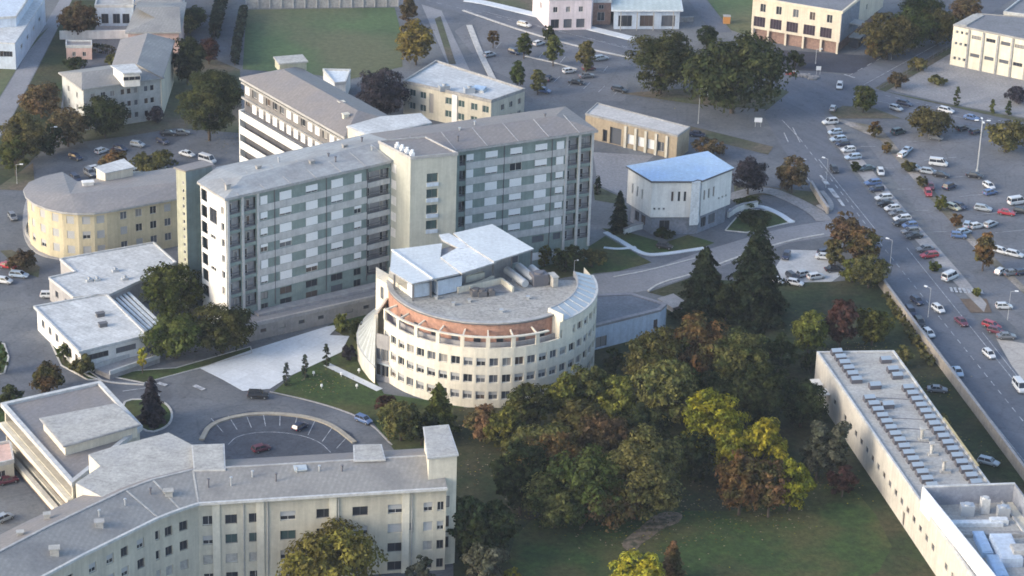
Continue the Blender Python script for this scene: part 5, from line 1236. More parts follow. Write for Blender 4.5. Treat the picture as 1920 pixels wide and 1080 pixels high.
# ------------------------------------------------------------------ M  pale blue works halls, top left corner
for lab, px, z in (('long pale blue flat roofed hall in the top left corner', ((-40, 80), (28, 83), (84, 0), (40, -10), (-40, 40)), 6.5), ('second pale hall with a white roof edge at the very top left', ((-40, 38), (30, 34), (62, -14), (-40, -14)), 9.0)):
    q = [vx(P(u, v, z)) for u, v in px]
    T = block('works_hall', lab, 'hall', q, 0, z, W_blue, {0: [([0.25, 0.5, 0.75], [z * .6], 3.0, 1.4, dict(mull=3, frame=M_darkframe))], 1: [([0.2, 0.4, 0.6, 0.8], [z * .55], 2.2, 1.2, dict(mull=2))]})
    flatroof(T, q, z, mat('roof_pale_blue', (0.55, 0.62, 0.70), (0.44, 0.50, 0.58), 0.15, 0.6), M_gutter, 0.3) if len(q) == 4 else T.part((lambda m_: (m_.prism(q, z, z + .3), m_)[1])(MB()), 'roof', R_white)
# ------------------------------------------------------------------ N  shops at the top edge
q = [vx(P(u, v, 8)) for u, v in ((1030, 2), (1110, 0), (1120, -30), (1000, -30))]
T = block('shop_house', 'pale pink house with dark shop windows at the top edge beside the road', 'house', q, 0, 8, mat('render_pale_pink', (0.70, 0.62, 0.64), (0.62, 0.55, 0.57), 0.3, 0.9), {0: [([0.15, 0.45, 0.75], [1.8], 2.2, 2.4, dict(frame=M_darkframe)), ([0.15, 0.45, 0.75], [5.6], 1.2, 1.5, {})], 3: [([0.5], [4.5], 1.4, 1.6, {})]}); flatroof(T, q, 8, R_light)
q = [vx(P(u, v, 6)) for u, v in ((1110, 5), (1146, 5), (1150, -20), (1112, -20))]
T = block('brown_house', 'narrow brown house wedged between the pink shop house and the canopy hall', 'house', q, 0, 6, W_redbrick, {0: [([0.5], [2.2], 2.0, 2.4, {}), ([0.5], [4.8], 1.4, 1.2, {})]}); flatroof(T, q, 6, R_brown)
q = [vx(P(u, v, 5)) for u, v in ((1152, 20), (1275, 20), (1268, -22), (1150, -22))]
T = block('canopy_hall', 'hall with pale ribbed roof and an open dark front at the top edge', 'hall', q, 0, 5, W_blue, {0: [([0.17, 0.5, 0.83], [2.2], 3.6, 3.0, dict(frame=M_darkframe, mull=2))]})
rf = MB(); rf.prism(offset_poly(q, 0.8), 5, 5.35, 1); rf.prism(offset_poly(q, 0.5), 5.35, 5.4, 0); T.part(rf, 'roof', [sheet('roof_glasshouse', (0.50, 0.56, 0.55), (0.34, 0.40, 0.39), 1.6, 0.0, stain=(0.42, 0.47, 0.46)), R_metal2])
for t in (0.1, 0.35, 0.6, 0.9):
    c = q[0].lerp(q[1], t); b = MB(); b.box((c.x, c.y - 1.2, 0), (0.25, 0.25, 5.0)); T.part(b, 'column', M_conc)
a, c = P(1165, 46), P(1300, 40); b = MB(); b.bar((a.x, a.y, 0), (c.x, c.y, 0), 0.3, 1.2); b.bar((a.x, a.y, 1.2), (c.x, c.y, 1.2), 0.4, 0.15); tag(b.build('low_wall', M_conc), 'low pale wall in front of the open canopy hall', 'wall')
# small white building behind the rear wing
q = [vx(P(u, v, 4)) for u, v in ((628, 160), (648, 158), (657, 135), (606, 134))]
T = block('white_shed', 'small white flat roofed shed peeping out behind the rear hospital wing', 'shed', q, 0, 4, W_white, {0: [([0.5], [2.0], 1.0, 1.6, {})]}); flatroof(T, q, 4, R_metal2)

# ------------------------------------------------------------------ walls and fences
def longwall(name, label, pts, h, th, m, post=None, it=1):
    q = path(pts, it); T = Thing(name, label, 'wall', q[0]); b = MB()
    for a, c in zip(q, q[1:]): b.bar((a.x, a.y, 0), (c.x, c.y, 0), th, h)
    T.part(b, 'wall', m); b = MB()
    for a, c in zip(q, q[1:]): b.bar((a.x, a.y, h), (c.x, c.y, h), th + .15, 0.12)
    T.part(b, 'coping', M_side); return T
longwall('boundary_wall', 'long beige boundary wall between the wooded lawn and the avenue', [(1646, 532), (1700, 606), (1800, 738), (1935, 920), (2150, 1213)], 2.3, 0.4, M_wallb)
longwall('boundary_wall', 'short beige boundary wall at the car park entrance by the reddish trees', [(1520, 352), (1538, 382), (1552, 402)], 1.6, 0.4, M_wallb)
longwall('garden_wall', 'low white wall at the left foot of the white blue roofed building', [(1170, 440), (1188, 432), (1220, 426)], 1.3, 0.5, W_white)
longwall('garden_wall', 'low white wall at the right foot of the white blue roofed building', [(1365, 408), (1385, 394), (1420, 388)], 1.3, 0.5, W_white)
T = Thing('concrete_fence', 'tall grey concrete panel fence behind the playing field', 'fence', P(470, 14)); a, c = P(462, 16), P(746, 12); b = MB(); b.bar((a.x, a.y, 0), (c.x, c.y, 0), 0.15, 2.6); T.part(b, 'panels', M_conc)
for i in range(14):
    p = a.lerp(c, i / 13); b = MB(); b.box((p.x, p.y - .15, 0), (0.3, 0.3, 2.8)); T.part(b, 'post', M_eave)
T = Thing('yard_fence', 'thin dark railing fence along the gravel yard road', 'fence', P(1650, 168)); pts = path([(1648, 170), (1700, 140), (1790, 86)], 1); b = MB()
for a, c in zip(pts, pts[1:]): b.bar((a.x, a.y, 0.4), (c.x, c.y, 0.4), 0.06, 0.08); b.bar((a.x, a.y, 1.2), (c.x, c.y, 1.2), 0.06, 0.08)
T.part(b, 'rail', M_rail)
for i in range(18):
    p = pts[0].lerp(pts[-1], i / 17); b = MB(); b.box((p.x, p.y, 0), (0.12, 0.12, 1.4)); T.part(b, 'post', M_rail)
# ------------------------------------------------------------------ trees
import numpy as np
LEAF = {
 'green': leafmat('leaf_green', (0.046, 0.062, 0.018), (0.075, 0.085, 0.026)),
 'dark': leafmat('leaf_dark', (0.028, 0.040, 0.017), (0.046, 0.055, 0.022)),
 'olive': leafmat('leaf_olive', (0.085, 0.085, 0.032), (0.12, 0.105, 0.038)),
 'brown': leafmat('leaf_brown', (0.105, 0.068, 0.038), (0.085, 0.068, 0.034)),
 'red': leafmat('leaf_red', (0.075, 0.036, 0.030), (0.055, 0.032, 0.024)),
 'russet': leafmat('leaf_russet', (0.155, 0.086, 0.036), (0.095, 0.084, 0.034)),
 'yellow': leafmat('leaf_yellow', (0.28, 0.24, 0.024), (0.16, 0.17, 0.026)),
 'autumn': leafmat('leaf_yellow_brown', (0.20, 0.17, 0.040), (0.13, 0.105, 0.034)),
 'deep': leafmat('leaf_deep_olive', (0.034, 0.044, 0.017), (0.060, 0.062, 0.024)),
 'ygreen': leafmat('leaf_yellow_green', (0.145, 0.145, 0.032), (0.085, 0.098, 0.026)),
 'mix': leafmat('leaf_mixed_autumn', (0.135, 0.126, 0.042), (0.062, 0.074, 0.027)),
 'mixbrown': leafmat('leaf_mixed_brown', (0.14, 0.078, 0.042), (0.072, 0.070, 0.028)),
 'grey': leafmat('leaf_grey_green', (0.085, 0.085, 0.060), (0.055, 0.060, 0.040)),
 'purple': leafmat('leaf_purple', (0.052, 0.044, 0.052), (0.038, 0.036, 0.046)),
 'conifer': leafmat('needle_dark', (0.018, 0.028, 0.016), (0.030, 0.038, 0.020)),
 'bluegreen': leafmat('needle_blue', (0.045, 0.060, 0.045), (0.035, 0.046, 0.036)),
}
M_bark = mat('bark', (0.10, 0.08, 0.065), (0.065, 0.052, 0.045), 2.0, 1.0, 5)

def pack(pos, t, b, ls, n, g):
    s = ls * (0.55 + 0.8 * g.random(n))[:, None]; s2 = s * (0.55 + 0.4 * g.random(n))[:, None]
    V = np.stack([pos - t * s - b * s2 * 0.6, pos - t * s * .2 - b * s2, pos + t * s + b * s2 * .3, pos - t * s * .1 + b * s2], 1).reshape(-1, 3)
    V[:, 2] = np.maximum(V[:, 2], 0.15)
    me = bpy.data.meshes.new('crown'); me.vertices.add(n * 4); me.vertices.foreach_set('co', V.astype(np.float32).ravel())
    me.loops.add(n * 4); me.loops.foreach_set('vertex_index', np.arange(n * 4, dtype=np.int32))
    me.polygons.add(n); me.polygons.foreach_set('loop_start', np.arange(0, n * 4, 4, dtype=np.int32)); me.polygons.foreach_set('loop_total', np.full(n, 4, dtype=np.int32))
    me.update(calc_edges=True); me.materials.append(LEAF['green']); return me

def leaves_mesh(shape, Rm, Hm, seed):
    """thousands of leaf sized faces spread through a lumpy crown, real size in metres"""
    g = np.random.default_rng(seed * 97 + int(Rm * 10))
    C = []; Rb = []
    z0 = {'round': 0.05, 'tall': 0.04, 'bush': 0.0, 'loose': 0.08, 'cone': 0.03, 'column': 0.02, 'broad': 0.05}[shape]
    if shape in ('cone', 'column'):
        nb = 70 if shape == 'cone' else 22
        for i in range(nb):
            t = (i + g.random()) / nb; z = z0 + (1 - z0) * t
            r = ((1 - t) ** 0.8 * 0.85 + 0.04) if shape == 'cone' else (0.62 * (1 - t ** 3) + 0.1)
            a = g.random() * 6.283; rr = r * (0.55 + 0.5 * g.random())
            C.append((rr * math.cos(a) * Rm, rr * math.sin(a) * Rm, (z - (0.03 * rr if shape == 'cone' else 0)) * Hm)); Rb.append(Rm * (0.10 + 0.16 * (1 - t)) if shape == 'cone' else Rm * 0.45)
    else:
        nb = {'round': 110, 'tall': 90, 'bush': 40, 'loose': 36, 'broad': 130}[shape]
        for i in range(nb):
            d = g.normal(size=3); d /= np.linalg.norm(d)
            k = 0.50 + 0.36 * g.random() if i > nb * 0.2 else 0.3 * g.random()
            w_ = 1.0
            zz = d[2] * k
            if shape == 'tall': w_ = 0.95 - 0.35 * max(0, zz)
            zc = z0 + (1 - z0) * (0.5 + 0.5 * zz)
            C.append((d[0] * k * Rm * w_, d[1] * k * Rm * w_, zc * Hm)); Rb.append(Rm * (0.15 + 0.15 * g.random()))
    C = np.array(C); Rb = np.array(Rb)
    if shape == 'cone':     # dense layered boughs from the ground to the tip
        n = int(min(15000, 420 * Rm * Rm * (Hm / (2 * Rm)) ** .5 + 900)); t = 1 - np.sqrt(g.random(n)); a = g.random(n) * 6.283
        lobes = 0.80 + 0.26 * np.sin(a * 5 + np.floor(t * 11) * 2.4) + 0.16 * np.sin(a * 3 - np.floor(t * 11) * 1.3)
        saw = (t * 11) % 1.0; r = ((1 - t) ** 0.68 * (1.05 - 0.34 * saw) + 0.02) * lobes * (0.55 + 0.5 * np.sqrt(g.random(n)))
        z = (0.02 + 0.98 * t) * Hm - 0.05 * r * Hm * .3
        pos = np.stack([np.cos(a) * r * Rm, np.sin(a) * r * Rm, z], 1); nrm = np.stack([np.cos(a) * .5, np.sin(a) * .5, np.full(n, .8)], 1) + g.normal(size=(n, 3)) * .4
        nrm /= np.linalg.norm(nrm, axis=1)[:, None]; ls = 0.22 + 0.02 * Rm
        tt = np.cross(nrm, g.normal(size=(n, 3))); tt /= np.linalg.norm(tt, axis=1)[:, None]; b = np.cross(nrm, tt)
        return pack(pos, tt, b, ls, n, g)
    ls = 0.25 + 0.009 * Rm
    if shape in ('cone',): ls *= 0.85
    n = int({'round': 95, 'tall': 95, 'bush': 70, 'loose': 60, 'cone': 120, 'column': 30, 'broad': 95}[shape] * Rm * Rm / (ls / 0.45) ** 2 * 0.9 * (Hm / (2 * Rm)) ** 0.7) + 250
    n = min(n, 26000)
    p_ = Rb ** 2 / (Rb ** 2).sum(); idx = g.choice(len(C), n, p=p_)
    d = g.normal(size=(n, 3)); d /= np.linalg.norm(d, axis=1)[:, None]
    d[:, 2] = np.where(g.random(n) < 0.75, np.abs(d[:, 2]), d[:, 2])
    rad = Rb[idx] * (0.55 + 0.5 * g.random(n))
    sq = np.array([1, 1, 0.8 if shape != 'cone' else 0.45])
    pos = C[idx] + d * rad[:, None] * sq
    out = pos - np.array([0, 0, Hm * 0.45]); out /= (np.linalg.norm(out, axis=1)[:, None] + 1e-6)
    nrm = d * 1.0 + out * 0.35 + g.normal(size=(n, 3)) * 0.38 + np.array([0, 0, 0.25]); nrm /= np.linalg.norm(nrm, axis=1)[:, None]
    t = np.cross(nrm, g.normal(size=(n, 3))); t /= np.linalg.norm(t, axis=1)[:, None]; b = np.cross(nrm, t)
    return pack(pos, t, b, ls, n, g)

def trunk_mesh(shape, Rm, Hm, seed):
    rg = random.Random(seed); mb = MB(); r = 0.09 + 0.035 * Rm
    top = 0.9 if shape in ('cone', 'column') else 0.55
    mb.tube((0, 0, 0), (0.1, 0.05, Hm * top * .5), r, r * .75, 8); mb.tube((0.1, 0.05, Hm * top * .5), (0, 0, Hm * top), r * .75, r * .3, 8)
    if shape not in ('cone', 'column'):
        for i in range(6):
            a = i * 1.05 + rg.random() * .5; z = Hm * (0.2 + 0.25 * rg.random())
            mb.tube((0.05, 0.02, z), (math.cos(a) * Rm * .55, math.sin(a) * Rm * .55, z + Hm * .25), r * .4, r * .12, 6)
    else:
        for i in range(8):
            a = i * 2.4; z = Hm * (0.12 + 0.08 * i); k = Rm * 0.6 * (1 - z / Hm)
            mb.tube((0, 0, z), (math.cos(a) * k, math.sin(a) * k, z - .02 * Hm), r * .25, r * .1, 5)
    o = mb.build('trunk', M_bark); me = o.data; bpy.data.objects.remove(o); return me

TM = {}; SEED = [0]
def tree(u, vt, vb, w, shape, leaf, label, group=None, name=None, cat=None):
    m = mpp(u, vb); Rt = w * m / 2 * {'cone': 1.2, 'column': 1.1, 'loose': 1.1}.get(shape, 1.14); p = P(u, vb)
    Ht = max(1.0, hgt(u, vb, vt) - (0.22 * Rt if shape not in ('cone', 'column') else 0))
    cls = min((1.0, 1.6, 2.5, 3.6, 5.0, 7.0, 9.5), key=lambda c: abs(math.log(c / Rt)))
    ratio = Ht / Rt; rc = min((0.9, 1.3, 1.7, 2.2, 3.0, 4.5, 6.5), key=lambda c: abs(math.log(c / ratio)))
    SEED[0] += 1; var = SEED[0] % 2 if cls < 5 else SEED[0] % 3
    k = (shape, cls, rc, var)
    if k not in TM: TM[k] = (leaves_mesh(shape, cls, cls * rc, var + 1 + len(TM)), trunk_mesh(shape, cls, cls * rc, var))
    cm, tm_ = TM[k]
    nm = name or {'cone': 'conifer', 'column': 'columnar_tree', 'bush': 'bush'}.get(shape, 'tree')
    root = bpy.data.objects.new(nm, None); COL.objects.link(root); root.location = p
    root.rotation_euler = (0, 0, (SEED[0] * 1.7) % 6.28); tag(root, label, cat or {'bush': 'bush'}.get(shape, 'tree'), group)
    sc_ = (Rt / cls, Rt / cls, Ht / (cls * rc))
    c = inst(cm, 'crown', root, (0, 0, 0), 0, sc_); c.material_slots[0].link = 'OBJECT'; c.material_slots[0].material = LEAF[leaf]
    inst(tm_, 'trunk', root, (0, 0, 0), 0, sc_)
    return root

gW = 'trees of the grove right of the round building'; gP = 'trees in the top car park'; gR = 'trees along the avenue'; gL = 'trees at the top left'
for a in [
 # top left
 (393, 108, 264, 122, 'round', 'deep', 'big round olive green tree left of the rear hospital wing', gL),
 (352, 58, 158, 70, 'round', 'dark', 'dark tree right of the L shaped clinic, behind the big round tree', gL),
 (392, 66, 120, 40, 'round', 'red', 'small dark reddish tree above the big round tree', gL),
 (197, 170, 258, 92, 'round', 'dark', 'dense dark green tree in front of the L shaped clinic', gL),
 (78, 148, 222, 78, 'round', 'brown', 'brownish tree left of the L shaped clinic, beside the access road', gL),
 (44, 198, 305, 88, 'tall', 'olive', 'tall olive tree at the left edge beside the access road', gL),
 (128, 192, 275, 76, 'round', 'brown', 'brown olive tree between the tall olive tree and the dense dark tree', gL),
 (95, 225, 290, 60, 'bush', 'dark', 'low dark tree under the brownish ones near the leaning pole', gL),
 (150, -5, 68, 76, 'round', 'brown', 'russet brown tree at the top edge beside the access road', gL),
 (30, 240, 330, 60, 'bush', 'green', 'low green thicket at the far left lawn edge', gL),
 (276, 178, 222, 24, 'cone', 'conifer', 'small dark conifer in front of the clinic wall', gL),
 (290, 195, 228, 40, 'bush', 'purple', 'low dark shrub at the foot of the clinic wall', gL),
 (140, 102, 132, 42, 'bush', 'dark', 'dark shrub below the small pink shed', gL),
 (215, 98, 122, 40, 'bush', 'olive', 'row of pale shrubs behind the clinic left of its rear wing', gL),
 (212, 278, 318, 52, 'bush', 'russet', 'orange brown bush above the yellow curved building', None),
 (290, 276, 325, 84, 'bush', 'olive', 'wide olive brown bush behind the yellow curved building', None),
 (365, 5, 55, 50, 'round', 'dark', 'dark tree left of the clipped hedge at the top edge', gL),
 (350, 20, 66, 36, 'round', 'olive', 'small olive tree beside the pink building', gL),
 # top centre
 (780, 28, 122, 70, 'round', 'autumn', 'yellow brown autumn tree at the corner of the playing field', None),
 (766, -8, 45, 36, 'tall', 'brown', 'thin brown tree at the top edge above the yellow brown one', None),
 (716, 118, 220, 96, 'round', 'purple', 'dark purple tree between rear wing and white roofed building', None),
 (762, 150, 195, 34, 'round', 'brown', 'small brown tree against the cream wall with white roof', None),
 (982, 56, 110, 34, 'tall', 'green', 'small dark green tree, leftmost of the upper car park row', gP),
 (1037, 58, 124, 36, 'tall', 'green', 'small green tree with bare stem in the top car park', gP),
 (1028, 42, 78, 24, 'bush', 'dark', 'small dark bush by the road above the top car park', gP),
 (1098, 68, 138, 38, 'tall', 'olive', 'small olive tree, rightmost of the top car park', gP),
 (970, 108, 168, 32, 'tall', 'green', 'narrow green tree, lower left of the top car park', gP),
 (1008, 124, 178, 32, 'tall', 'olive', 'narrow olive tree behind the long beige roof', gP),
 (924, 52, 90, 24, 'loose', 'brown', 'thin brown sapling at the left side of the top car park', gP),
 (1238, 42, 176, 132, 'round', 'deep', 'big dark green tree beside the top car park, the smaller of two', None),
 (1372, 46, 212, 190, 'round', 'deep', 'largest dark tree at the crossroads, right of its neighbour', None),
 (1325, 40, 90, 40, 'round', 'dark', 'small dark tree behind the two big crossroads trees', None),
 # top right
 (1662, 12, 112, 100, 'round', 'olive', 'olive tree right beside the cream office building', gR),
 (1708, 6, 88, 90, 'round', 'green', 'green tree in the middle of the row along the upper right road', gR),
 (1756, 8, 84, 84, 'round', 'olive', 'olive tree at the right end of the row along the upper right road', gR),
 (1640, 62, 112, 50, 'bush', 'russet', 'yellow brown bush in front of the office side wall', gR),
 (1808, -12, 45, 60, 'round', 'brown', 'brown purple tree at the top edge above the panelled building', gR),
 (1730, -12, 30, 80, 'round', 'green', 'green treetop cut by the top edge right of the office', gR),
 (1490, 88, 128, 40, 'bush', 'dark', 'dark shrub in front of the office building entrance', None),
 (1618, 150, 212, 46, 'round', 'green', 'lone green tree at the tip of the crossroads island', gR),
 (1742, 194, 256, 82, 'round', 'olive', 'spreading olive tree at the upper edge of the right car park', gR),
 (1885, 216, 285, 80, 'round', 'olive', 'olive tree beside the tall white light mast', gR),
 (1793, 164, 198, 12, 'column', 'green', 'slim dark green cypress on the gravel yard edge', gR),
 (1860, 188, 212, 12, 'column', 'green', 'left one of two little columnar shrubs by the gravel yard', gR),
 (1890, 190, 215, 12, 'column', 'green', 'right one of two little columnar shrubs by the gravel yard', gR),
 (1906, 156, 192, 46, 'bush', 'purple', 'dark purple bush on the gravel yard at the right edge', None),
 (1757, 138, 158, 36, 'bush', 'olive', 'low straggling bush in the middle of the gravel yard', None),
 (1680, 128, 166, 40, 'bush', 'brown', 'brown thicket along the gravel yard fence', None),
 (1720, 104, 134, 36, 'bush', 'olive', 'olive thicket along the upper gravel yard fence', None),
 (1640, 224, 258, 30, 'bush', 'russet', 'orange shrub at the head of the right car park', None),
 (1662, 262, 288, 20, 'bush', 'russet', 'small orange shrub in the planting strip below the first', None),
 (1702, 296, 322, 26, 'bush', 'olive', 'small olive shrub in the upper planting strip', None),
 (1728, 326, 352, 22, 'bush', 'olive', 'small green shrub in the planting strip beside dark red cars', None),
 (1762, 362, 396, 26, 'bush', 'ygreen', 'yellowish shrub in the middle of the planting strip', None),
 (1792, 396, 424, 24, 'bush', 'russet', 'rusty shrub in the lower planting strip', None),
 (1842, 428, 508, 46, 'tall', 'russet', 'yellow brown young tree in the lower right car park', gR),
 (1604, 300, 322, 18, 'bush', 'green', 'little green shrub in the gap of the slanted car row', None),
 (1752, 486, 508, 24, 'bush', 'green', 'small green shrub above the white van', None),
 (1830, 536, 556, 16, 'bush', 'ygreen', 'tiny yellow green shrub by the crossing', None),
 # right centre
 (1484, 284, 362, 60, 'round', 'brown', 'brown tree between the white building and avenue, right of two', gR),
 (1402, 286, 365, 66, 'round', 'purple', 'dark tree right behind the white blue roofed building', gR),
 (1330, 250, 296, 64, 'bush', 'brown', 'brown bushes between the beige building and white building', None),
 (1582, 384, 472, 66, 'tall', 'brown', 'brown tree at the upper end of the avenue tree group', gR),
 (1618, 418, 496, 66, 'round', 'mixbrown', 'reddish brown tree in the middle of the avenue tree group', gR),
 (1565, 440, 500, 44, 'bush', 'olive', 'olive tree at the left of the avenue tree group', gR),
 (1628, 468, 540, 70, 'round', 'olive', 'olive green tree at the lower end of the avenue tree group', gR),
 (1598, 480, 530, 50, 'bush', 'ygreen', 'yellow green shrub beside the pale small car park', gR),
 (1316, 462, 600, 88, 'cone', 'conifer', 'dark spruce, left of the two tall conifers', None),
 (1412, 412, 602, 112, 'cone', 'conifer', 'tallest dark conifer, right of the two tall ones', None),
 (1360, 520, 606, 80, 'bush', 'dark', 'dark low growth between the two tall conifers', None),
 (1160, 356, 434, 34, 'cone', 'conifer', 'dark cypress beside the left wall of the white building', None),
 (1120, 332, 364, 14, 'column', 'conifer', 'small slim cypress at the right end of the hospital block', None),
 (1245, 424, 446, 40, 'bush', 'dark', 'dark hedge shrub at the left front of the white building', None),
 (1415, 390, 416, 66, 'bush', 'dark', 'dark rounded shrubs on the kerbed island right of the white building', None),
 (1400, 366, 386, 50, 'bush', 'green', 'green shrubs behind the right corner of the white building', None),
 (1090, 432, 470, 34, 'bush', 'dark', 'dark bush against the base of the hospital block right end', None),
 (1060, 450, 510, 60, 'bush', 'dark', 'dark green shrub bed behind the round building roof', None),
 (1020, 452, 500, 30, 'bush', 'ygreen', 'yellow green shrub left in the bed behind the round building', None),
 (1110, 462, 500, 50, 'bush', 'olive', 'olive ground shrubs at the bend of the white path', None),
 # left centre
 (322, 480, 600, 118, 'round', 'green', 'dark green tree at the left corner of the hospital block', None),
 (330, 578, 672, 110, 'round', 'green', 'broad green tree in front of the block, left of a pair', None),
 (418, 556, 664, 112, 'round', 'deep', 'broad dark green tree in front of the block, right of a pair', None),
 (90, 668, 738, 64, 'tall', 'mixbrown', 'dark brownish tree at the lower left road bend', None),
 (285, 704, 792, 46, 'cone', 'purple', 'small dark conifer on the lawn island at the bend', None),
 (15, 716, 775, 62, 'bush', 'dark', 'dark thicket at the left edge above the corner block', None),
 (155, 658, 706, 46, 'bush', 'olive', 'olive bush at the corner of the square flat building', None),
 (120, 640, 680, 26, 'bush', 'green', 'small green bush on the narrow strip by the flat building', None),
 (267, 645, 700, 20, 'loose', 'yellow', 'thin yellow sapling beside the ramp', None),
 (40, 466, 508, 56, 'bush', 'brown', 'brownish hedge at the left edge above the light blue car', None),
 (-2, 636, 700, 40, 'bush', 'green', 'green bush cut by the left edge at the road bend', None),
 (537, 682, 722, 13, 'column', 'bluegreen', 'left one of three slim columnar trees by the white forecourt', 'slim trees by the forecourt'),
 (572, 666, 708, 13, 'column', 'bluegreen', 'middle one of three slim columnar trees by the white forecourt', 'slim trees by the forecourt'),
 (612, 646, 688, 14, 'column', 'conifer', 'right one of three slim columnar trees, darkest, by the forecourt', 'slim trees by the forecourt'),
 (640, 585, 622, 34, 'bush', 'ygreen', 'yellow green shrub at the terrace foot near the round building', None),
 (672, 590, 640, 36, 'bush', 'dark', 'dark shrub between the forecourt and the curved entrance roof', None),
 (655, 642, 676, 30, 'bush', 'purple', 'dark shrub at the forecourt tip beside the path', None),
 (722, 732, 774, 40, 'bush', 'red', 'dark red bush at the entrance of the round building', None),
 # grove
 (752, 738, 826, 88, 'tall', 'mix', 'green autumn tree in front of the round building, far left', gW),
 (822, 716, 812, 62, 'cone', 'ygreen', 'pointed yellow green conifer in front of the round building', gW),
 (790, 775, 835, 80, 'bush', 'dark', 'dark undergrowth above the square end tower', gW),
 (915, 750, 830, 90, 'tall', 'mixbrown', 'brown tree before the lower windows of the round building', gW),
 (985, 706, 812, 92, 'tall', 'mix', 'olive tree covering the right base of the round building', gW),
 (1050, 686, 800, 80, 'tall', 'ygreen', 'yellow green tree at the right foot of the round building', gW),
 (1100, 660, 790, 84, 'tall', 'mix', 'tall olive green tree right of the round building', gW),
 (1155, 690, 800, 84, 'tall', 'ygreen', 'light yellowish tree in the upper middle of the grove', gW),
 (1150, 648, 700, 46, 'bush', 'dark', 'dark green shrub below the light blue wall', gW),
 (1225, 600, 740, 120, 'round', 'mix', 'large olive tree left in the back row of the grove', gW),
 (1300, 578, 720, 130, 'round', 'russet', 'orange topped tree at the back of the grove', gW),
 (1385, 606, 740, 120, 'round', 'mix', 'grey green tree at the back right of the grove', gW),
 (1250, 660, 800, 130, 'round', 'mix', 'rounded dark olive tree in the middle of the grove', gW),
 (1420, 670, 810, 120, 'round', 'dark', 'very dark tree at the right side of the grove', gW),
 (1010, 780, 910, 130, 'round', 'mix', 'olive green tree at the upper left of the grove front', gW),
 (1130, 765, 890, 120, 'round', 'brown', 'reddish brown tree in the centre of the grove', gW),
 (1030, 795, 930, 120, 'round', 'russet', 'brown red tree left of the grove centre', gW),
 (975, 806, 965, 110, 'round', 'dark', 'dark tree at the left front corner of the grove', gW),
 (1090, 825, 990, 140, 'broad', 'green', 'big dark green tree at the grove front, left middle', gW),
 (1200, 790, 975, 160, 'broad', 'olive', 'biggest olive tree at the grove front', gW),
 (1140, 885, 985, 120, 'round', 'mixbrown', 'low brownish tree at the very front edge of the grove', gW),
 (1330, 720, 860, 116, 'round', 'yellow', 'bright yellow green tree in the grove', gW),
 (1300, 800, 905, 80, 'round', 'dark', 'dark tree under the bright yellow green one', gW),
 (1424, 765, 900, 96, 'tall', 'yellow', 'yellow green tree behind the orange brown ones', gW),
 (1385, 832, 966, 100, 'round', 'russet', 'orange brown tree at the grove front right', gW),
 (1440, 850, 970, 80, 'round', 'mixbrown', 'brownish red tree between the orange and yellow trees', gW),
 (1480, 845, 958, 84, 'tall', 'yellow', 'yellow tree at the right front corner of the grove', gW),
 (1366, 800, 905, 76, 'round', 'yellow', 'small bright yellow tree below the tall yellow green one', gW),
 (1500, 700, 800, 90, 'round', 'dark', 'dark tree beside the long low building end', gW),
 (1556, 764, 898, 92, 'loose', 'grey', 'grey green bare looking tree leaning over the long building', None),
 (1530, 800, 900, 70, 'tall', 'grey', 'grey green tree left of the bare looking one', None),
 (1578, 866, 932, 58, 'bush', 'red', 'dark wine red shrub at the wall of the long building', None),
 (1515, 574, 664, 68, 'round', 'ygreen', 'yellowish tree left of the dark red one near the wall', None),
 (1574, 544, 654, 66, 'tall', 'red', 'dark red brown tree between two yellowish ones', None),
 (1634, 572, 648, 70, 'round', 'ygreen', 'yellowish tree right of the dark red one near the wall', None),
 (1690, 640, 690, 40, 'bush', 'olive', 'olive scrub on the verge inside the boundary wall', None),
 (1760, 770, 810, 44, 'bush', 'olive', 'scrub beside the grey parked car inside the wall', None),
 (1040, 865, 990, 120, 'round', 'mix', 'dark olive tree low at the grove front, left of the biggest', gW),
 (945, 748, 850, 80, 'tall', 'ygreen', 'slender yellow green tree at the left end of the grove', gW),
 (1200, 745, 860, 100, 'round', 'dark', 'dense dark tree filling the middle of the grove', gW),
 (1090, 735, 860, 110, 'tall', 'olive', 'pale olive tree at the left middle of the grove', gW),
 (1340, 690, 790, 110, 'round', 'dark', 'dark tree right behind the bright yellow green one', gW),
 (1455, 610, 700, 70, 'bush', 'dark', 'dark growth at the back right corner of the grove', gW),
 (1520, 640, 700, 46, 'bush', 'dark', 'dark shrub at the upper corner of the long building', None),
 # bottom
 (616, 975, 1125, 180, 'round', 'autumn', 'big yellow brown tree in front of the cream facade', None),
 (905, 1012, 1115, 104, 'loose', 'grey', 'pale grey green tree at the bottom by the end tower', None),
 (790, 1035, 1110, 60, 'loose', 'grey', 'small greyish tree in front of the facade at the bottom', None),
 (1192, 1022, 1115, 104, 'tall', 'yellow', 'bright yellow tree cut by the bottom edge', None),
 (1258, 1012, 1092, 48, 'cone', 'mixbrown', 'small brown conifer right of the yellow bottom tree', None),
 (872, 905, 1045, 84, 'tall', 'dark', 'black green tree beside the square end tower', None),
 (930, 930, 1040, 90, 'round', 'dark', 'dark shaded tree between the end tower and the grove', None),
 (890, 960, 1075, 70, 'bush', 'dark', 'dark undergrowth at the foot of the end tower', None),
 (960, 1062, 1110, 50, 'bush', 'yellow', 'yellow leaves of a small tree at the bottom edge', None),
]:
    tree(*a)

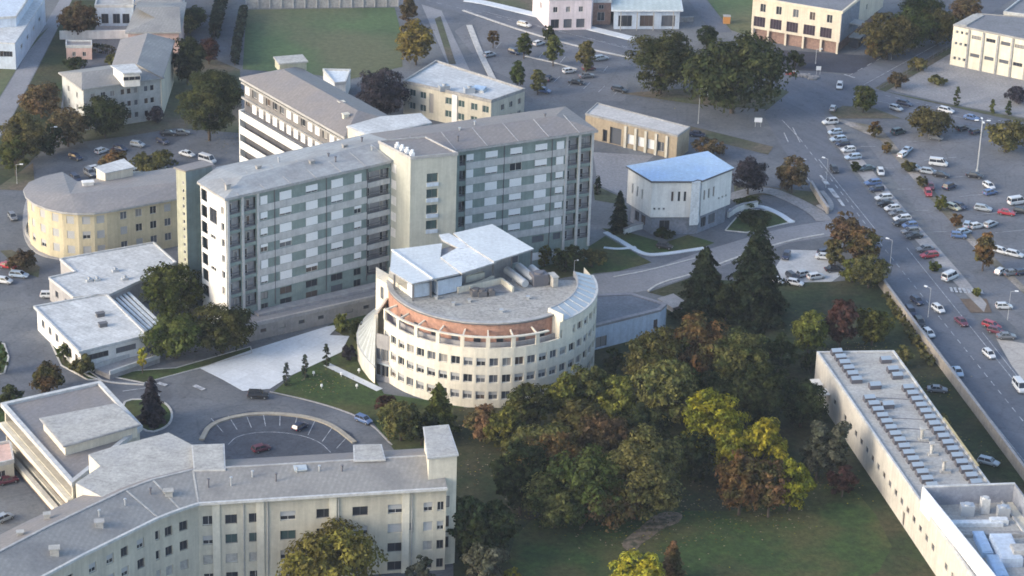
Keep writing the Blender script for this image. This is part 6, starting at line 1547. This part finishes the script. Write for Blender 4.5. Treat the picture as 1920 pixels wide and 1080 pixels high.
# clipped tall hedges at the top left
def hedge(name, label, pts, wd, ht, leaf, group):
    q = path(pts, 1); g = np.random.default_rng(len(label)); root = bpy.data.objects.new(name, None); COL.objects.link(root); root.location = q[0]; tag(root, label, 'hedge', group)
    mb = MB(); L = sum((b - a).length for a, b in zip(q, q[1:])); acc = 0
    for a, b in zip(q, q[1:]):
        d = (b - a); n_ = int(d.length * ht * wd * 5); nn = Vector((-d.y, d.x, 0)).normalized()
        for _ in range(n_):
            p = a + d * g.random() + nn * ((g.random() - .5) * wd) - q[0]; z = 0.2 + ht * (1 - (g.random() ** 2) * .9); s = 0.35
            t = Vector(g.normal(size=3)).normalized(); n2 = Vector(g.normal(size=3)); b2 = t.cross(n2).normalized() * s; t = t * s
            c = Vector((p.x, p.y, z)); mb.face([c - t - b2 * .6, c + t - b2, c + t * .8 + b2, c - t + b2 * .7])
    mb.build('foliage', LEAF[leaf], root)
    tb = MB()
    for a, b in zip(q, q[1:]):
        for k in range(3):
            p = a.lerp(b, (k + .5) / 3) - q[0]; tb.tube((p.x, p.y, 0), (p.x, p.y, ht * .8), 0.12, 0.06, 6)
    tb.build('stems', M_bark, root)
hedge('hedge', 'tall grey green clipped hedge left of the lane at the top edge', [(425, -12), (412, 30), (402, 75)], 2.6, 4.2, 'bluegreen', 'clipped hedges by the lane')
hedge('hedge', 'lower grey green hedge between the lane and the playing field', [(458, 30), (448, 75), (440, 125)], 2.0, 2.8, 'bluegreen', 'clipped hedges by the lane')
hedge('hedge', 'dark low hedge inside the boundary wall by the avenue', [(1660, 560), (1700, 622), (1745, 690)], 1.6, 1.2, 'olive', None)
hedge('hedge', 'thin row of pale shrubs behind the L shaped clinic', [(170, 98), (190, 100), (214, 104)], 1.6, 2.0, 'grey', None)

# ------------------------------------------------------------------ cars
PAINT = {k: plain('car_paint_' + k, c, 0.28, spec=0.5, coat=0.25) for k, c in {
 'white': (0.60, 0.62, 0.64), 'silver': (0.36, 0.40, 0.44), 'grey': (0.16, 0.17, 0.19), 'black': (0.022, 0.023, 0.028), 'navy': (0.025, 0.035, 0.075), 'blue': (0.10, 0.17, 0.34),
 'lightblue': (0.36, 0.45, 0.56), 'red': (0.36, 0.035, 0.05), 'darkred': (0.13, 0.03, 0.05), 'teal': (0.05, 0.085, 0.095), 'cream': (0.60, 0.58, 0.42)}.items()}
M_cglass = plain('car_glass', (0.03, 0.035, 0.045), 0.08, spec=0.6); M_tyre = plain('tyre_rubber', (0.02, 0.02, 0.021), 0.8)
M_rim = plain('wheel_rim', (0.4, 0.41, 0.43), 0.35, 0.6); M_lampw = plain('headlamp', (0.7, 0.72, 0.74), 0.15); M_lampr = plain('tail_lamp', (0.35, 0.02, 0.02), 0.25)
CT = {  # length, width, height, belt, bonnet start x, cabin base (x0, x1), cabin top (x0, x1)
 'hatch': (3.9, 1.70, 1.47, 0.92, (-1.88, 1.02), (-1.62, 0.30)), 'sedan': (4.4, 1.76, 1.44, 0.93, (-1.45, 1.05), (-0.95, 0.35)), 'wagon': (4.5, 1.76, 1.50, 0.93, (-2.15, 1.10), (-1.85, 0.38)),
 'suv': (4.4, 1.85, 1.72, 1.02, (-2.08, 1.05), (-1.85, 0.45)), 'van': (4.9, 1.95, 2.15, 1.15, (-2.38, 1.75), (-2.30, 1.05))}
CM = {}
def car_meshes(kind):
    if kind in CM: return CM[kind]
    L, W, Hh, belt, (cb0, cb1), (ct0, ct1) = CT[kind]; hl = L / 2; hw = W / 2; mb = MB()
    xs = [(-hl, .5, belt - .18, .86), (-hl + .08, .30, belt - .02, .94), (-hl + .5, .25, belt, .99), (cb0 * .4, .24, belt, 1.0), (cb1 - .1, .24, belt, 1.0), (cb1 + .25, .25, belt - .04, .98), (hl - .35, .26, belt - .14, .94), (hl - .06, .32, belt - .26, .86), (hl, .45, belt - .36, .78)]
    S = []
    for x, zb, zt, k in xs:
        w = hw * k; S.append([(x, -w * .88, zb), (x, -w, zb + .14), (x, -w, zt - .12), (x, -w * .9, zt), (x, w * .9, zt), (x, w, zt - .12), (x, w, zb + .14), (x, w * .88, zb)])
    for a, b in zip(S, S[1:]):
        for i in range(8):
            j = (i + 1) % 8; mb.face([a[i], b[i], b[j], a[j]])
    mb.face(S[0]); mb.face(S[-1][::-1])
    tw = hw * .74; zt = Hh
    rp = [(ct0 - .05, -tw, zt - .05), (ct1 + .05, -tw, zt - .05), (ct1 + .05, tw, zt - .05), (ct0 - .05, tw, zt - .05)]; rt = [(ct0 + .1, -tw * .85, zt), (ct1 - .1, -tw * .85, zt), (ct1 - .1, tw * .85, zt), (ct0 + .1, tw * .85, zt)]
    for i in range(4): j = (i + 1) % 4; mb.face([rp[i], rp[j], rt[j], rt[i]])
    mb.face(rt)
    bp_ = [(cb0, -hw * .9), (cb1, -hw * .9), (cb1, hw * .9), (cb0, hw * .9)]; tp = [(ct0, -tw), (ct1, -tw), (ct1, tw), (ct0, tw)]
    for (x, y), (X, Y) in zip(bp_, tp): mb.tube((x, y, belt - .03), (X, Y, zt - .04), 0.07, 0.06, 5)
    for s in (-1, 1):
        xm = (cb0 + cb1) / 2 - .1; mb.tube((xm, s * hw * .905, belt - .03), ((ct0 + ct1) / 2, s * tw * 1.005, zt - .04), 0.05, 0.05, 5)
    if kind == 'van':
        mb.prism([(ct0 - .02, -tw * 1.06), (cb1 * .35, -tw * 1.06), (cb1 * .35, tw * 1.06), (ct0 - .02, tw * 1.06)], belt - .1, zt - .06)
    body = mb
    g = MB(); b3 = [(x, y, belt - .01) for x, y in bp_]; t3 = [(x, y, zt - .05) for x, y in tp]
    for i in range(4): j = (i + 1) % 4; g.face([b3[i], b3[j], t3[j], t3[i]])
    wh = MB(); wh.tube((0, -.1, 0), (0, .1, 0), .31, .31, 12, 0); wh.tube((0, -.11, 0), (0, .11, 0), .19, .19, 10, 1)
    hlp = MB(); hlp.prism([(hl - .16, hw * .48), (hl + .015, hw * .42), (hl - .03, hw * .74), (hl - .2, hw * .86)], belt - .42, belt - .27)
    hrp = MB(); hrp.prism([(hl - .16, -hw * .48), (hl + .015, -hw * .42), (hl - .03, -hw * .74), (hl - .2, -hw * .86)], belt - .42, belt - .27)
    tl_ = MB(); tl_.box((-hl + .05, hw * .74, belt - .34), (.16, .22, .24)); tr2 = MB(); tr2.box((-hl + .05, -hw * .74, belt - .34), (.16, .22, .24))
    out = []
    for m_, n_, mm in ((body, 'body', [PAINT['white']]), (g, 'windows', [M_cglass]), (wh, 'wheel', [M_tyre, M_rim]), (hlp, 'headlight', [M_lampw]), (hrp, 'headlight', [M_lampw]), (tl_, 'tail_light', [M_lampr]), (tr2, 'tail_light', [M_lampr])):
        o = m_.build(n_, mm); out.append(o.data); bpy.data.objects.remove(o)
    CM[kind] = (out, hl, hw); return CM[kind]

def car(u, v, du, dv, kind, paint, label, group):
    ms, hl, hw = car_meshes(kind); p = P(u, v + 4); a = head(u, v, du, dv)
    nm = 'parked_car' if kind != 'van' else 'van'
    root = bpy.data.objects.new(nm, None); COL.objects.link(root); root.location = (p.x, p.y, 0.10); root.rotation_euler = (0, 0, a); root.scale = (0.87, 0.87, 0.87)
    tag(root, label, 'van' if kind == 'van' else 'car', group)
    b = inst(ms[0], 'body', root, (0, 0, 0)); b.material_slots[0].link = 'OBJECT'; b.material_slots[0].material = PAINT[paint]
    inst(ms[1], 'windows', root, (0, 0, 0))
    for sx in (-1, 1):
        for sy in (-1, 1): inst(ms[2], 'wheel', root, (sx * hl * .62 + .05, sy * (hw - .1), .31))
    for k, n_ in ((3, 'headlight'), (4, 'headlight'), (5, 'tail_light'), (6, 'tail_light')): inst(ms[k], n_, root, (0, 0, 0))
    return root

RW = (-30, 3); AV = (12, 16); AV2 = (-12, -16)
WORD = {'lightblue': 'light blue', 'darkred': 'dark red', 'teal': 'dark teal'}
KW = {'hatch': 'hatchback', 'sedan': 'saloon car', 'wagon': 'estate car', 'suv': 'tall car', 'van': 'van'}
def cars(group, rows):
    for (u, v, d, kind, paint, tail) in rows:
        car(u, v, d[0], d[1], kind, paint, WORD.get(paint, paint) + ' ' + KW[kind] + ' ' + tail, group)
G1 = 'cars parked in the slanted row beside the avenue'
cars(G1, [
 (1556, 229, RW, 'suv', 'white', 'at the top end of the slanted roadside row'),
 (1565, 248, RW, 'hatch', 'lightblue', 'second from the top in the slanted roadside row'),
 (1571, 261, RW, 'wagon', 'lightblue', 'third from the top in the slanted roadside row'),
 (1579, 270, RW, 'hatch', 'navy', 'fourth from the top in the slanted roadside row'),
 (1590, 281, RW, 'hatch', 'white', 'just above the gap with the little green shrub'),
 (1599, 295, RW, 'wagon', 'lightblue', 'right at the gap with the little green shrub'),
 (1625, 316, RW, 'sedan', 'teal', 'below the gap of the slanted roadside row'),
 (1651, 323, (4, 12), 'hatch', 'white', 'standing out in the lane beside the slanted row'),
 (1636, 343, RW, 'wagon', 'blue', 'in the middle of the slanted roadside row'),
 (1643, 355, RW, 'hatch', 'navy', 'directly below the blue estate in the slanted row'),
 (1656, 371, RW, 'wagon', 'white', 'below the navy hatchback in the slanted row'),
 (1659, 382, RW, 'sedan', 'black', 'between two white cars in the slanted row'),
 (1672, 391, RW, 'hatch', 'white', 'above the dark grey one in the slanted row'),
 (1682, 400, RW, 'sedan', 'grey', 'dark, between two white cars lower in the slanted row'),
 (1691, 410, RW, 'wagon', 'white', 'in the lower third of the slanted row'),
 (1688, 419, RW, 'hatch', 'black', 'in the lower third of the slanted row'),
 (1705, 423, RW, 'hatch', 'blue', 'near the lower end of the slanted row'),
 (1706, 434, RW, 'wagon', 'grey', 'near the lower end of the slanted row'),
 (1713, 443, RW, 'sedan', 'black', 'last in the unbroken part of the slanted row'),
 (1734, 467, RW, 'sedan', 'grey', 'just above the red car of the slanted row'),
 (1742, 479, RW, 'wagon', 'red', 'alone near the bottom of the slanted row'),
 (1781, 520, (18, -8), 'van', 'white', 'at the bottom end of the slanted row'),
])
G2 = 'cars parked in the right car park'
RP = (24, -6)
cars(G2, [
 (1684, 247, RP, 'suv', 'teal', 'at the top of the right car park near orange shrub'),
 (1754, 258, (20, 4), 'hatch', 'grey', 'below the spreading olive tree of the car park'),
 (1804, 241, RP, 'hatch', 'black', 'between the olive tree and the light mast'),
 (1829, 247, RP, 'hatch', 'navy', 'close behind the tall light mast'),
 (1821, 221, (28, 6), 'sedan', 'blue', 'on the road behind the tall light mast'),
 (1774, 207, (26, 6), 'wagon', 'white', 'on the road above the spreading olive tree'),
 (1696, 194, (26, 6), 'wagon', 'navy', 'on the road at the crossroads arm to the right'),
 (1680, 203, (20, 6), 'hatch', 'silver', 'on the road left below the navy estate car'),
 (1701, 281, (20, -14), 'sedan', 'lightblue', 'alone at the upper left of the right car park'),
 (1692, 290, (20, -14), 'hatch', 'white', 'nose to tail with the light blue saloon'),
 (1759, 307, (26, 3), 'van', 'white', 'in the upper middle of the right car park'),
 (1716, 316, (26, 4), 'hatch', 'silver', 'leftmost of the short row under the white van'),
 (1742, 322, (26, 4), 'wagon', 'silver', 'second in the short row under the white van'),
 (1764, 328, (26, 4), 'sedan', 'black', 'rightmost of the short row under the white van'),
 (1827, 329, (28, 5), 'sedan', 'black', 'at the foot of the tall light mast'),
 (1744, 350, (8, 20), 'hatch', 'darkred', 'upper one of two beside the planting strip'),
 (1740, 362, (8, 20), 'hatch', 'red', 'lower one of two beside the planting strip'),
 (1780, 350, (14, -6), 'suv', 'navy', 'standing free right of the two dark red ones'),
 (1854, 349, (10, 6), 'hatch', 'white', 'upper one of a pair right of the light mast'),
 (1856, 361, (18, -4), 'hatch', 'blue', 'lower one of a pair right of the light mast'),
 (1906, 379, (26, -4), 'van', 'white', 'at the right edge above the red car'),
 (1887, 399, (28, 4), 'sedan', 'red', 'bright, at the right edge of the car park'),
 (1915, 396, (24, 4), 'hatch', 'black', 'cut by the right edge beside the bright red car'),
 (1843, 391, (26, 4), 'wagon', 'silver', 'with dark roof left of the bright red car'),
 (1787, 389, (22, 8), 'hatch', 'cream', 'at the yellowish shrub of the planting strip'),
 (1799, 387, (22, 8), 'hatch', 'navy', 'right behind the cream hatchback'),
 (1813, 421, (10, -18), 'hatch', 'lightblue', 'in the left of the lower car group'),
 (1831, 424, (22, -4), 'hatch', 'white', 'in the middle of the lower car group'),
 (1857, 421, (24, -10), 'wagon', 'silver', 'at the right of the lower car group'),
 (1807, 435, (24, -6), 'hatch', 'lightblue', 'lower row of the lower car group'),
 (1797, 442, (24, 2), 'hatch', 'blue', 'nearest the planting strip in the lower group'),
 (1877, 471, (20, 6), 'hatch', 'white', 'right of the yellow brown young tree'),
 (1902, 477, (26, 6), 'wagon', 'white', 'right of the white hatchback by the young tree'),
 (1876, 509, (14, -8), 'hatch', 'white', 'in the bottom row of the right car park'),
 (1896, 512, (20, -3), 'sedan', 'grey', 'in the bottom row of the right car park'),
 (1916, 511, (22, -3), 'hatch', 'navy', 'cut by the right edge in the bottom row'),
 (1882, 575, (26, 0), 'hatch', 'white', 'parked beside the patch of bare soil'),
 (1859, 611, (24, 8), 'wagon', 'red', 'bright, above the dark red one at the lower right'),
 (1867, 621, (24, 6), 'hatch', 'darkred', 'between the bright red estate and the grey one'),
 (1886, 631, (28, 0), 'sedan', 'grey', 'below the red cars at the lower right'),
])
G3 = 'cars on the avenue'
cars(G3, [
 (1564, 318, AV, 'hatch', 'black', 'driving alone on the upper avenue'),
 (1719, 565, (18, 12), 'hatch', 'navy', 'with pale bonnet at the upper end of the wall'),
 (1759, 580, (14, 10), 'hatch', 'white', 'driving on the avenue beside the parked dark ones'),
 (1707, 586, AV, 'suv', 'navy', 'parked along the boundary wall'),
 (1724, 605, AV, 'wagon', 'black', 'parked along the boundary wall'),
 (1741, 626, (16, 14), 'hatch', 'white', 'in front of the black estate along the wall'),
 (1802, 604, (14, 12), 'sedan', 'darkred', 'driving in the middle of the avenue'),
 (1854, 665, (14, 12), 'hatch', 'white', 'driving on the avenue beside the pale plaza'),
 (1795, 698, (10, 14), 'sedan', 'lightblue', 'driving along the boundary wall'),
 (1911, 727, (14, 18), 'van', 'white', 'large, cut by the right edge of the avenue'),
 (1574, 161, (-3, 14), 'wagon', 'white', 'at the stop line of the crossroads'),
 (1562, 203, (8, -14), 'hatch', 'silver', 'at the tip of the crossroads island'),
 (1757, 731, (26, 2), 'sedan', 'grey', 'on the scrub inside the boundary wall'),
 (1853, 867, (24, 6), 'wagon', 'silver', 'on the scrub inside the wall, lower one'),
])
G4 = 'cars in the top car park'
cars(G4, [
 (1010, 81, (20, -6), 'hatch', 'white', 'between two small trees of the top car park'),
 (964, 97, (20, 6), 'hatch', 'navy', 'left of the upper small tree in the top lot'),
 (1127, 109, (22, -3), 'wagon', 'silver', 'right of the olive tree in the top car park'),
 (1067, 133, (20, -3), 'hatch', 'white', 'in the middle of the top car park'),
 (1100, 142, (22, -2), 'sedan', 'grey', 'under the olive tree in the top car park'),
 (1104, 128, (20, -2), 'hatch', 'darkred', 'behind the trunk of the olive tree, top car park'),
 (1080, 154, (26, 3), 'sedan', 'black', 'at the front of the top car park'),
 (1161, 168, (24, 5), 'wagon', 'black', 'between the top car park and the big dark tree'),
 (1028, 147, (10, -10), 'hatch', 'navy', 'beside the narrow olive tree, top car park'),
 (1020, 170, (18, 3), 'hatch', 'blue', 'behind the long beige roof in the top lot'),
 (983, 46, (26, 6), 'wagon', 'white', 'driving on the road above the top car park'),
 (918, 102, (14, -3), 'hatch', 'silver', 'alone at the left kerb of the top car park'),
 (1307, 252, (26, 3), 'sedan', 'navy', 'beside the right end of the beige garage building'),
 (1176, 37, (30, -1), 'van', 'silver', 'in front of the open canopy hall'),
 (1340, 178, (26, 2), 'sedan', 'darkred', 'in the shade under the largest dark tree'),
 (1325, 177, (20, 4), 'hatch', 'silver', 'in the shade under the largest dark tree'),
])
G5 = 'cars in the left car park'
cars(G5, [
 (316, 250, (22, 0), 'sedan', 'black', 'upper left of the dark pair below the big round tree'),
 (340, 249, (22, -1), 'sedan', 'grey', 'upper right of the dark pair below the big round tree'),
 (305, 265, (20, 8), 'hatch', 'navy', 'below the dark pair under the big round tree'),
 (258, 271, (22, 3), 'hatch', 'silver', 'upper middle of the left car park'),
 (226, 279, (22, 5), 'hatch', 'navy', 'left of the orange brown bush top'),
 (191, 283, (18, -6), 'hatch', 'white', 'just left of the orange brown bush'),
 (142, 295, (20, 6), 'hatch', 'navy', 'alone at the left of the left car park'),
 (351, 289, (22, 6), 'sedan', 'white', 'right of the wide olive brown bush'),
 (389, 301, (26, 8), 'van', 'white', 'close behind the pale service tower'),
 (142, 336, (16, 12), 'suv', 'navy', 'behind the rounded roof of the yellow building, lower'),
 (169, 325, (14, 10), 'suv', 'grey', 'behind the rounded roof of the yellow building, upper'),
 (179, 316, (16, -4), 'hatch', 'white', 'left behind the white roof hut'),
 (297, 317, (22, -2), 'wagon', 'silver', 'behind the roof of the yellow building, right part'),
 (256, 322, (20, -2), 'hatch', 'lightblue', 'behind the roof of the yellow building beside the hut'),
 (304, 302, (16, 2), 'hatch', 'white', 'in front of the wide olive brown bush'),
])
G6 = 'cars on the hospital roads'
cars(G6, [
 (36, 516, (30, 3), 'wagon', 'lightblue', 'left of the wide white flat roof'),
 (8, 527, (24, 3), 'hatch', 'white', 'cut by the left edge below the brownish hedge'),
 (15, 499, (26, 5), 'sedan', 'red', 'cut by the left edge above the light blue estate'),
 (94, 554, (28, 0), 'wagon', 'white', 'on the road at the corner of the square flat roof'),
 (484, 742, (30, 1), 'suv', 'black', 'on the road at the foot of the white forecourt'),
 (682, 788, (22, 9), 'hatch', 'blue', 'bright, on the curved road above the end tower'),
 (563, 801, (18, -10), 'hatch', 'navy', 'in the curved parking bay under the kerb'),
 (490, 842, (18, -5), 'hatch', 'darkred', 'in the curved parking bay near the grey roof'),
 (14, 902, (26, -6), 'sedan', 'darkred', 'parked at the left edge under the balconies'),
 (8, 972, (18, -8), 'hatch', 'silver', 'cut by the left edge in the lower yard'),
 (24, 407, (8, 10), 'hatch', 'grey', 'alone on the road left of the yellow building'),
 (1246, 462, (14, 2), 'hatch', 'black', 'on the path in front of the white building'),
])
G7 = 'cars in the small pale car park'
cars(G7, [
 (1474, 480, (-6, 14), 'hatch', 'navy', 'upper left of the small pale car park'),
 (1547, 474, (20, -3), 'hatch', 'navy', 'right of the small pale car park, behind a white one'),
 (1545, 482, (22, 2), 'sedan', 'white', 'right of the small pale car park'),
 (1563, 505, (26, -2), 'sedan', 'black', 'lower right of the small pale car park'),
 (1486, 520, (16, 12), 'wagon', 'black', 'lower left of the small pale car park'),
 (1530, 519, (24, -4), 'wagon', 'white', 'lower middle of the small pale car park'),
 (1508, 514, (20, -4), 'hatch', 'silver', 'lower middle of the small pale car park'),
 (1491, 531, (22, 4), 'hatch', 'white', 'at the lower edge of the small pale car park'),
 (1456, 526, (14, 4), 'hatch', 'white', 'half hidden by the tallest dark conifer'),
])

# ------------------------------------------------------------------ lamps, signs, small things
M_pole = plain('lamp_pole', (0.50, 0.51, 0.52), 0.5, 0.3); M_lamp = plain('lamp_head', (0.78, 0.80, 0.82), 0.35)
def lamp(u, vb, vt, label, heads=1, r=0.09, name='street_lamp', size=0.9, group='street lamps', ang=0.0):
    p = P(u, vb); h = hgt(u, vb, vt); T = Thing(name, label, 'lamp', p, group)
    b = MB(); b.tube((p.x, p.y, 0), (p.x, p.y, h), r, r * .6, 8); b.tube((p.x, p.y, 0), (p.x, p.y, .5), r * 1.8, r * 1.6, 8); T.part(b, 'pole', M_pole)
    for k in range(heads):
        a = ang + k * 2 * math.pi / heads; d = Vector((math.cos(a), math.sin(a), 0)); b = MB()
        b.bar((p + d * 0.05 + Vector((0, 0, h - .12))), (p + d * size + Vector((0, 0, h))), .07, .07); T.part(b, 'arm', M_pole)
        b = MB(); c = p + d * (size + .25); b.box((c.x, c.y, h - .02), (size * .75, .38, .16), a); T.part(b, 'lamp_head', M_lamp)
lamp(1832, 322, 226, 'tall white light mast in the right car park', 4, 0.20, 'light_mast', 1.1)
lamp(1309, 232, 166, 'grey street lamp in front of the largest dark tree', 1, 0.09)
lamp(1529, 120, 92, 'street lamp in front of the office building', 1, 0.08)
lamp(1548, 352, 298, 'street lamp on the upper avenue beside the black hatchback', 1, 0.06, ang=2.5)
lamp(1668, 505, 450, 'street lamp in the middle of the avenue verge', 1, 0.06, ang=2.5)
lamp(1740, 595, 540, 'street lamp on the avenue beside the zebra crossing', 1, 0.06, ang=2.5)
lamp(1671, 112, 95, 'first small lamp along the upper right road', 1, 0.06)
lamp(1719, 90, 68, 'second small lamp along the upper right road', 1, 0.06)
lamp(1889, 600, 546, 'street lamp right of the bare soil patch', 1, 0.06)
lamp(1076, 520, 488, 'white bollard lamp in the shrub bed behind the round building', 1, 0.07, size=.4)
lamp(32, 345, 308, 'thin lamp post on the lawn left of the yellow building', 1, 0.06)
lamp(97, 290, 238, 'pale lamp post among the trees at the far left', 1, 0.09)
lamp(946, 722, 735, 'x', 1) if False else None
for i, (u, v, tx) in enumerate(((603, 726, 'lowest garden light on the lawn before the round building'), (588, 702, 'garden light at the upper lawn edge by the middle slim tree'), (669, 726, 'garden light beside the white lawn path'), (640, 704, 'garden light above the white lawn path'), (673, 697, 'garden light below the curved entrance wall'), (722, 780, 'garden light at the lawn corner by the red bush'))):
    p = P(u, v + 3); T = Thing('garden_light', tx, 'garden light', p, 'white garden lights on the lawn'); b = MB(); b.tube((p.x, p.y, 0), (p.x, p.y, .55), .07); T.part(b, 'post', M_pole)
    b = MB(); b.tube((p.x, p.y, .55), (p.x, p.y, .95), .26, .2, 10); T.part(b, 'globe', M_lamp)
def sign(u, v, w, h, m, label, name='sign'):
    p = P(u, v); T = Thing(name, label, 'sign', p); b = MB(); b.tube((p.x - w * .35, p.y, 0), (p.x - w * .35, p.y, 1.2), .05); b.tube((p.x + w * .35, p.y, 0), (p.x + w * .35, p.y, 1.2), .05); T.part(b, 'post', M_pole)
    b = MB(); b.box((p.x, p.y, 1.2), (w, .12, h)); T.part(b, 'panel', m)
sign(1421, 238, 1.8, 1.1, M_lamp, 'white roadside board on the verge below the largest dark tree')
sign(1534, 140, 1.2, 1.0, M_lamp, 'small white board on the crossroads corner before the office')
p = P(1362, 44); T = Thing('orange_container', 'small orange container on the lawn left of the office building', 'container', p); b = MB(); b.box((p.x, p.y, .15), (1.8, 1.5, 1.9)); T.part(b, 'body', plain('orange_paint', (0.55, 0.26, 0.08), .5)); b = MB(); b.box((p.x, p.y, 2.05), (2.0, 1.7, .15)); b.box((p.x, p.y, 0), (1.6, 1.3, .15)); T.part(b, 'lid', M_conc)
p = P(1482, 140); T = Thing('road_barrier', 'red and white low road barrier at the crossroads corner', 'barrier', p); b = MB(); b.box((p.x, p.y, 0), (2.4, .4, .8)); T.part(b, 'board', plain('barrier_red', (0.45, 0.08, 0.07), .5)); b = MB(); b.box((p.x, p.y, .8), (2.4, .3, .2)); T.part(b, 'top_rail', M_lamp)
for u, v, lab in ((1508, 144, 'heap of pale rubble left on the crossroads corner'), (1524, 148, 'heap of pale rubble right on the crossroads corner')):
    p = P(u, v); g = np.random.default_rng(u); mb = MB()
    for k in range(26):
        x, y = g.normal(size=2) * .6; s = .45 + .35 * g.random(); mb.box((p.x + x, p.y + y, max(0, .3 - .3 * math.hypot(x, y))), (s, s * .8, s * .7), g.random() * 3)
    tag(mb.build('rubble_heap', M_gravel), lab, 'rubble heap')
p = P(1232, 988); g = np.random.default_rng(5); q = chaikin([P(u, v, .17) for u, v in ((1160, 1022), (1185, 1000), (1205, 985), (1222, 968), (1250, 958), (1282, 962), (1276, 978), (1262, 984), (1240, 992), (1222, 1008), (1200, 1020), (1190, 1040))], 2); mb = MB(); mb.face([(x.x, x.y, .17) for x in q][::-1] if area(q) < 0 else [(x.x, x.y, .17) for x in q]); tag(mb.build('dirt_path', mat('dirt', (0.20, 0.155, 0.12), (0.055, 0.06, 0.035), 0.5, 1.0, 8, lo=0.4, hi=0.58, grit=0.4)), kind='structure')

# fallen autumn leaves on the lawns
g = np.random.default_rng(3); mb = MB()
spots = [(1100, 985, 7), (1200, 985, 8), (1380, 965, 8), (1450, 960, 7), (1300, 930, 8), (1000, 960, 6), (1560, 905, 5), (930, 880, 7), (1290, 1010, 9), (1480, 900, 7), (1550, 660, 7), (1620, 650, 6), (1720, 720, 7), (1790, 830, 7), (880, 800, 6), (1420, 600, 8), (1380, 180, 10), (1240, 175, 8), (430, 265, 7), (600, 720, 5)]
for u, v, r in spots:
    c = P(u, v)
    for _ in range(130):
        x, y = g.normal(size=2) * r * .55; s_ = 0.10 + 0.16 * g.random(); a = g.random() * 6.28; z = 0.19 + .002 * g.random()
        ca, sa = math.cos(a) * s_, math.sin(a) * s_
        mb.face([(c.x + x - ca, c.y + y - sa, z), (c.x + x + sa * .6, c.y + y - ca * .6, z), (c.x + x + ca, c.y + y + sa, z + .02), (c.x + x - sa * .6, c.y + y + ca * .6, z)], int(g.random() * 3))
tag(mb.build('fallen_leaves', [LEAF['yellow'], LEAF['russet'], mat('leaf_litter', (0.30, 0.24, 0.16), (0.18, 0.13, 0.09), 1.0, 1.0)]), kind='stuff')
